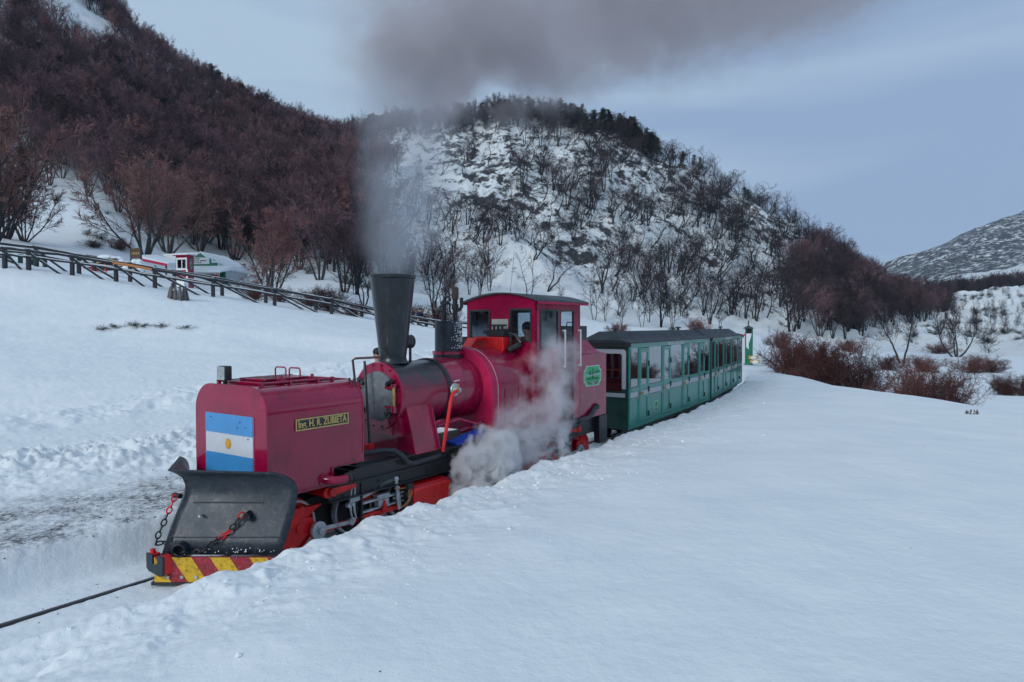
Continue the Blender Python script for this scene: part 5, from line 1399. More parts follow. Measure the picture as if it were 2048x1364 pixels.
def shop():
    Y = 74; x, y = at(408, Y); z0 = zz(Y, 590)
    k = Y / FPX
    o = empty('souvenir_shop', (x, y, z0), R(-4), 'green fronted shop with stepped snowy gable, white sign and long awning', 'shop')
    Z_ = lambda v: zz(Y, v) - z0
    X_ = lambda u: (u - 408) * k
    b = MB()
    prof = [(X_(345), 0), (X_(345), Z_(531)), (X_(358), Z_(531)), (X_(358), Z_(523)), (X_(372), Z_(521)), (X_(372), Z_(517)), (X_(385), Z_(516)), (X_(402), Z_(506)), (X_(417), Z_(517)), (X_(426), Z_(518)), (X_(426), Z_(526)), (X_(439), Z_(526)), (X_(439), Z_(535)), (X_(452), Z_(536)), (X_(452), 0)]
    b.prism(prof, 1, 0, .25); f = b.obj('facade', 'green_bright', o, smooth=0)
    b = MB()
    cap = [(345, 531), (358, 531), (358, 523), (372, 521), (372, 517), (385, 516), (402, 506), (417, 517), (426, 518), (426, 526), (439, 526), (439, 535), (452, 536)]
    b.tube([(X_(u), .1, Z_(v) + .07) for u, v in cap], .13, 6); b.obj('snow_cap', 'snowcap', f)
    b = MB(); b.box(X_(366), X_(421), -.06, -.002, Z_(528.5), Z_(515.5)); sg = b.obj('sign_board', 'white', o, smooth=0)
    for s, v, sz in (('SOUVENIRS', 518, .17), ('TREN DEL FIN DEL MUNDO', 521.8, .20), ('ESTACION DEL SUR', 525.8, .15)):
        text('lettering', s, sz * .95, 'navy', sg, X_(393.5), -.07, Z_(v), xf=lambda q: q, ext=.004, bold=.006)
    # main roof behind
    b = MB(); b.prism([(X_(266), Z_(532)), (X_(300), Z_(508)), (X_(402), Z_(503)), (X_(452), Z_(530)), (X_(452), Z_(540)), (X_(266), Z_(540))], 1, .4, 6.0)
    b.obj('roof_snow', 'snowcap', o, bevel=.15)
    b = MB(); b.box(X_(270), X_(448), .45, 5.9, 0, Z_(538)); b.obj('wall', 'beige', o)
    b = MB(); b.prism([(-3.4, Z_(547)), (-3.4, Z_(551)), (-.1, Z_(540)), (-.1, Z_(532))], 0, X_(350), X_(474)); aw = b.obj('awning', 'snowcap', o, bevel=.08)
    b = MB()
    for i in range(36):
        q = X_(352) + (X_(473) - X_(352)) * i / 35; b.box(q - .05, q + .05, -3.42, -3.38, Z_(554), Z_(550))
    b.obj('awning_fringe', 'beige', aw, smooth=0, kind='stuff')
    for i, u in enumerate((357, 411, 436, 466)):
        b = MB(); b.box(X_(u) - .1, X_(u) + .1, -3.2, -3.0, 0, Z_(549)); b.obj('awning_post', 'maroon', o)
    b = MB(); b.box(X_(440), X_(449), -1.0, -.8, 0, Z_(549)); b.obj('shutter', 'yellowwood', o)
    b = MB(); b.box(X_(403), X_(412), -.1, -.01, 0, Z_(549)); b.obj('door', 'maroon', o)
shop()
def board_sign():
    Y = 52; x, y = at(274, Y); z0 = gz(x, y)
    o = empty('brown_sign', (x, y, z0), R(-20), 'brown framed notice board standing behind the snowy log sledge', 'sign')
    z1, z2 = zz(Y, 517) - z0, zz(Y, 498) - z0; w = 26 * Y / FPX / 2
    b = MB()
    for s_ in (-w, w): b.box(s_ - .05, s_ + .05, -.05, .05, -.3, z2 + .05)
    b.obj('post', 'wood', o); b = MB(); b.box(-w + .05, w - .05, -.03, .03, z1, z2); bd = b.obj('board', 'brownsign', o)
    b = MB()
    for z in (z1 - .03, z2): b.box(-w + .05, w - .05, -.05, .05, z, z + .06)
    b.obj('frame', 'stumpwood', o)
    text('lettering', 'PARQUE', .22, 'gold', bd, 0, -.045, (z1 + z2) / 2, xf=lambda q: q, ext=.006)
board_sign()
def sledge():
    """snow covered stack of logs on a red-legged rack"""
    Y = 43; x, y = at(215, Y); z0 = gz(x, y); k = Y / FPX
    o = empty('log_sledge', (x, y, z0), R(-12), 'snow heaped stack of dark logs on a rack with bright red legs', 'log rack')
    r = random.Random(4)
    X_ = lambda u: (u - 215) * k
    zt_ = zz(Y, 505) - z0
    for i in range(9):
        b = MB(); q = zt_ * .42 + .14 * (i % 4); yy = .25 * (i % 3)
        b.tube([(X_(153) + r.uniform(0, .5), yy, q + .18), (X_(205), yy, q), (X_(250) - r.uniform(0, .6), yy, q - .10)], [.08, .09, .07], 7); b.obj('log', 'wood', o)
    for i in range(4):
        b = MB(); b.tube([(X_(196 + 10 * i), -.1, zt_ * .55 + .1 * (i % 2)), (X_(214 + 9 * i), -.2, zt_ * .5 + .08)], .07, 7); b.obj('cut_log', 'yellowwood', o)
    b = MB()
    for i in range(26):
        u = r.uniform(165, 262); b.ball((X_(u), r.uniform(0, .6), zt_ * (.78 - .20 * abs(u - 212) / 50) - (.25 if u > 232 else 0)), r.uniform(.16, .34), 9, 6, (1.7, 1, .5))
    b.obj('heaped_snow', 'snowcap', o)
    b = MB()
    for i in range(16):
        u = r.uniform(236, 288); b.ball((X_(u), r.uniform(-.1, .5), r.uniform(.15, zt_ * .55)), r.uniform(.14, .30), 9, 6, (1.1, 1, .8))
    b.obj('snowy_bundle', 'snowcap', o)
    for u in (170, 187, 200, 219):
        b = MB(); b.tube([(X_(u), -.3, .62), (X_(u + 3), -.35, .35), (X_(u + 6), -.3, -.1)], .04, 6); b.obj('leg', 'red', o)
    b = MB(); b.box(X_(168), X_(240), -.1, .5, .25, .45); b.obj('rack_bed', 'interior', o)
sledge()
def canopy():
    Y = 56; x, y = at(310, Y); z0 = gz(x, y); k = Y / FPX
    o = empty('red_canopy', (x, y, z0), R(-6), 'low red edged shelter roof under snow, left of the red booth', 'shelter')
    X_ = lambda u: (u - 310) * k; Z_ = lambda v: zz(Y, v) - z0
    b = MB(); b.add([(X_(283), 0, Z_(517)), (X_(336), 0, Z_(528)), (X_(336), 0, Z_(533)), (X_(283), 0, Z_(522)), (X_(283), .08, Z_(517)), (X_(336), .08, Z_(528)), (X_(336), .08, Z_(533)), (X_(283), .08, Z_(522))], [(0, 1, 2, 3), (7, 6, 5, 4), (0, 4, 5, 1), (1, 5, 6, 2), (2, 6, 7, 3), (3, 7, 4, 0)]); b.obj('fascia', 'maroon_light', o, smooth=0)
    b = MB(); b.add([(X_(270), .05, Z_(509)), (X_(338), .05, Z_(526)), (X_(338), .05, Z_(529)), (X_(270), .05, Z_(516)), (X_(276), 2.4, Z_(503)), (X_(340), 2.4, Z_(521)), (X_(340), 2.4, Z_(529)), (X_(276), 2.4, Z_(516))], [(0, 1, 2, 3), (7, 6, 5, 4), (0, 4, 5, 1), (1, 5, 6, 2), (2, 6, 7, 3), (3, 7, 4, 0)]); b.obj('roof_snow', 'snowcap', o, bevel=.06)
    for u in (286, 310, 333):
        b = MB(); b.box(X_(u) - .05, X_(u) + .05, .1, .2, -.3, Z_(531)); b.obj('post', 'wood', o)
canopy()
def tarps():
    for i, (u, Y, l) in enumerate(((5, 36.2, 1.1), (30, 36.6, 1.0), (80, 37.0, .9))):
        p = put(u, Y, .10); o = empty('green_bench', p, R(-8), ('low green bench at the left edge behind the log fence', 'low green bench between the first two fence posts', 'low green bench right of the second fence post')[i], 'bench')
        b = MB(); b.box(-l / 2, l / 2, -.15, .15, .25, .31); b.obj('seat', 'green_bright', o)
        for s_ in (-1, 1): b = MB(); b.box(s_ * l * .4 - .04, s_ * l * .4 + .04, -.12, .12, -.15, .25); b.obj('leg', 'green_dark', o)
tarps()
# green crossing cabin with yellow steps by the end of the train
def cabin():
    Y = 34.0; x, y = at(1498, Y); k = Y / FPX
    z0 = zz(Y, 724); o = empty('crossing_cabin', (x, y, z0), R(-12), 'tall narrow green cabin with pointed roof and snowed-over front at the end of the train', 'cabin')
    X_ = lambda u: (u - 1498) * k; Z_ = lambda v: zz(Y, v) - z0
    w = X_(1505.5)
    b = MB(); b.box(-w, w, 0, .5, Z_(730), Z_(668)); b.box(-w, -w + .06, 0, .5, Z_(668), Z_(657)); b.box(w - .06, w, 0, .5, Z_(668), Z_(657)); b.box(-w + .06, w - .06, .44, .5, Z_(668), Z_(657)); b.obj('wall', 'green_bright', o, smooth=0)
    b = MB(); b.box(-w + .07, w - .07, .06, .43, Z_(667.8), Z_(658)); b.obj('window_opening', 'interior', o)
    b = MB(); b.add([(-w - .07, -.08, Z_(657)), (w + .07, -.08, Z_(657)), (w + .07, .58, Z_(657)), (-w - .07, .58, Z_(657)), (0, .25, Z_(650))], [(0, 1, 4), (1, 2, 4), (2, 3, 4), (3, 0, 4), (3, 2, 1, 0)]); rf = b.obj('roof', 'greyroof', o, smooth=0)
    b = MB(); b.cyl((0, .25, Z_(651)), (0, .25, Z_(641)), .03); b.obj('stove_pipe', 'black', rf)
    b = MB(); b.box(-w - .045, -w - .002, -.03, .1, Z_(727), Z_(658)); b.obj('corner_post', 'white', o)
    b = MB(); b.box(-w - .05, -w - .0, -.04, -.031, Z_(672), Z_(667)); b.obj('red_label', 'red', o)
    b = MB(); q = [(-w + .05, Z_(667)), (w - .06, Z_(667)), (w - .1, Z_(675)), (w - .2, Z_(688)), (0, Z_(699)), (-w + .06, Z_(694))]; b.prism(q, 1, -.03, .0); b.obj('blown_snow', 'snowcap', o, bevel=.01)
    st = empty('wooden_steps', (x + X_(1503) , y - .35, z0), R(-12), 'yellow wooden steps filled with snow at the foot of the green cabin', 'steps')
    for i, (za, zb_) in enumerate(((711, 717.5), (718.5, 725))):
        b = MB(); d_ = -.28 * i
        b.box(-.22 + .04 * i, .22 + .04 * i, d_, d_ + .03, Z_(zb_), Z_(za)); b.box(-.22 + .04 * i, -.18 + .04 * i, d_ + .03, d_ + .3, Z_(zb_), Z_(za)); b.box(.18 + .04 * i, .22 + .04 * i, d_ + .03, d_ + .3, Z_(zb_), Z_(za)); b.obj('step', 'yellowwood', st)
        b = MB(); b.ball((.04 * i, d_ - .01, Z_(zb_) + .05), .13, 10, 6, (1.1, .35, .7)); b.obj('step_snow', 'snowcap', st)
cabin()

# ------------------------------------------------------------------ stones on the swept road
def stones():
    r = np.random.default_rng(8); b = MB(); n = 0
    while n < 2300:
        t = r.uniform(-2.0, 7.2); w = -1.0 - abs(r.normal(0, 1.0)) * 1.3 if r.random() < .9 else r.uniform(-.6, .0)
        if w < -3.6: continue
        p = FU.w(t, w)
        dens = .5 + .5 * math.sin(p.x * 2.1 + 1.3 * p.y)
        if r.random() > .35 + .65 * dens: continue
        z = gz(p.x, p.y); s_ = min(.04, abs(r.lognormal(-5.2, .55)))
        a = r.uniform(0, 6.3); ca, sa = cos(a), sin(a)
        vs = []
        for q in ((1, 0, -.2), (.2, .8, -.2), (-.9, .3, -.2), (-.3, -.8, -.2), (.3, .1, .8), (-.4, 0, .6)):
            x, y, zq = [c * s_ * r.uniform(.8, 1.25) for c in q]
            vs.append((p.x + x * ca - y * sa, p.y + x * sa + y * ca, z + zq * .7))
        b.add(vs, [(0, 1, 4), (1, 5, 4), (1, 2, 5), (2, 3, 5), (3, 4, 5), (3, 0, 4), (3, 2, 1, 0)]); n += 1
    for i in range(70):
        t, w = r.uniform(1, 22), r.uniform(1.9, 9.0); p = FU.w(t, w); z = gz(p.x, p.y); s_ = r.uniform(.003, .009); a = r.uniform(0, 6.3)
        b.add([(p.x + s_ * cos(a), p.y + s_ * sin(a), z), (p.x - s_ * sin(a) * .4, p.y + s_ * cos(a) * .4, z), (p.x - s_ * cos(a), p.y - s_ * sin(a), z), (p.x, p.y, z + s_ * .8)], [(0, 1, 3), (1, 2, 3), (2, 0, 3)])
    o = b.obj('gravel', 'stone', None, smooth=0); o['kind'] = 'stuff'; o['label'] = 'dark gravel scattered over the packed snow road left of the plough'
stones()

def clods():
    r = np.random.default_rng(18); b = MB()
    for i in range(1300):
        k = r.random()
        if k < .62: t = r.uniform(-1.5, 26); w = float(np.interp(t, [-30, 1.0, 1.8, 3.0, 9.5, 13, 20], [.95, .98, 1.05, 1.62, 1.55, 1.12, 1.0])) + abs(r.normal(0, .75)) - .12
        else: t = r.uniform(-2, 12); w = -r.uniform(3.3, 6.6)
        if t < 10: p = FU.w(t, w)
        else:
            j = int((t + 34) / .25); x, y, th, _ = track[j]; p = Vector((x + cos(th) * w, y - sin(th) * w, 0))
        s_ = min(.028, r.lognormal(-4.7, .45)); z = gz(p.x, p.y); k = len(b.v)
        b.ball((p.x, p.y, z + s_ * .05), s_, 6, 4, (r.uniform(.8, 1.5), r.uniform(.7, 1.2), r.uniform(.5, .9)))
        for q in range(k, len(b.v)): v = b.v[q]; b.v[q] = (v[0] + r.normal(0, .15) * s_, v[1] + r.normal(0, .15) * s_, v[2] + r.normal(0, .15) * s_)
    o = b.obj('snow_clods', 'snowcap', None, smooth=0, recalc=False); o['kind'] = 'stuff'; o['label'] = 'small broken snow lumps along the ploughed bank and mounds'
clods()

# people
ppl(838, 616, 48.9, 1.72, R(-25), 'adult in a dark navy coat with magenta collar behind the log fence', lean=.10, scarf='magenta', bulk=1.3)
ppl(853, 627, 49.0, 1.42, R(-150), 'child in a dark coat facing the adult behind the log fence', coat='hair', bulk=1.2)
px_ = at(755, 13.0)
person((px_[0], px_[1], zz(13.0, 695) - 1.70 * 1.02), R(-60), 'worker in dark cap and coat half hidden behind the chimney', h=1.70, coat='hair', cap='hair')

o_ = BU.w(3.66, .28, .86)
person((o_.x, o_.y, .86), R(140), 'driver in dark clothes standing in the cab behind the side window', h=1.60, coat='navy', cap='hair', arms=((.25, .1), (.2, .1)))

# ------------------------------------------------------------------ trees and shrubs
def ortho(d, r):
    a = Vector((r.gauss(0, 1), r.gauss(0, 1), r.gauss(0, 1))); a -= d * a.dot(d)
    return a.normalized() if a.length > 1e-5 else d.orthogonal().normalized()
def sliver(mb, p, q, w, r, k=2):
    d = (q - p); s_ = ortho(d.normalized(), r) * w
    i = len(mb.v); m_ = p.lerp(q, .5) + ortho(d.normalized(), r) * d.length * .10
    mb.v += [tuple(p - s_), tuple(p + s_), tuple(m_ - s_ * .6), tuple(m_ + s_ * .6), tuple(q)]
    mb.f += [(i, i + 1, i + 3, i + 2), (i + 2, i + 3, i + 4)]; mb.m += [0, 0]
class TreeKind:
    def __init__(s, **k):
        s.stems = 4; s.spread = 18; s.wob = .10; s.up = .12; s.nb = 9; s.ang = 38; s.lb = .36; s.nb2 = 6; s.lb2 = .42; s.tw = 7; s.tl = .5; s.twr = .011
        s.r0 = .10; s.clear = .25; s.lean = (0, 0); s.flat = 0.0; s.stemlen = 1.0
        for a, b in k.items(): setattr(s, a, b)
def path(p, d, L, n, wob, up, r, flat=0.0):
    pts = [p]; d = d.normalized()
    for i in range(n):
        d = (d + ortho(d, r) * wob * r.uniform(.4, 1.6) + Vector((0, 0, up))).normalized()
        if flat: d = Vector((d.x, d.y, d.z * (1 - flat))).normalized()
        p = p + d * L / n; pts.append(p)
    return pts
def grow(K, seed, h=8.0):
    """bare tree of height about h: (trunk mesh builder, crown mesh builder)"""
    r = random.Random(seed); T, Cn = MB(), MB()
    def sub(pts, r0, r1, n, mb, rng_, cnt, ang, length, lvl):
        for i in range(cnt):
            q = rng_[0] + (rng_[1] - rng_[0]) * (i + r.random()) / cnt
            x = q * (len(pts) - 1); k = min(int(x), len(pts) - 2); p = pts[k].lerp(pts[k + 1], x - k)
            d = (pts[k + 1] - pts[k]).normalized(); a = R(ang * r.uniform(.6, 1.35))
            dd = d * cos(a) + ortho(d, r) * sin(a)
            yield p, dd, length * (1.15 - .6 * q) * r.uniform(.7, 1.25)
    for s_ in range(K.stems):
        az = 2 * pi * (s_ + r.random() * .7) / K.stems; sp = R(K.spread * r.uniform(.35, 1.2)) if K.stems > 1 else R(K.spread * .3)
        d = Vector((sin(sp) * cos(az) + K.lean[0], sin(sp) * sin(az) + K.lean[1], cos(sp)))
        L_ = h * r.uniform(.78, 1.0) * K.stemlen
        pts = path(Vector((.10 * cos(az), .10 * sin(az), -.35)) if K.stems > 1 else Vector((0, 0, -.35)), d, L_, 9, K.wob, K.up, r)
        rad = [K.r0 * h / 8 * (1 - .85 * (i / 9)) for i in range(10)]
        T.tube(pts, rad, 5, False)
        for p, dd, l in sub(pts, 0, 0, 0, T, (K.clear, 1.0), K.nb, K.ang, h * K.lb, 1):
            b1 = path(p, dd, l, 5, K.wob * 1.5, K.up * .9, r, K.flat)
            T.tube(b1, [.035 * h / 8 * (1 - .15 * i) for i in range(6)], 3, False)
            for p2, d2, l2 in sub(b1, 0, 0, 0, Cn, (.2, 1.0), K.nb2, 42, l * K.lb2, 2):
                b2 = path(p2, d2, l2, 3, K.wob * 1.4, K.up * .5, r, K.flat)
                Cn.tube(b2, [.014 * h / 8, .011 * h / 8, .008 * h / 8, .004 * h / 8], 3, False)
                for p3, d3, l3 in sub(b2, 0, 0, 0, Cn, (.1, 1.0), K.tw, 38, K.tl * h / 8, 3):
                    sliver(Cn, p3, p3 + d3 * l3, K.twr * h / 8, r)
            for p3, d3, l3 in sub(b1, 0, 0, 0, Cn, (.3, 1.0), K.tw, 40, K.tl * h / 8, 3): sliver(Cn, p3, p3 + d3 * l3, K.twr * h / 8, r)
    return T, Cn
def leafclump(mb, c, rad, n, r, size, flat=.6):
    for i in range(n):
        p = c + Vector((r.gauss(0, .5) * rad, r.gauss(0, .5) * rad, r.gauss(0, .5) * rad * flat))
        a = ortho(Vector((0, 0, 1)), r); b_ = Vector((r.gauss(0, .4), r.gauss(0, .4), 1)).normalized().cross(a).normalized(); s_ = size * r.uniform(.5, 1.3)
        k = len(mb.v); mb.v += [tuple(p - a * s_), tuple(p + b_ * s_ * .6), tuple(p + a * s_), tuple(p - b_ * s_ * .6)]; mb.f.append((k, k + 1, k + 2, k + 3)); mb.m.append(0)
def evergreen(seed, h=8.0, cone=True):
    r = random.Random(seed); T, Cn = MB(), MB()
    pts = path(Vector((0, 0, -.3)), Vector((0, 0, 1)), h, 8, .06, .05, r); T.tube(pts, [.12 * (1 - .1 * i) for i in range(9)], 5, False)
    n = 34
    for i in range(n):
        q = .18 + .82 * i / n; x = q * 8; k = min(int(x), 7); p = pts[k].lerp(pts[k + 1], x - k)
        L_ = h * (.33 * (1.08 - q) + .04) * r.uniform(.6, 1.25) * (1.0 if cone else (1.3 if q > .4 else .9))
        g = r.uniform(0, 2 * pi); d = Vector((cos(g), sin(g), r.uniform(-.05, .35) if cone else r.uniform(.1, .7)))
        b = path(p, d, L_, 4, .15, .02, r); T.tube(b, [.03, .025, .018, .012, .006], 3, False)
        for j in range(1, 5): leafclump(Cn, b[j], .10 * h * (.5 + .5 * (1 - q)) * (.8 if cone else 1.3), 26, r, .02 * h)
    return T, Cn
def shrub(seed, h=1.6, wid=1.5, stems=26, dense=1.0, tl=.22, twr=.006):
    r = random.Random(seed); T, Cn = MB(), MB()
    for s_ in range(stems):
        az = r.uniform(0, 2 * pi); sp = R(r.uniform(5, 68)); L_ = h * r.uniform(.7, 1.15) * (1 + .45 * sin(sp))
        b0 = Vector((r.gauss(0, .18) * wid, r.gauss(0, .18) * wid, -.15))
        pts = path(b0, Vector((sin(sp) * cos(az), sin(sp) * sin(az), cos(sp))), L_, 7, .22, .05, r)
        T.tube(pts, [.020 * (1 - .11 * i) for i in range(8)], 4, False)
        for i in range(int(10 * dense)):
            q = .2 + .8 * (i + r.random()) / (10 * dense); x = min(q, .999) * 7; k = int(x); p = pts[k].lerp(pts[k + 1], x - k)
            d = (pts[k + 1] - pts[k]).normalized(); dd = (d * .7 + ortho(d, r) * .8).normalized()
            b1 = path(p, dd, h * .30 * r.uniform(.5, 1.2), 4, .3, .06, r); Cn.tube(b1, [.007, .006, .005, .004, .002], 3, False)
            for j in range(1, 5):
                for m_ in range(3):
                    e = (b1[j] - b1[j - 1]).normalized(); e2 = (e * .5 + ortho(e, r)).normalized(); st = b1[j - 1].lerp(b1[j], r.random())
                    sliver(Cn, st, st + e2 * tl * r.uniform(.4, 1.1) * h / 1.6, twr, r)
    return T, Cn
def leafy(seed, h=1.0, wid=1.0, leaf=.05, n=22):
    r = random.Random(seed); T, Cn = MB(), MB()
    for s_ in range(n):
        az = r.uniform(0, 2 * pi); sp = R(r.uniform(5, 75)); pts = path(Vector((r.gauss(0, .12) * wid, r.gauss(0, .12) * wid, -.1)), Vector((sin(sp) * cos(az), sin(sp) * sin(az), cos(sp))), h * r.uniform(.6, 1.1), 4, .2, .05, r)
        T.tube(pts, [.016, .013, .010, .007, .004], 3, False)
        for j in (2, 3, 4): leafclump(Cn, pts[j], .16 * h + .04, 14, r, leaf)
    return T, Cn
PROTO = {}
def proto(key, TC, bark, leaf):
    T, Cn = TC
    out = []
    for nm, mb, m_ in (('trunk', T, bark), ('crown', Cn, leaf)):
        me = bpy.data.meshes.new(nm); me.from_pydata(mb.v, [], mb.f); me.materials.append(M[m_])
        me.polygons.foreach_set('use_smooth', [nm == 'trunk'] * len(me.polygons)); me.update(); out.append(me)
    PROTO[key] = out
beech = TreeKind(stems=5, spread=20, nb=9, nb2=6, tw=6)
for i in range(3): proto(('beech', i), grow(TreeKind(stems=5, spread=17 + 4 * i, nb=9, nb2=6, tw=7, tl=.62, up=.10, twr=.018, ang=44, lb=.40), 20 + i), 'bark', 'twig_red')
for i in range(2): proto(('beechdark', i), grow(TreeKind(stems=4, spread=14, nb=9, nb2=6, tw=6, tl=.6, up=.12, twr=.018, ang=46, lb=.42), 30 + i), 'bark_dark', 'twig_dark')
proto(('pink', 0), grow(TreeKind(stems=7, spread=34, nb=11, nb2=7, tw=9, tl=.65, twr=.022, up=.10, clear=.15), 41), 'bark', 'twig_pink')
proto(('big', 0), grow(TreeKind(stems=7, spread=32, nb=11, nb2=7, tw=9, tl=.60, twr=.020, up=.11, clear=.18), 42), 'bark', 'twig_russet')
for i in range(3): proto(('twisted', i), grow(TreeKind(stems=1 + (i > 0), spread=22, nb=10, nb2=5, tw=4, tl=.55, wob=.36, up=.14, lb=.44, twr=.014, ang=60, clear=.3, r0=.13, lean=(.55 - .2 * i, -.25), stemlen=1.05), 50 + i), 'bark_dark', 'twig_dark')
for i in range(3): proto(('sparse', i), grow(TreeKind(stems=2 + i, spread=16, nb=8, nb2=4, tw=4, tl=.6, up=.10, twr=.013, ang=46, lb=.36, wob=.16), 35 + i), 'bark_dark', 'twig_dark')
for i in range(2): proto(('young', i), grow(TreeKind(stems=2 + i, spread=8, nb=12, nb2=5, tw=5, tl=.5, wob=.10, up=.08, lb=.27, twr=.016, ang=48, clear=.2, r0=.06), 60 + i), 'bark_dark', 'twig_dark')
proto(('wide', 0), grow(TreeKind(stems=2, spread=30, nb=14, nb2=8, tw=9, tl=.6, twr=.02, wob=.2, up=.10, lb=.55, ang=50, clear=.28, r0=.20, lean=(.1, 0)), 70), 'bark', 'twig_dark')
proto(('wide', 1), grow(TreeKind(stems=4, spread=48, nb=12, nb2=8, tw=9, tl=.6, twr=.02, wob=.16, up=.20, lb=.42, ang=45, clear=.25, r0=.16), 71), 'bark', 'twig_dark')
proto(('dead', 0), grow(TreeKind(stems=1, spread=20, nb=7, nb2=2, tw=1, tl=.3, wob=.22, up=.10, lb=.30, ang=50, clear=.35, r0=.14), 75), 'deadwood', 'deadwood')
for i in range(2): proto(('conifer', i), evergreen(80 + i, 8, True), 'bark_dark', 'leaf_dark')
for i in range(2): proto(('bushtree', i), evergreen(84 + i, 8, False), 'bark_dark', 'leaf_dark' if i else 'leaf_olive')
for i in range(3): proto(('redbush', i), shrub(90 + i, 1.6, 1.6, 46, 1.8), 'bush_grey', 'bush_red')
for i in range(2): proto(('evershrub', i), leafy(95 + i), 'bark_dark', 'leaf_dark')
KH = {'redbush': 1.75, 'evershrub': .95}
_npl = 0
def plant(key, loc, h, label, group, wid=1.0, rz=None, cat='tree', name=None, lean=0.0):
    """one tree or shrub: an Empty with its trunk and crown; meshes are shared by the copies"""
    k = h / KH.get(key[0], 8.0)
    nm = name or {'tree': 'bare_tree', 'shrub': 'shrub'}[cat]
    o = empty(nm, loc, random.uniform(0, 6.28) if rz is None else rz, label, cat, group)
    o.rotation_euler[1] = lean
    o.scale = (k * wid, k * wid, k)
    for me, pn_ in zip(PROTO[key], ('trunk', 'crown') if cat == 'tree' else ('stems', 'twigs')):
        c = bpy.data.objects.new(pn_, me); COL.objects.link(c); c.parent = o
    return o
def plant_px(key, u, v, vtop, label, group=None, wid=1.0, **kw):
    x, y, z = groundhit(u, v)
    return plant(key, (x, y, z - .03), (v - vtop) * y / FPX, label, group, wid, **kw)

# trees that stand out in the photograph
G1 = 'bare trees standing out on the left slope'
for key, u, v, vt, w_, lb in (
    (('big', 0), -12, 484, 195, 1.0, 'bare multi stemmed tree cut by the left edge, above the log fence'),
    (('big', 0), 14, 478, 265, .95, 'bare russet tree second from the left edge above the fence'),
    (('big', 0), 52, 484, 345, 1.0, 'wide fan shaped bare tree above the start of the log fence'),
    (('beech', 0), 104, 373, 262, .95, 'vase shaped bare tree at the top of the open snow slope, upper left'),
    (('beech', 1), 180, 395, 270, .85, 'narrow vase shaped tree right of the first one on the open slope'),
    (('beech', 2), 240, 426, 300, .85, 'thin stemmed bare tree beside the small stump on the slope'),
    (('big', 0), 292, 512, 308, 1.15, 'broad russet tree behind the brown notice board'),
    (('big', 0), 338, 508, 325, 1.05, 'broad russet tree behind the red booth'),
    (('big', 0), 402, 505, 340, .95, 'tall russet tree behind the green shop gable'),
    (('beech', 2), 470, 520, 340, 1.2, 'tall dark russet tree right of the green shop'),
    (('pink', 0), 542, 592, 418, 1.15, 'pale pinkish spreading bare tree right of the shop awning'),
    (('beech', 1), 640, 560, 385, 1.1, 'tall bare tree left of the chimney above the snow band')):
    plant_px(key, u, v, vt, lb, G1, w_)
plant_px(('bushtree', 1), 82, 140, 92, 'dark evergreen tree alone in the red wood, upper left', None, 1.1, name='evergreen_tree')
plant_px(('dead', 0), 640, 335, 268, 'bleached dead tree on the wooded slope, leaning left', 'bleached dead trees', 1.0, name='dead_tree')
plant_px(('dead', 0), 622, 345, 285, 'smaller bleached dead tree beside the leaning one', 'bleached dead trees', 1.0, name='dead_tree')
plant_px(('dead', 0), 312, 74, 38, 'bare dead tree poking above the left skyline', None, 1.0, name='dead_tree')
x, y, z = groundhit(750, 285); plant(('twisted', 1), (x, y, z), 12, 'tall crooked tree on the saddle left of the smoke', None)
x, y, z = groundhit(690, 290); plant(('twisted', 2), (x, y, z), 9, 'smaller crooked tree on the skyline left of the saddle', None)
for key, u, Y, h, w_, lb in ((('wide', 0), 1803, 60, 5.6, .72, 'forked bare tree with upright crown on the right plain'),
                      (('wide', 1), 1913, 73, 6.0, .78, 'broad crowned bare tree with thick trunk on the right plain'),
                      (('young', 1), 1975, 100, 5.0, 1.3, 'small round bare tree near the right edge of the plain')):
    p = put(u, Y); plant(key, p, h, lb, None, w_, rz=1.0)
for key, u, v, vt, lb in ((('young', 1), 1243, 652, 575, 'young bare tree above the roof of the first carriage, leftmost'), (('young', 0), 1283, 655, 560, 'thin young tree above the first carriage roof'), (('beechdark', 0), 1322, 655, 552, 'dense young tree above the joint of the carriages'),
        (('young', 1), 1345, 660, 560, 'slim double stemmed tree left of the green cabin'), (('beechdark', 1), 1420, 650, 555, 'bare tree with open fan crown above the second carriage'), (('young', 0), 1440, 662, 590, 'slender tree just left of the cabin roof'),
        (('twisted', 1), 1090, 585, 470, 'crooked tree on the snow chute behind the cab'), (('beechdark', 0), 960, 600, 500, 'fan crowned tree between chimney and cab'), (('twisted', 0), 905, 560, 440, 'leaning dark tree right of the smoke column'),
        (('beechdark', 1), 870, 640, 480, 'tall dark tree just right of the chimney'), (('beechdark', 0), 715, 590, 440, 'tall dark tree just left of the chimney'), (('beech', 1), 690, 585, 420, 'tall reddish tree second left of the chimney')):
    plant_px(key, u, v, vt, lb, None)

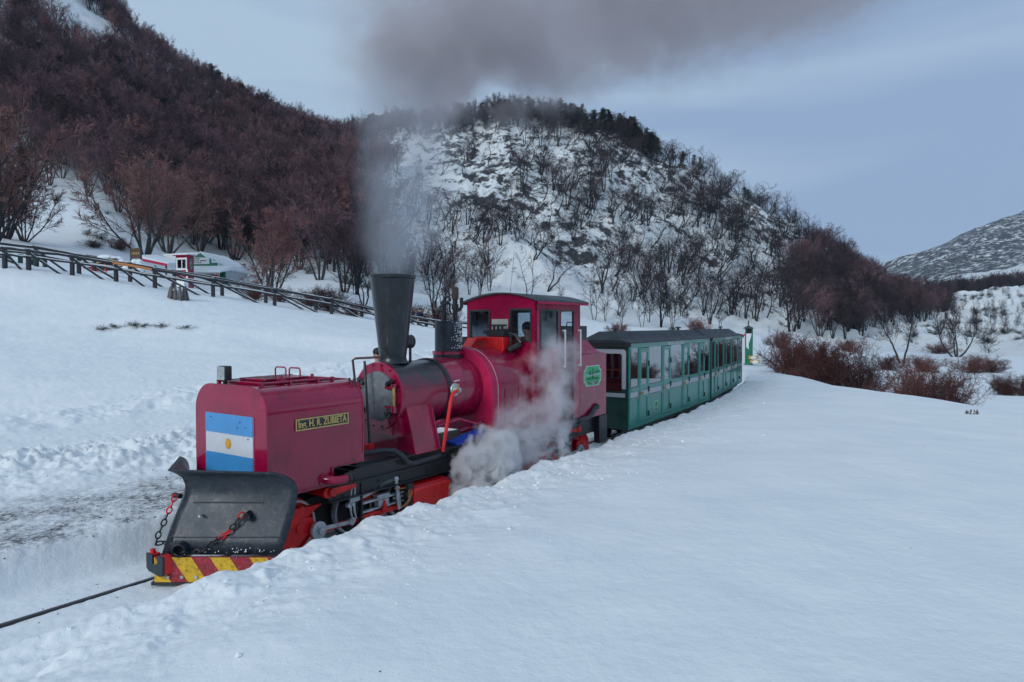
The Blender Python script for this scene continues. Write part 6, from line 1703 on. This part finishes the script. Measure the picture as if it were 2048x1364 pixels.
# shrubs that stand out
GB = 'deep red leafless shrubs'
for i, (u, Y, h, w_, lb) in enumerate(((1582, 29.5, 1.75, 1.0, 'left end of the big red thicket behind the snow crest'), (1628, 28.6, 2.0, 1.0, 'tall middle clump of the big red thicket'), (1678, 27.6, 1.95, 1.05, 'right middle clump of the big red thicket'),
        (1728, 26.4, 1.55, 1.0, 'low right end of the big red thicket'), (1828, 22.0, 1.60, .85, 'red shrub on the crest nearest the right, left half'), (1885, 20.8, 1.45, .85, 'red shrub on the crest nearest the right, beside the low stump'),
        (1778, 50, 1.25, 1.1, 'small red shrub at the foot of the forked tree'), (1850, 48, 1.25, 1.3, 'low red shrub right of the forked tree'), (1945, 47, 1.3, 1.4, 'dark red shrub below the broad crowned tree'), (1985, 47.5, 1.1, 1.2, 'dark shrub right below the broad crowned tree'),
        (2012, 32, 1.05, 1.1, 'red shrub at the right edge, on the open plain'), (2050, 31.5, 1.0, 1.1, 'red shrub cut by the right edge of the view'), (1698, 84, 1.7, 1.2, 'small dark red shrub behind the big thicket'), (1880, 82, 1.5, 1.4, 'round dark shrub between the two plain trees'),
        (1561, 62, 1.8, .8, 'dark upright shrub right of the green cabin'), (1235, 58, 1.1, 1.3, 'low brown shrub above the first carriage roof'), (1395, 74, 1.9, 1.0, 'brown shrub at the foot of the slope behind the carriages'), (884, 57, 1.9, 1.1, 'red shrub behind the two people at the fence'), (822, 58, 1.6, 1.0, 'brownish shrub close behind the chimney'))):
    x, y = at(u, Y); plant(('redbush', i % 3), (x, y, gz(x, y) - .05), h * .93, lb, GB, w_ * .98, cat='shrub')
for i, (u, v, vt, w_, lb) in enumerate(((655, 622, 572, 1.1, 'red shrub behind the log fence, left of the chimney'), (620, 612, 580, 1.0, 'smaller red shrub left of that one behind the fence'), (505, 600, 560, 1.1, 'greyish red shrub under the pinkish tree'), (560, 604, 574, 1.0, 'low shrub at the right foot of the pinkish tree'),
        (705, 632, 604, 1.0, 'small red shrub behind the fence next to the chimney'), (240, 500, 478, 1.4, 'low shrub above the snowy log rack'), (190, 496, 480, 1.5, 'low brown shrub left above the log rack'))):
    plant_px(('redbush', i % 3), u, v, vt, lb, GB, w_, cat='shrub')
GE = 'small dark evergreen shrubs'
for i, (u, v, vt, w_, lb) in enumerate(((118, 403, 392, 1.5, 'flat evergreen shrub under the first vase shaped tree'), (186, 439, 427, 1.1, 'round evergreen shrub left of the small stump'), (218, 430, 421, 1.2, 'tiny evergreen shrub right of the small stump'), (204, 480, 456, 1.0, 'larger evergreen shrub above the log rack'), (178, 472, 456, 1.0, 'sparse evergreen shrub beside the larger one'),
        (690, 566, 540, 1.1, 'evergreen shrub on the snow band left of the chimney'), (715, 572, 546, 1.1, 'snowy evergreen shrub next to it toward the chimney'), (742, 578, 552, 1.1, 'snowy evergreen shrub touching the chimney'), (620, 548, 524, 1.0, 'evergreen shrub at the wood edge above the snow band'),
        (1490, 676, 664, 1.2, 'low shrub above the cabin roof'), (1535, 690, 672, .9, 'thin shrub on the snow right of the cabin'), (1400, 660, 645, 1.2, 'evergreen shrub above the second carriage'), (1345, 662, 648, 1.2, 'evergreen shrub above the carriage joint'))):
    plant_px(('evershrub', i % 2), u, v, vt, lb, GE, w_, cat='shrub')
for i, (u, v, n_) in enumerate(((205, 659, 0), (232, 654, 1), (268, 650, 2), (285, 652, 3), (322, 653, 4), (373, 656, 5))):
    x, y, z = groundhit(u, v, 15)
    plant(('evershrub', i % 2), (x, y, z - .10), .30, ('dark heath clump at the left end of the snow ledge', 'dark heath clump second along the snow ledge', 'dark heath clump mid ledge, left of a pair', 'dark heath clump mid ledge, right of a pair', 'dark heath clump fifth along the ledge', 'dark heath clump at the right end of the ledge')[i], 'dark heath clumps poking out of the drift', 1.5, cat='shrub', name='heath_clump')

# woods: candidate places on a jittered net, kept by the density of each stand
gx_, gy_ = np.meshgrid(np.arange(-235, 330, 2.9), np.arange(62, 348, 2.9))
r_ = np.random.default_rng(5)
gx_ = gx_.ravel() + r_.uniform(-1.3, 1.3, gx_.size); gy_ = gy_.ravel() + r_.uniform(-1.3, 1.3, gx_.size)
tx = gx_ / gy_; k_ = (np.abs(tx) < .86)
gx_, gy_ = gx_[k_], gy_[k_]
zg_ = ground(gx_, gy_)[0]; uu = 1024 + FPX * gx_ / gy_; vv = 650 - (zg_ - H) / gy_ * FPX
pat = fbm(gx_ / 22, gy_ / 22, 3); rnd = r_.random(gx_.size); rn2 = r_.random(gx_.size)
bnd = np.interp(uu, [-200, 0, 60, 100, 200, 260, 300, 400, 500, 560, 600, 660, 700, 760, 800], [330, 330, 345, 352, 378, 425, 470, 500, 512, 530, 540, 545, 555, 590, 600])
streak = (np.abs((uu - 92) - (vv - 0) * 1.35) < 52) & (vv < 112) & (uu < 260)
streak2 = (np.abs((uu - 330) - (vv - 110) * 1.5) < 22) & (vv > 60) & (vv < 170)
lim = np.interp(uu, [-200, 0, 420, 640, 700, 780, 800], [1, 1, 1, 1, .75, .45, 0])
left_w = (uu < 800) & (vv < bnd) & ~streak & (rnd < lim * np.where(streak2, .2, np.interp(vv, [-60, 120, 260, 420], [.38, .60, .80, .86])))
chute = ((uu > 840) & (uu < 1010) & (vv > 285) & (vv < 430) & (rn2 < .85)) | ((uu > 985) & (uu < 1190) & (vv > 505) & (vv < 640) & (rn2 < .93)) | ((uu > 690) & (uu < 800) & (vv > 270) & (vv < 430) & (rn2 < .6))
h2 = (uu >= 700) & (uu < 1800) & (vv < 648) & ~left_w
dens2 = np.interp(uu, [700, 860, 1050, 1200, 1500, 1620, 1800], [.40, .30, .28, .46, .44, .50, .70]) * np.clip(1 + 1.3 * pat, .2, 1.7)
dens2 = dens2 * np.interp(vv, [200, 300, 420, 560, 640, 648], [1.2, .8, .9, 1.15, .85, .8])
dens2 = np.where((vv < np.interp(uu, [780, 1000, 1200, 1290, 1420, 1560, 1700], [278, 265, 272, 318, 360, 435, 515])) & (uu < 1330), .95, dens2)
hill_w = h2 & (rnd < dens2) & ~chute & (gy_ < 262)
redp = (uu > 1575) & (uu < 1900) & (vv > 500) & (vv < np.interp(uu, [1575, 1700, 1760, 1900], [682, 684, 662, 645])) & (gy_ > 98) & (rnd < np.interp(uu, [1575, 1640, 1760, 1900], [.15, .62, .72, .45])) & (gy_ < 250)
crest = (uu > 1830) & (gy_ > 296) & (gy_ < 338)
low = (uu > 1760) & (gy_ > 112) & (gy_ < 298) & (rnd < .34 + .25 * (pat > .1)) & ~redp
items = []
for i in range(gx_.size):
    kind = None; q = rn2[i]
    if left_w[i]:
        ridge = vv[i] < np.interp(uu[i], [0, 235, 300, 400, 480, 600, 760], [-50, 12, 78, 160, 215, 268, 285]) 
        if ridge and uu[i] > 230 and q < .8: kind = ('bushtree', i % 2); h = 5 + 3 * q; st = 'ridge'
        elif q > .965: kind = ('bushtree', i % 2); h = 7; st = 'ridge'
        elif q > .90: kind = ('pink', 0); h = 5.5 + 2.5 * r_.random(); st = 'left'
        else: kind = ('beech', i % 3) if (q < .70) else ('beechdark', i % 2); h = 6.2 + 2.6 * r_.random(); st = 'left'
    elif redp[i]: kind = ('beech', i % 3) if q < .3 else ('beechdark', i % 2); h = 6 + 2.8 * r_.random(); st = 'right'
    elif hill_w[i]:
        top = vv[i] < np.interp(uu[i], [780, 1000, 1200, 1290, 1420, 1560, 1700], [275, 262, 272, 318, 368, 440, 520])
        if top and uu[i] < 1310 and q < (.30 if uu[i] < 1060 else .75): kind = (('conifer', 'bushtree')[i % 2], (i // 2) % 2); h = 5.5 + 3.5 * r_.random(); st = 'top'
        elif top and uu[i] < 1310: kind = ('beechdark', i % 2); h = 6 + 2 * q; st = 'hill'
        elif top and q < .3: kind = ('bushtree', i % 2); h = 4.5; st = 'top'
        elif gy_[i] < 104: kind = ('young', i % 2) if q < .6 else ('sparse', i % 3); h = 4 + 3.4 * r_.random(); st = 'foot'
        elif vv[i] > 470 and q < .45: kind = ('sparse', i % 3); h = 5.5 + 2.5 * r_.random(); st = 'foot'
        else: kind = ('twisted', i % 3); h = 6.0 + 4.0 * r_.random(); st = 'hill'
    elif crest[i]: kind = ('beechdark', i % 2); h = 5.5 + 2 * q; st = 'crest'
    elif low[i]: kind = ('young', i % 2) if q < .5 else ('evershrub', i % 2); h = (1.8 + 2.6 * r_.random()) if q < .5 else 1.0 + .8 * r_.random(); st = 'low'
    if kind: items.append((h / gy_[i] - (9 if not -25 < uu[i] < 2075 else 0), kind, gx_[i], gy_[i], zg_[i], h, st, r_.uniform(0, 6.28), r_.uniform(.9, 1.2)))
items.sort(key=lambda a: -a[0])
LBL = {'left': ('bare reddish beech in the dense wood on the left slope', 'reddish beeches of the left slope wood'),
       'ridge': ('dark evergreen on the skyline of the left slope', 'evergreens along the left skyline'),
       'right': ('bare reddish tree in the dense stand at the right foot of the hill', 'reddish stand at the right foot of the hill'),
       'top': ('evergreen tree on the crest of the middle hill', 'evergreens on the crest of the middle hill'),
       'foot': ('slender bare tree along the foot of the middle hill', 'slender trees at the foot of the middle hill'),
       'hill': ('crooked dark leafless tree on the snowy rock face', 'crooked trees on the rock face'),
       'crest': ('bare tree on the far low crest at right', 'trees of the far crest'),
       'low': ('small bare tree on the low snowy rise at right', 'small trees on the low rise')}
NIND = 236
ANCH = [(-40, 'left of the fence start'), (60, 'above the fence start'), (140, 'above the open snow slope'), (205, 'above the small stump'), (270, 'above the notice board'), (335, 'above the red booth'), (400, 'above the green shop'), (465, 'above the shop awning'), (540, 'above the pinkish tree'), (610, 'left of the snow band'), (670, 'above the fence shrubs'), (730, 'just left of the smoke'),
        (800, 'in the smoke column'), (880, 'right of the smoke column'), (960, 'above the steam dome'), (1040, 'above the cab roof'), (1120, 'above the cab rear'), (1200, 'above the bunker'), (1265, 'above the first carriage end'), (1330, 'above the first carriage'), (1400, 'above the carriage joint'), (1460, 'above the second carriage'), (1510, 'above the green cabin'), (1570, 'right of the cabin'), (1640, 'behind the big red thicket'), (1710, 'above the thicket end'), (1780, 'above the forked tree'), (1850, 'between the plain trees'), (1930, 'above the broad crowned tree'), (2010, 'at the right edge')]
ORD = ['nearest', 'second nearest', 'third nearest', 'fourth nearest', 'fifth nearest', 'sixth nearest', 'seventh nearest', 'eighth nearest', 'ninth nearest', 'tenth nearest', 'eleventh nearest', 'twelfth nearest', 'thirteenth nearest', 'fourteenth nearest', 'fifteenth nearest', 'sixteenth nearest', 'seventeenth nearest', 'eighteenth nearest']
WHAT = {'left': 'reddish beech', 'ridge': 'dark skyline evergreen', 'right': 'reddish tree', 'top': 'hilltop evergreen', 'foot': 'slender bare tree', 'hill': 'crooked dark tree', 'crest': 'far crest tree', 'low': 'small bare tree'}
_cnt = {}
def wherelabel(st, kind, x, y):
    u = 1024 + FPX * x / y; a = min(ANCH, key=lambda q: abs(q[0] - u)); side = 'left' if u < a[0] else 'right'
    k = (st, a[1], side); n = _cnt.get(k, 0); _cnt[k] = n + 1
    w = WHAT[st] if kind[0] != 'evershrub' else 'small evergreen shrub'
    return '%s %s, %s of its %s hand row' % (w, a[1], ORD[min(n, 17)], side)
for it in items[:NIND]:
    _, kind, x, y, z, h, st, rz, w_ = it
    if st == 'hill' or kind[0] == 'twisted': rz = (rz % 1.6) - .8
    o = plant(kind, (x, y, z - .1), h, wherelabel(st, kind, x, y), LBL[st][1], w_, rz=rz, cat='shrub' if kind[0] == 'evershrub' else 'tree', name='evergreen_tree' if kind[0] in ('conifer', 'bushtree') else None)
rest = {}
for it in items[NIND:]:
    rest.setdefault((it[6] in ('left', 'ridge') and 'left' or it[6] in ('right', 'crest', 'low') and 'right' or 'middle'), []).append(it)
def wood(name, its, label):
    """the rest of a wood as one object: points that carry copies of the tree meshes"""
    kinds = sorted(set(i[1] for i in its))
    me = bpy.data.meshes.new(name); me.from_pydata([(i[2], i[3], i[4] - .1) for i in its], [], [])
    def at_(nm, ty, vals):
        a = me.attributes.new(nm, ty, 'POINT'); a.data.foreach_set('value' if ty != 'FLOAT_VECTOR' else 'vector', vals)
    at_('pick', 'INT', [kinds.index(i[1]) for i in its])
    sc = []; ro = []
    for i in its:
        k = i[5] / KH.get(i[1][0], 8.0); sc += [k * i[8], k * i[8], k]; ro += [0, 0, ((i[7] % 1.6) - .8) if i[1][0] == 'twisted' else i[7]]
    at_('size', 'FLOAT_VECTOR', sc); at_('turn', 'FLOAT_VECTOR', ro)
    o = bpy.data.objects.new(name, me); COL.objects.link(o)
    ng = bpy.data.node_groups.new(name, 'GeometryNodeTree'); ng.interface.new_socket('Geometry', in_out='INPUT', socket_type='NodeSocketGeometry'); ng.interface.new_socket('Geometry', in_out='OUTPUT', socket_type='NodeSocketGeometry')
    N = ng.nodes.new; gi = N('NodeGroupInput'); go = N('NodeGroupOutput'); iop = N('GeometryNodeInstanceOnPoints'); g2i = N('GeometryNodeGeometryToInstance')
    def named(nm, ty):
        n = N('GeometryNodeInputNamedAttribute'); n.data_type = ty; n.inputs['Name'].default_value = nm; return n.outputs['Attribute']
    lk = ng.links.new
    # each kind is a pair of meshes, taken from a tree that stands in the scene
    for kd in reversed(kinds):
        jn = N('GeometryNodeJoinGeometry')
        for ob in SRC[kd]:
            oi = N('GeometryNodeObjectInfo'); oi.inputs['Object'].default_value = ob; oi.transform_space = 'ORIGINAL'; lk(oi.outputs['Geometry'], jn.inputs[0])
        gi2 = N('GeometryNodeGeometryToInstance'); lk(jn.outputs[0], gi2.inputs[0])
        if kd == kinds[-1]: J = N('GeometryNodeJoinGeometry')
        lk(gi2.outputs[0], J.inputs[0])
    lk(gi.outputs[0], iop.inputs['Points']); lk(J.outputs[0], iop.inputs['Instance'])
    iop.inputs['Pick Instance'].default_value = True
    lk(named('pick', 'INT'), iop.inputs['Instance Index']); lk(named('turn', 'FLOAT_VECTOR'), iop.inputs['Rotation']); lk(named('size', 'FLOAT_VECTOR'), iop.inputs['Scale'])
    lk(iop.outputs[0], go.inputs[0])
    md = o.modifiers.new('trees', 'NODES'); md.node_group = ng
    tag(o, label, 'wood', None, 'stuff')
    return o
SRC = {}
for o in COL.objects:
    if o.type == 'MESH' and o.parent and o.parent.get('category') in ('tree', 'shrub'):
        for kd, mm in PROTO.items():
            if o.data in mm and len(SRC.get(kd, [])) < 2 and o.data not in [q.data for q in SRC.get(kd, [])]: SRC.setdefault(kd, []).append(o)
for kd in list(PROTO):
    if kd not in SRC:
        its_ = [i for i in items if i[1] == kd]
        if not its_: continue
        i = its_[0]
        o = plant(kd, (i[2], i[3], i[4] - .1), i[5], wherelabel(i[6], kd, i[2], i[3]), LBL[i[6]][1], i[8], rz=i[7]); SRC[kd] = list(o.children)
bk = []  # unseen trees behind the viewer, added as a dark band for reflections
for i in range(3000):
    a_ = random.uniform(R(58), R(302)); q_ = 52 + 150 * random.random() ** 1.3; x_, y_ = q_ * sin(a_), q_ * cos(a_)
    if abs(sin(a_ * 3.1) + .5 * sin(a_ * 7.3)) < .15: continue
    if R(56) < a_ < R(152) and not 92 < q_ < 125 and random.random() < .93: continue
    T_, W_ = track_tw(np.array([x_]), np.array([y_]))
    if abs(W_[0]) < 9: continue
    kd = random.choice([('beechdark', 0), ('beechdark', 1), ('beech', 0), ('beech', 1), ('bushtree', 0)])
    bk.append((0, kd, x_, y_, gz(x_, y_), random.uniform(7, 11), 'back', random.uniform(0, 6.28), random.uniform(.9, 1.2)))
wood('added_reflection_wood', bk, 'invented leafless wood behind the viewer, added for paint and glass to reflect')
wood('left_wood', rest.get('left', []), 'dense reddish leafless wood covering the left mountainside')
wood('middle_wood', rest.get('middle', []), 'scattered dark trees over the snowy middle hill')
wood('right_wood', rest.get('right', []), 'leafless trees and scrub on the right flank and low rise')
print('trees', len(items), {k: len(v) for k, v in rest.items()})

# ------------------------------------------------------------------ smoke and steam
class EX:
    """small arithmetic on shader sockets"""
    def __init__(s, nt, v): s.nt = nt; s.v = v
    def _o(s, op, b, c=0.0, clamp=False): return EX(s.nt, math_(s.nt, op, s.v, b.v if isinstance(b, EX) else b, c.v if isinstance(c, EX) else c, clamp))
    def __add__(s, b): return s._o('ADD', b)
    def __sub__(s, b): return s._o('SUBTRACT', b)
    def __mul__(s, b): return s._o('MULTIPLY', b)
    def __truediv__(s, b): return s._o('DIVIDE', b)
    def rs(s, b): return s._o('MULTIPLY', -1.0) + b
    def mx(s, b): return s._o('MAXIMUM', b)
    def mn(s, b): return s._o('MINIMUM', b)
    def pw(s, b): return s._o('POWER', b)
    def sm(s, a, b):
        n = s.nt.nodes.new('ShaderNodeMapRange'); n.interpolation_type = 'SMOOTHSTEP'; n.inputs['From Min'].default_value = a; n.inputs['From Max'].default_value = b
        s.nt.links.new(s.v, n.inputs['Value']); return EX(s.nt, n.outputs[0])
def hyp(a, b): return (a * a + b * b).pw(.5)
def volmat(name, col, fn, aniso=0.2, absorb=None):
    m = bpy.data.materials.new(name); m.use_nodes = True; nt = m.node_tree
    for n in list(nt.nodes): nt.nodes.remove(n)
    o = nt.nodes.new('ShaderNodeOutputMaterial'); v = nt.nodes.new('ShaderNodeVolumePrincipled')
    v.inputs['Color'].default_value = col + (1,); v.inputs['Anisotropy'].default_value = aniso; v.inputs['Density Attribute'].default_value = ''
    if absorb: v.inputs['Absorption Color'].default_value = absorb + (1,)
    nt.links.new(v.outputs[0], o.inputs['Volume'])
    tc = nt.nodes.new('ShaderNodeTexCoord'); sp = nt.nodes.new('ShaderNodeSeparateXYZ'); nt.links.new(tc.outputs['Object'], sp.inputs[0])
    x, y, z = (EX(nt, sp.outputs[i]) for i in range(3))
    def noise(scale, det=3.0, rough=.6, off=(0, 0, 0), st=(1, 1, 1)):
        mp = nn(nt, 'ShaderNodeMapping', {'Vector': tc.outputs['Object'], 'Location': off, 'Scale': st})
        return EX(nt, nn(nt, 'ShaderNodeTexNoise', {'Vector': mp.outputs[0], 'Scale': scale, 'Detail': det, 'Roughness': rough}).outputs['Fac'])
    nt.links.new(fn(x, y, z, noise).v, v.inputs['Density'])
    return m
def domain(name, rings, loc, rz, m_, label, step=1.0, n=16):
    """closed hull of the volume: rings of (centre, radius_y, radius_z) or for upright plumes (centre, rx, ry) round an axis"""
    b = MB(); k = len(rings)
    vs = []
    for c, a, e, ax in rings:
        for i in range(n):
            g = 2 * pi * i / n
            vs.append((c[0], c[1] + a * cos(g), c[2] + e * sin(g)) if ax == 'x' else (c[0] + a * cos(g), c[1] + e * sin(g), c[2]))
    fs = [(i * n + j, i * n + (j + 1) % n, (i + 1) * n + (j + 1) % n, (i + 1) * n + j) for i in range(k - 1) for j in range(n)] + [tuple(range(n))[::-1], tuple(range((k - 1) * n, k * n))]
    b.add(vs, fs)
    o = b.obj(name, m_, None, smooth=0); o.location = loc; o.rotation_euler = (0, 0, rz)
    m_.cycles.volume_step_rate = step
    tag(o, label, name.replace('_', ' '), None, 'stuff')
    return o
ST = Vector(bx((.91, 0, 3.08))); ca, sa = cos(R(90 - TH)), sin(R(90 - TH))
o0 = FU.w(0, 0); SX = Vector((o0.x + ca * ST.x - sa * ST.y, o0.y + sa * ST.x + ca * ST.y, 3.08))
# column: x,y in the ground plane, z up from the chimney mouth
def fcol(x, y, z, noise):
    zz_ = z.mx(0.0)
    rad = zz_ * .09 + z.sm(0.0, .5) * .17 + .30
    cx = zz_ * .05 + z.sm(0.0, .7) * .13; 
    n1 = noise(1.5, 4.0, .6, (0, 0, 0), (1, 1, .55)); n2 = noise(4.5, 3.0, .6, (3, 1, 0), (1, 1, .6))
    d_ = hyp(x - cx, y) / rad + (n1 - .5) * 1.5 * (z.sm(0, .6)) + (n2 - .5) * .45
    edge = d_.sm(1.30, .50)
    return edge * (n1.sm(.38, .64) * 1.0 + .22) * (z * -.25 + 1.0).mx(.50) * 2.3 * z.sm(3.0, 2.3)
mcol = volmat('thin_blue_smoke', (.60, .64, .70), fcol, .1)
domain('smoke_column', [((0, 0, 0), .29, .29, 'z'), ((.03, 0, .2), .50, .48, 'z'), ((.12, 0, .6), .92, .84, 'z'), ((.2, 0, 1.6), 1.1, 1.0, 'z'), ((.28, 0, 3.05), 1.3, 1.2, 'z')], SX + Vector((0, 0, .004)), 0, mcol, 'thin bluish smoke rising straight out of the black chimney', .6)
# plume: x along the train backwards, rising
def fpl(x, y, z, noise):
    xx = x.mx(0.0)
    n1 = noise(.50, 5.0, .60, (2, 0, 0), (.75, 1, 1)); n2 = noise(1.9, 4.0, .62, (5, 0, 0))
    cz_ = xx * .52 + .85 
    ry = xx * .13 + 1.35; rz_ = xx * .13 + 1.75
    w = (x.mn(0.0)) * 1.0
    d_ = hyp(hyp(y / ry, (z - cz_) / rz_), w) + (n1 - .5) * 2.1 + (n2 - .5) * 1.0
    dens = d_.sm(1.02, .62)
    return dens * (n1.sm(.44, .60) * 1.2 + .12) * (xx * .085 + 1.0).pw(-1.4) * 1.65
mpl = volmat('brown_grey_smoke', (.66, .61, .63), fpl, .0)
mpl2 = volmat('brown_grey_smoke_far', (.66, .61, .63), fpl, .0)
RG = [((-2.4, 0, .8), .8, 1.0, 'x'), ((-1.4, 0, .85), 1.9, 2.2, 'x'), ((0, 0, .9), 2.2, 2.6, 'x'), ((3, 0, 2.4), 2.8, 3.1, 'x'), ((11, 0, 6.5), 3.9, 4.7, 'x'), ((24, 0, 13.3), 5.6, 7.2, 'x'), ((44, 0, 23.7), 8.4, 10.8, 'x')]
PO = SX + Vector((.3, 0, 2.3))
domain('smoke_plume', RG[:5], PO, R(90 - 33), mpl, 'brownish grey smoke billowing above the chimney across the sky', .22)
domain('smoke_plume', [((11.004, 0, 6.502), 3.9, 4.7, 'x')] + RG[5:], PO, R(90 - 33), mpl2, 'far drifting end of the grey smoke at the top of the sky', .16)

# steam by the cylinders: frame of the locomotive, x backwards, y away from the camera
def fst(x, y, z, noise):
    n1 = noise(2.3, 5.0, .62, (0, 0, 0)); n2 = noise(7.5, 4.0, .6, (2, 0, 0))
    yy = y + .98
    # dense billow at the cylinder, drifting back and up
    core = hyp(hyp((x - 7.15 - (z - .5) * .25) / .72, (z - .55) / .80), yy / .46)
    core2 = hyp(hyp((x - 8.5) / 1.8, (z - .55) / .60), yy / .46)
    body = (core.rs(1.0).mx(0.0) * 3.0).mn(1.0) + (core2.rs(1.0).mx(0.0) * 2.0).mn(.75)
    q = n1 * .60 + n2 * .40 + (body - 1.0) * .26
    return q.sm(.455, .57) * body.mn(1.0) * 15.0
mst = volmat('dense_white_steam', (.98, .98, .99), fst, .2)
def hull(rings): return rings
domain('steam_cloud', [((6.2, -.98, .5), .15, .3, 'x'), ((6.5, -.98, .62), .45, .75, 'x'), ((7.3, -.98, .70), .48, .90, 'x'), ((8.4, -.98, .62), .48, .78, 'x'), ((9.8, -.98, .58), .40, .60, 'x'), ((10.6, -.98, .55), .15, .25, 'x')], FU.w(0, 0), R(90 - TH), mst, 'dense white steam billowing from the red cylinder beside the train', .5)
def fve(x, y, z, noise):
    n1 = noise(1.05, 5.0, .62, (4, 0, 0), (1, 1, .8)); n2 = noise(3.6, 3.0, .6, (1, 5, 0))
    xs = x - (z * .55 + 8.0)
    core = hyp(hyp(xs / 1.9, (z - 1.20) / 1.6), (y + 1.0) / .34)
    body = (core.rs(1.0).mx(0.0) * 2.5).mn(1.0)
    q = n1 * .62 + n2 * .38 + (body - 1.0) * .22
    return q.sm(.45, .64) * body * (z * -.22 + 1.25) * 5.5
mve = volmat('thin_white_steam', (.97, .97, .99), fve, .2)
domain('steam_veil', [((6.1, -1.0, .7), .12, .2, 'x'), ((7.0, -1.0, .98), .34, .95, 'x'), ((8.6, -1.0, 1.35), .35, 1.3, 'x'), ((10.2, -1.0, 1.6), .34, 1.4, 'x'), ((11.3, -1.0, 1.9), .2, .6, 'x')], FU.w(0, 0), R(90 - TH), mve, 'thin veil of steam drifting up over the cab side', .5)

# ------------------------------------------------------------------ the winter air
hz_b = MB(); hz_b.box(-3300, 3300, -3300, 3300, -6, 460)
hm = bpy.data.materials.new('thin_winter_haze'); hm.use_nodes = True
for n in list(hm.node_tree.nodes): hm.node_tree.nodes.remove(n)
ho = hm.node_tree.nodes.new('ShaderNodeOutputMaterial'); hv = hm.node_tree.nodes.new('ShaderNodeVolumePrincipled')
hv.inputs['Color'].default_value = (.72, .85, 1.0, 1); hv.inputs['Density'].default_value = .00009; hv.inputs['Density Attribute'].default_value = ''
hm.node_tree.links.new(hv.outputs[0], ho.inputs['Volume'])
ho_ = hz_b.obj('haze', hm, None, smooth=0); ho_['kind'] = 'stuff'; ho_['label'] = 'thin bluish winter air over the valley'
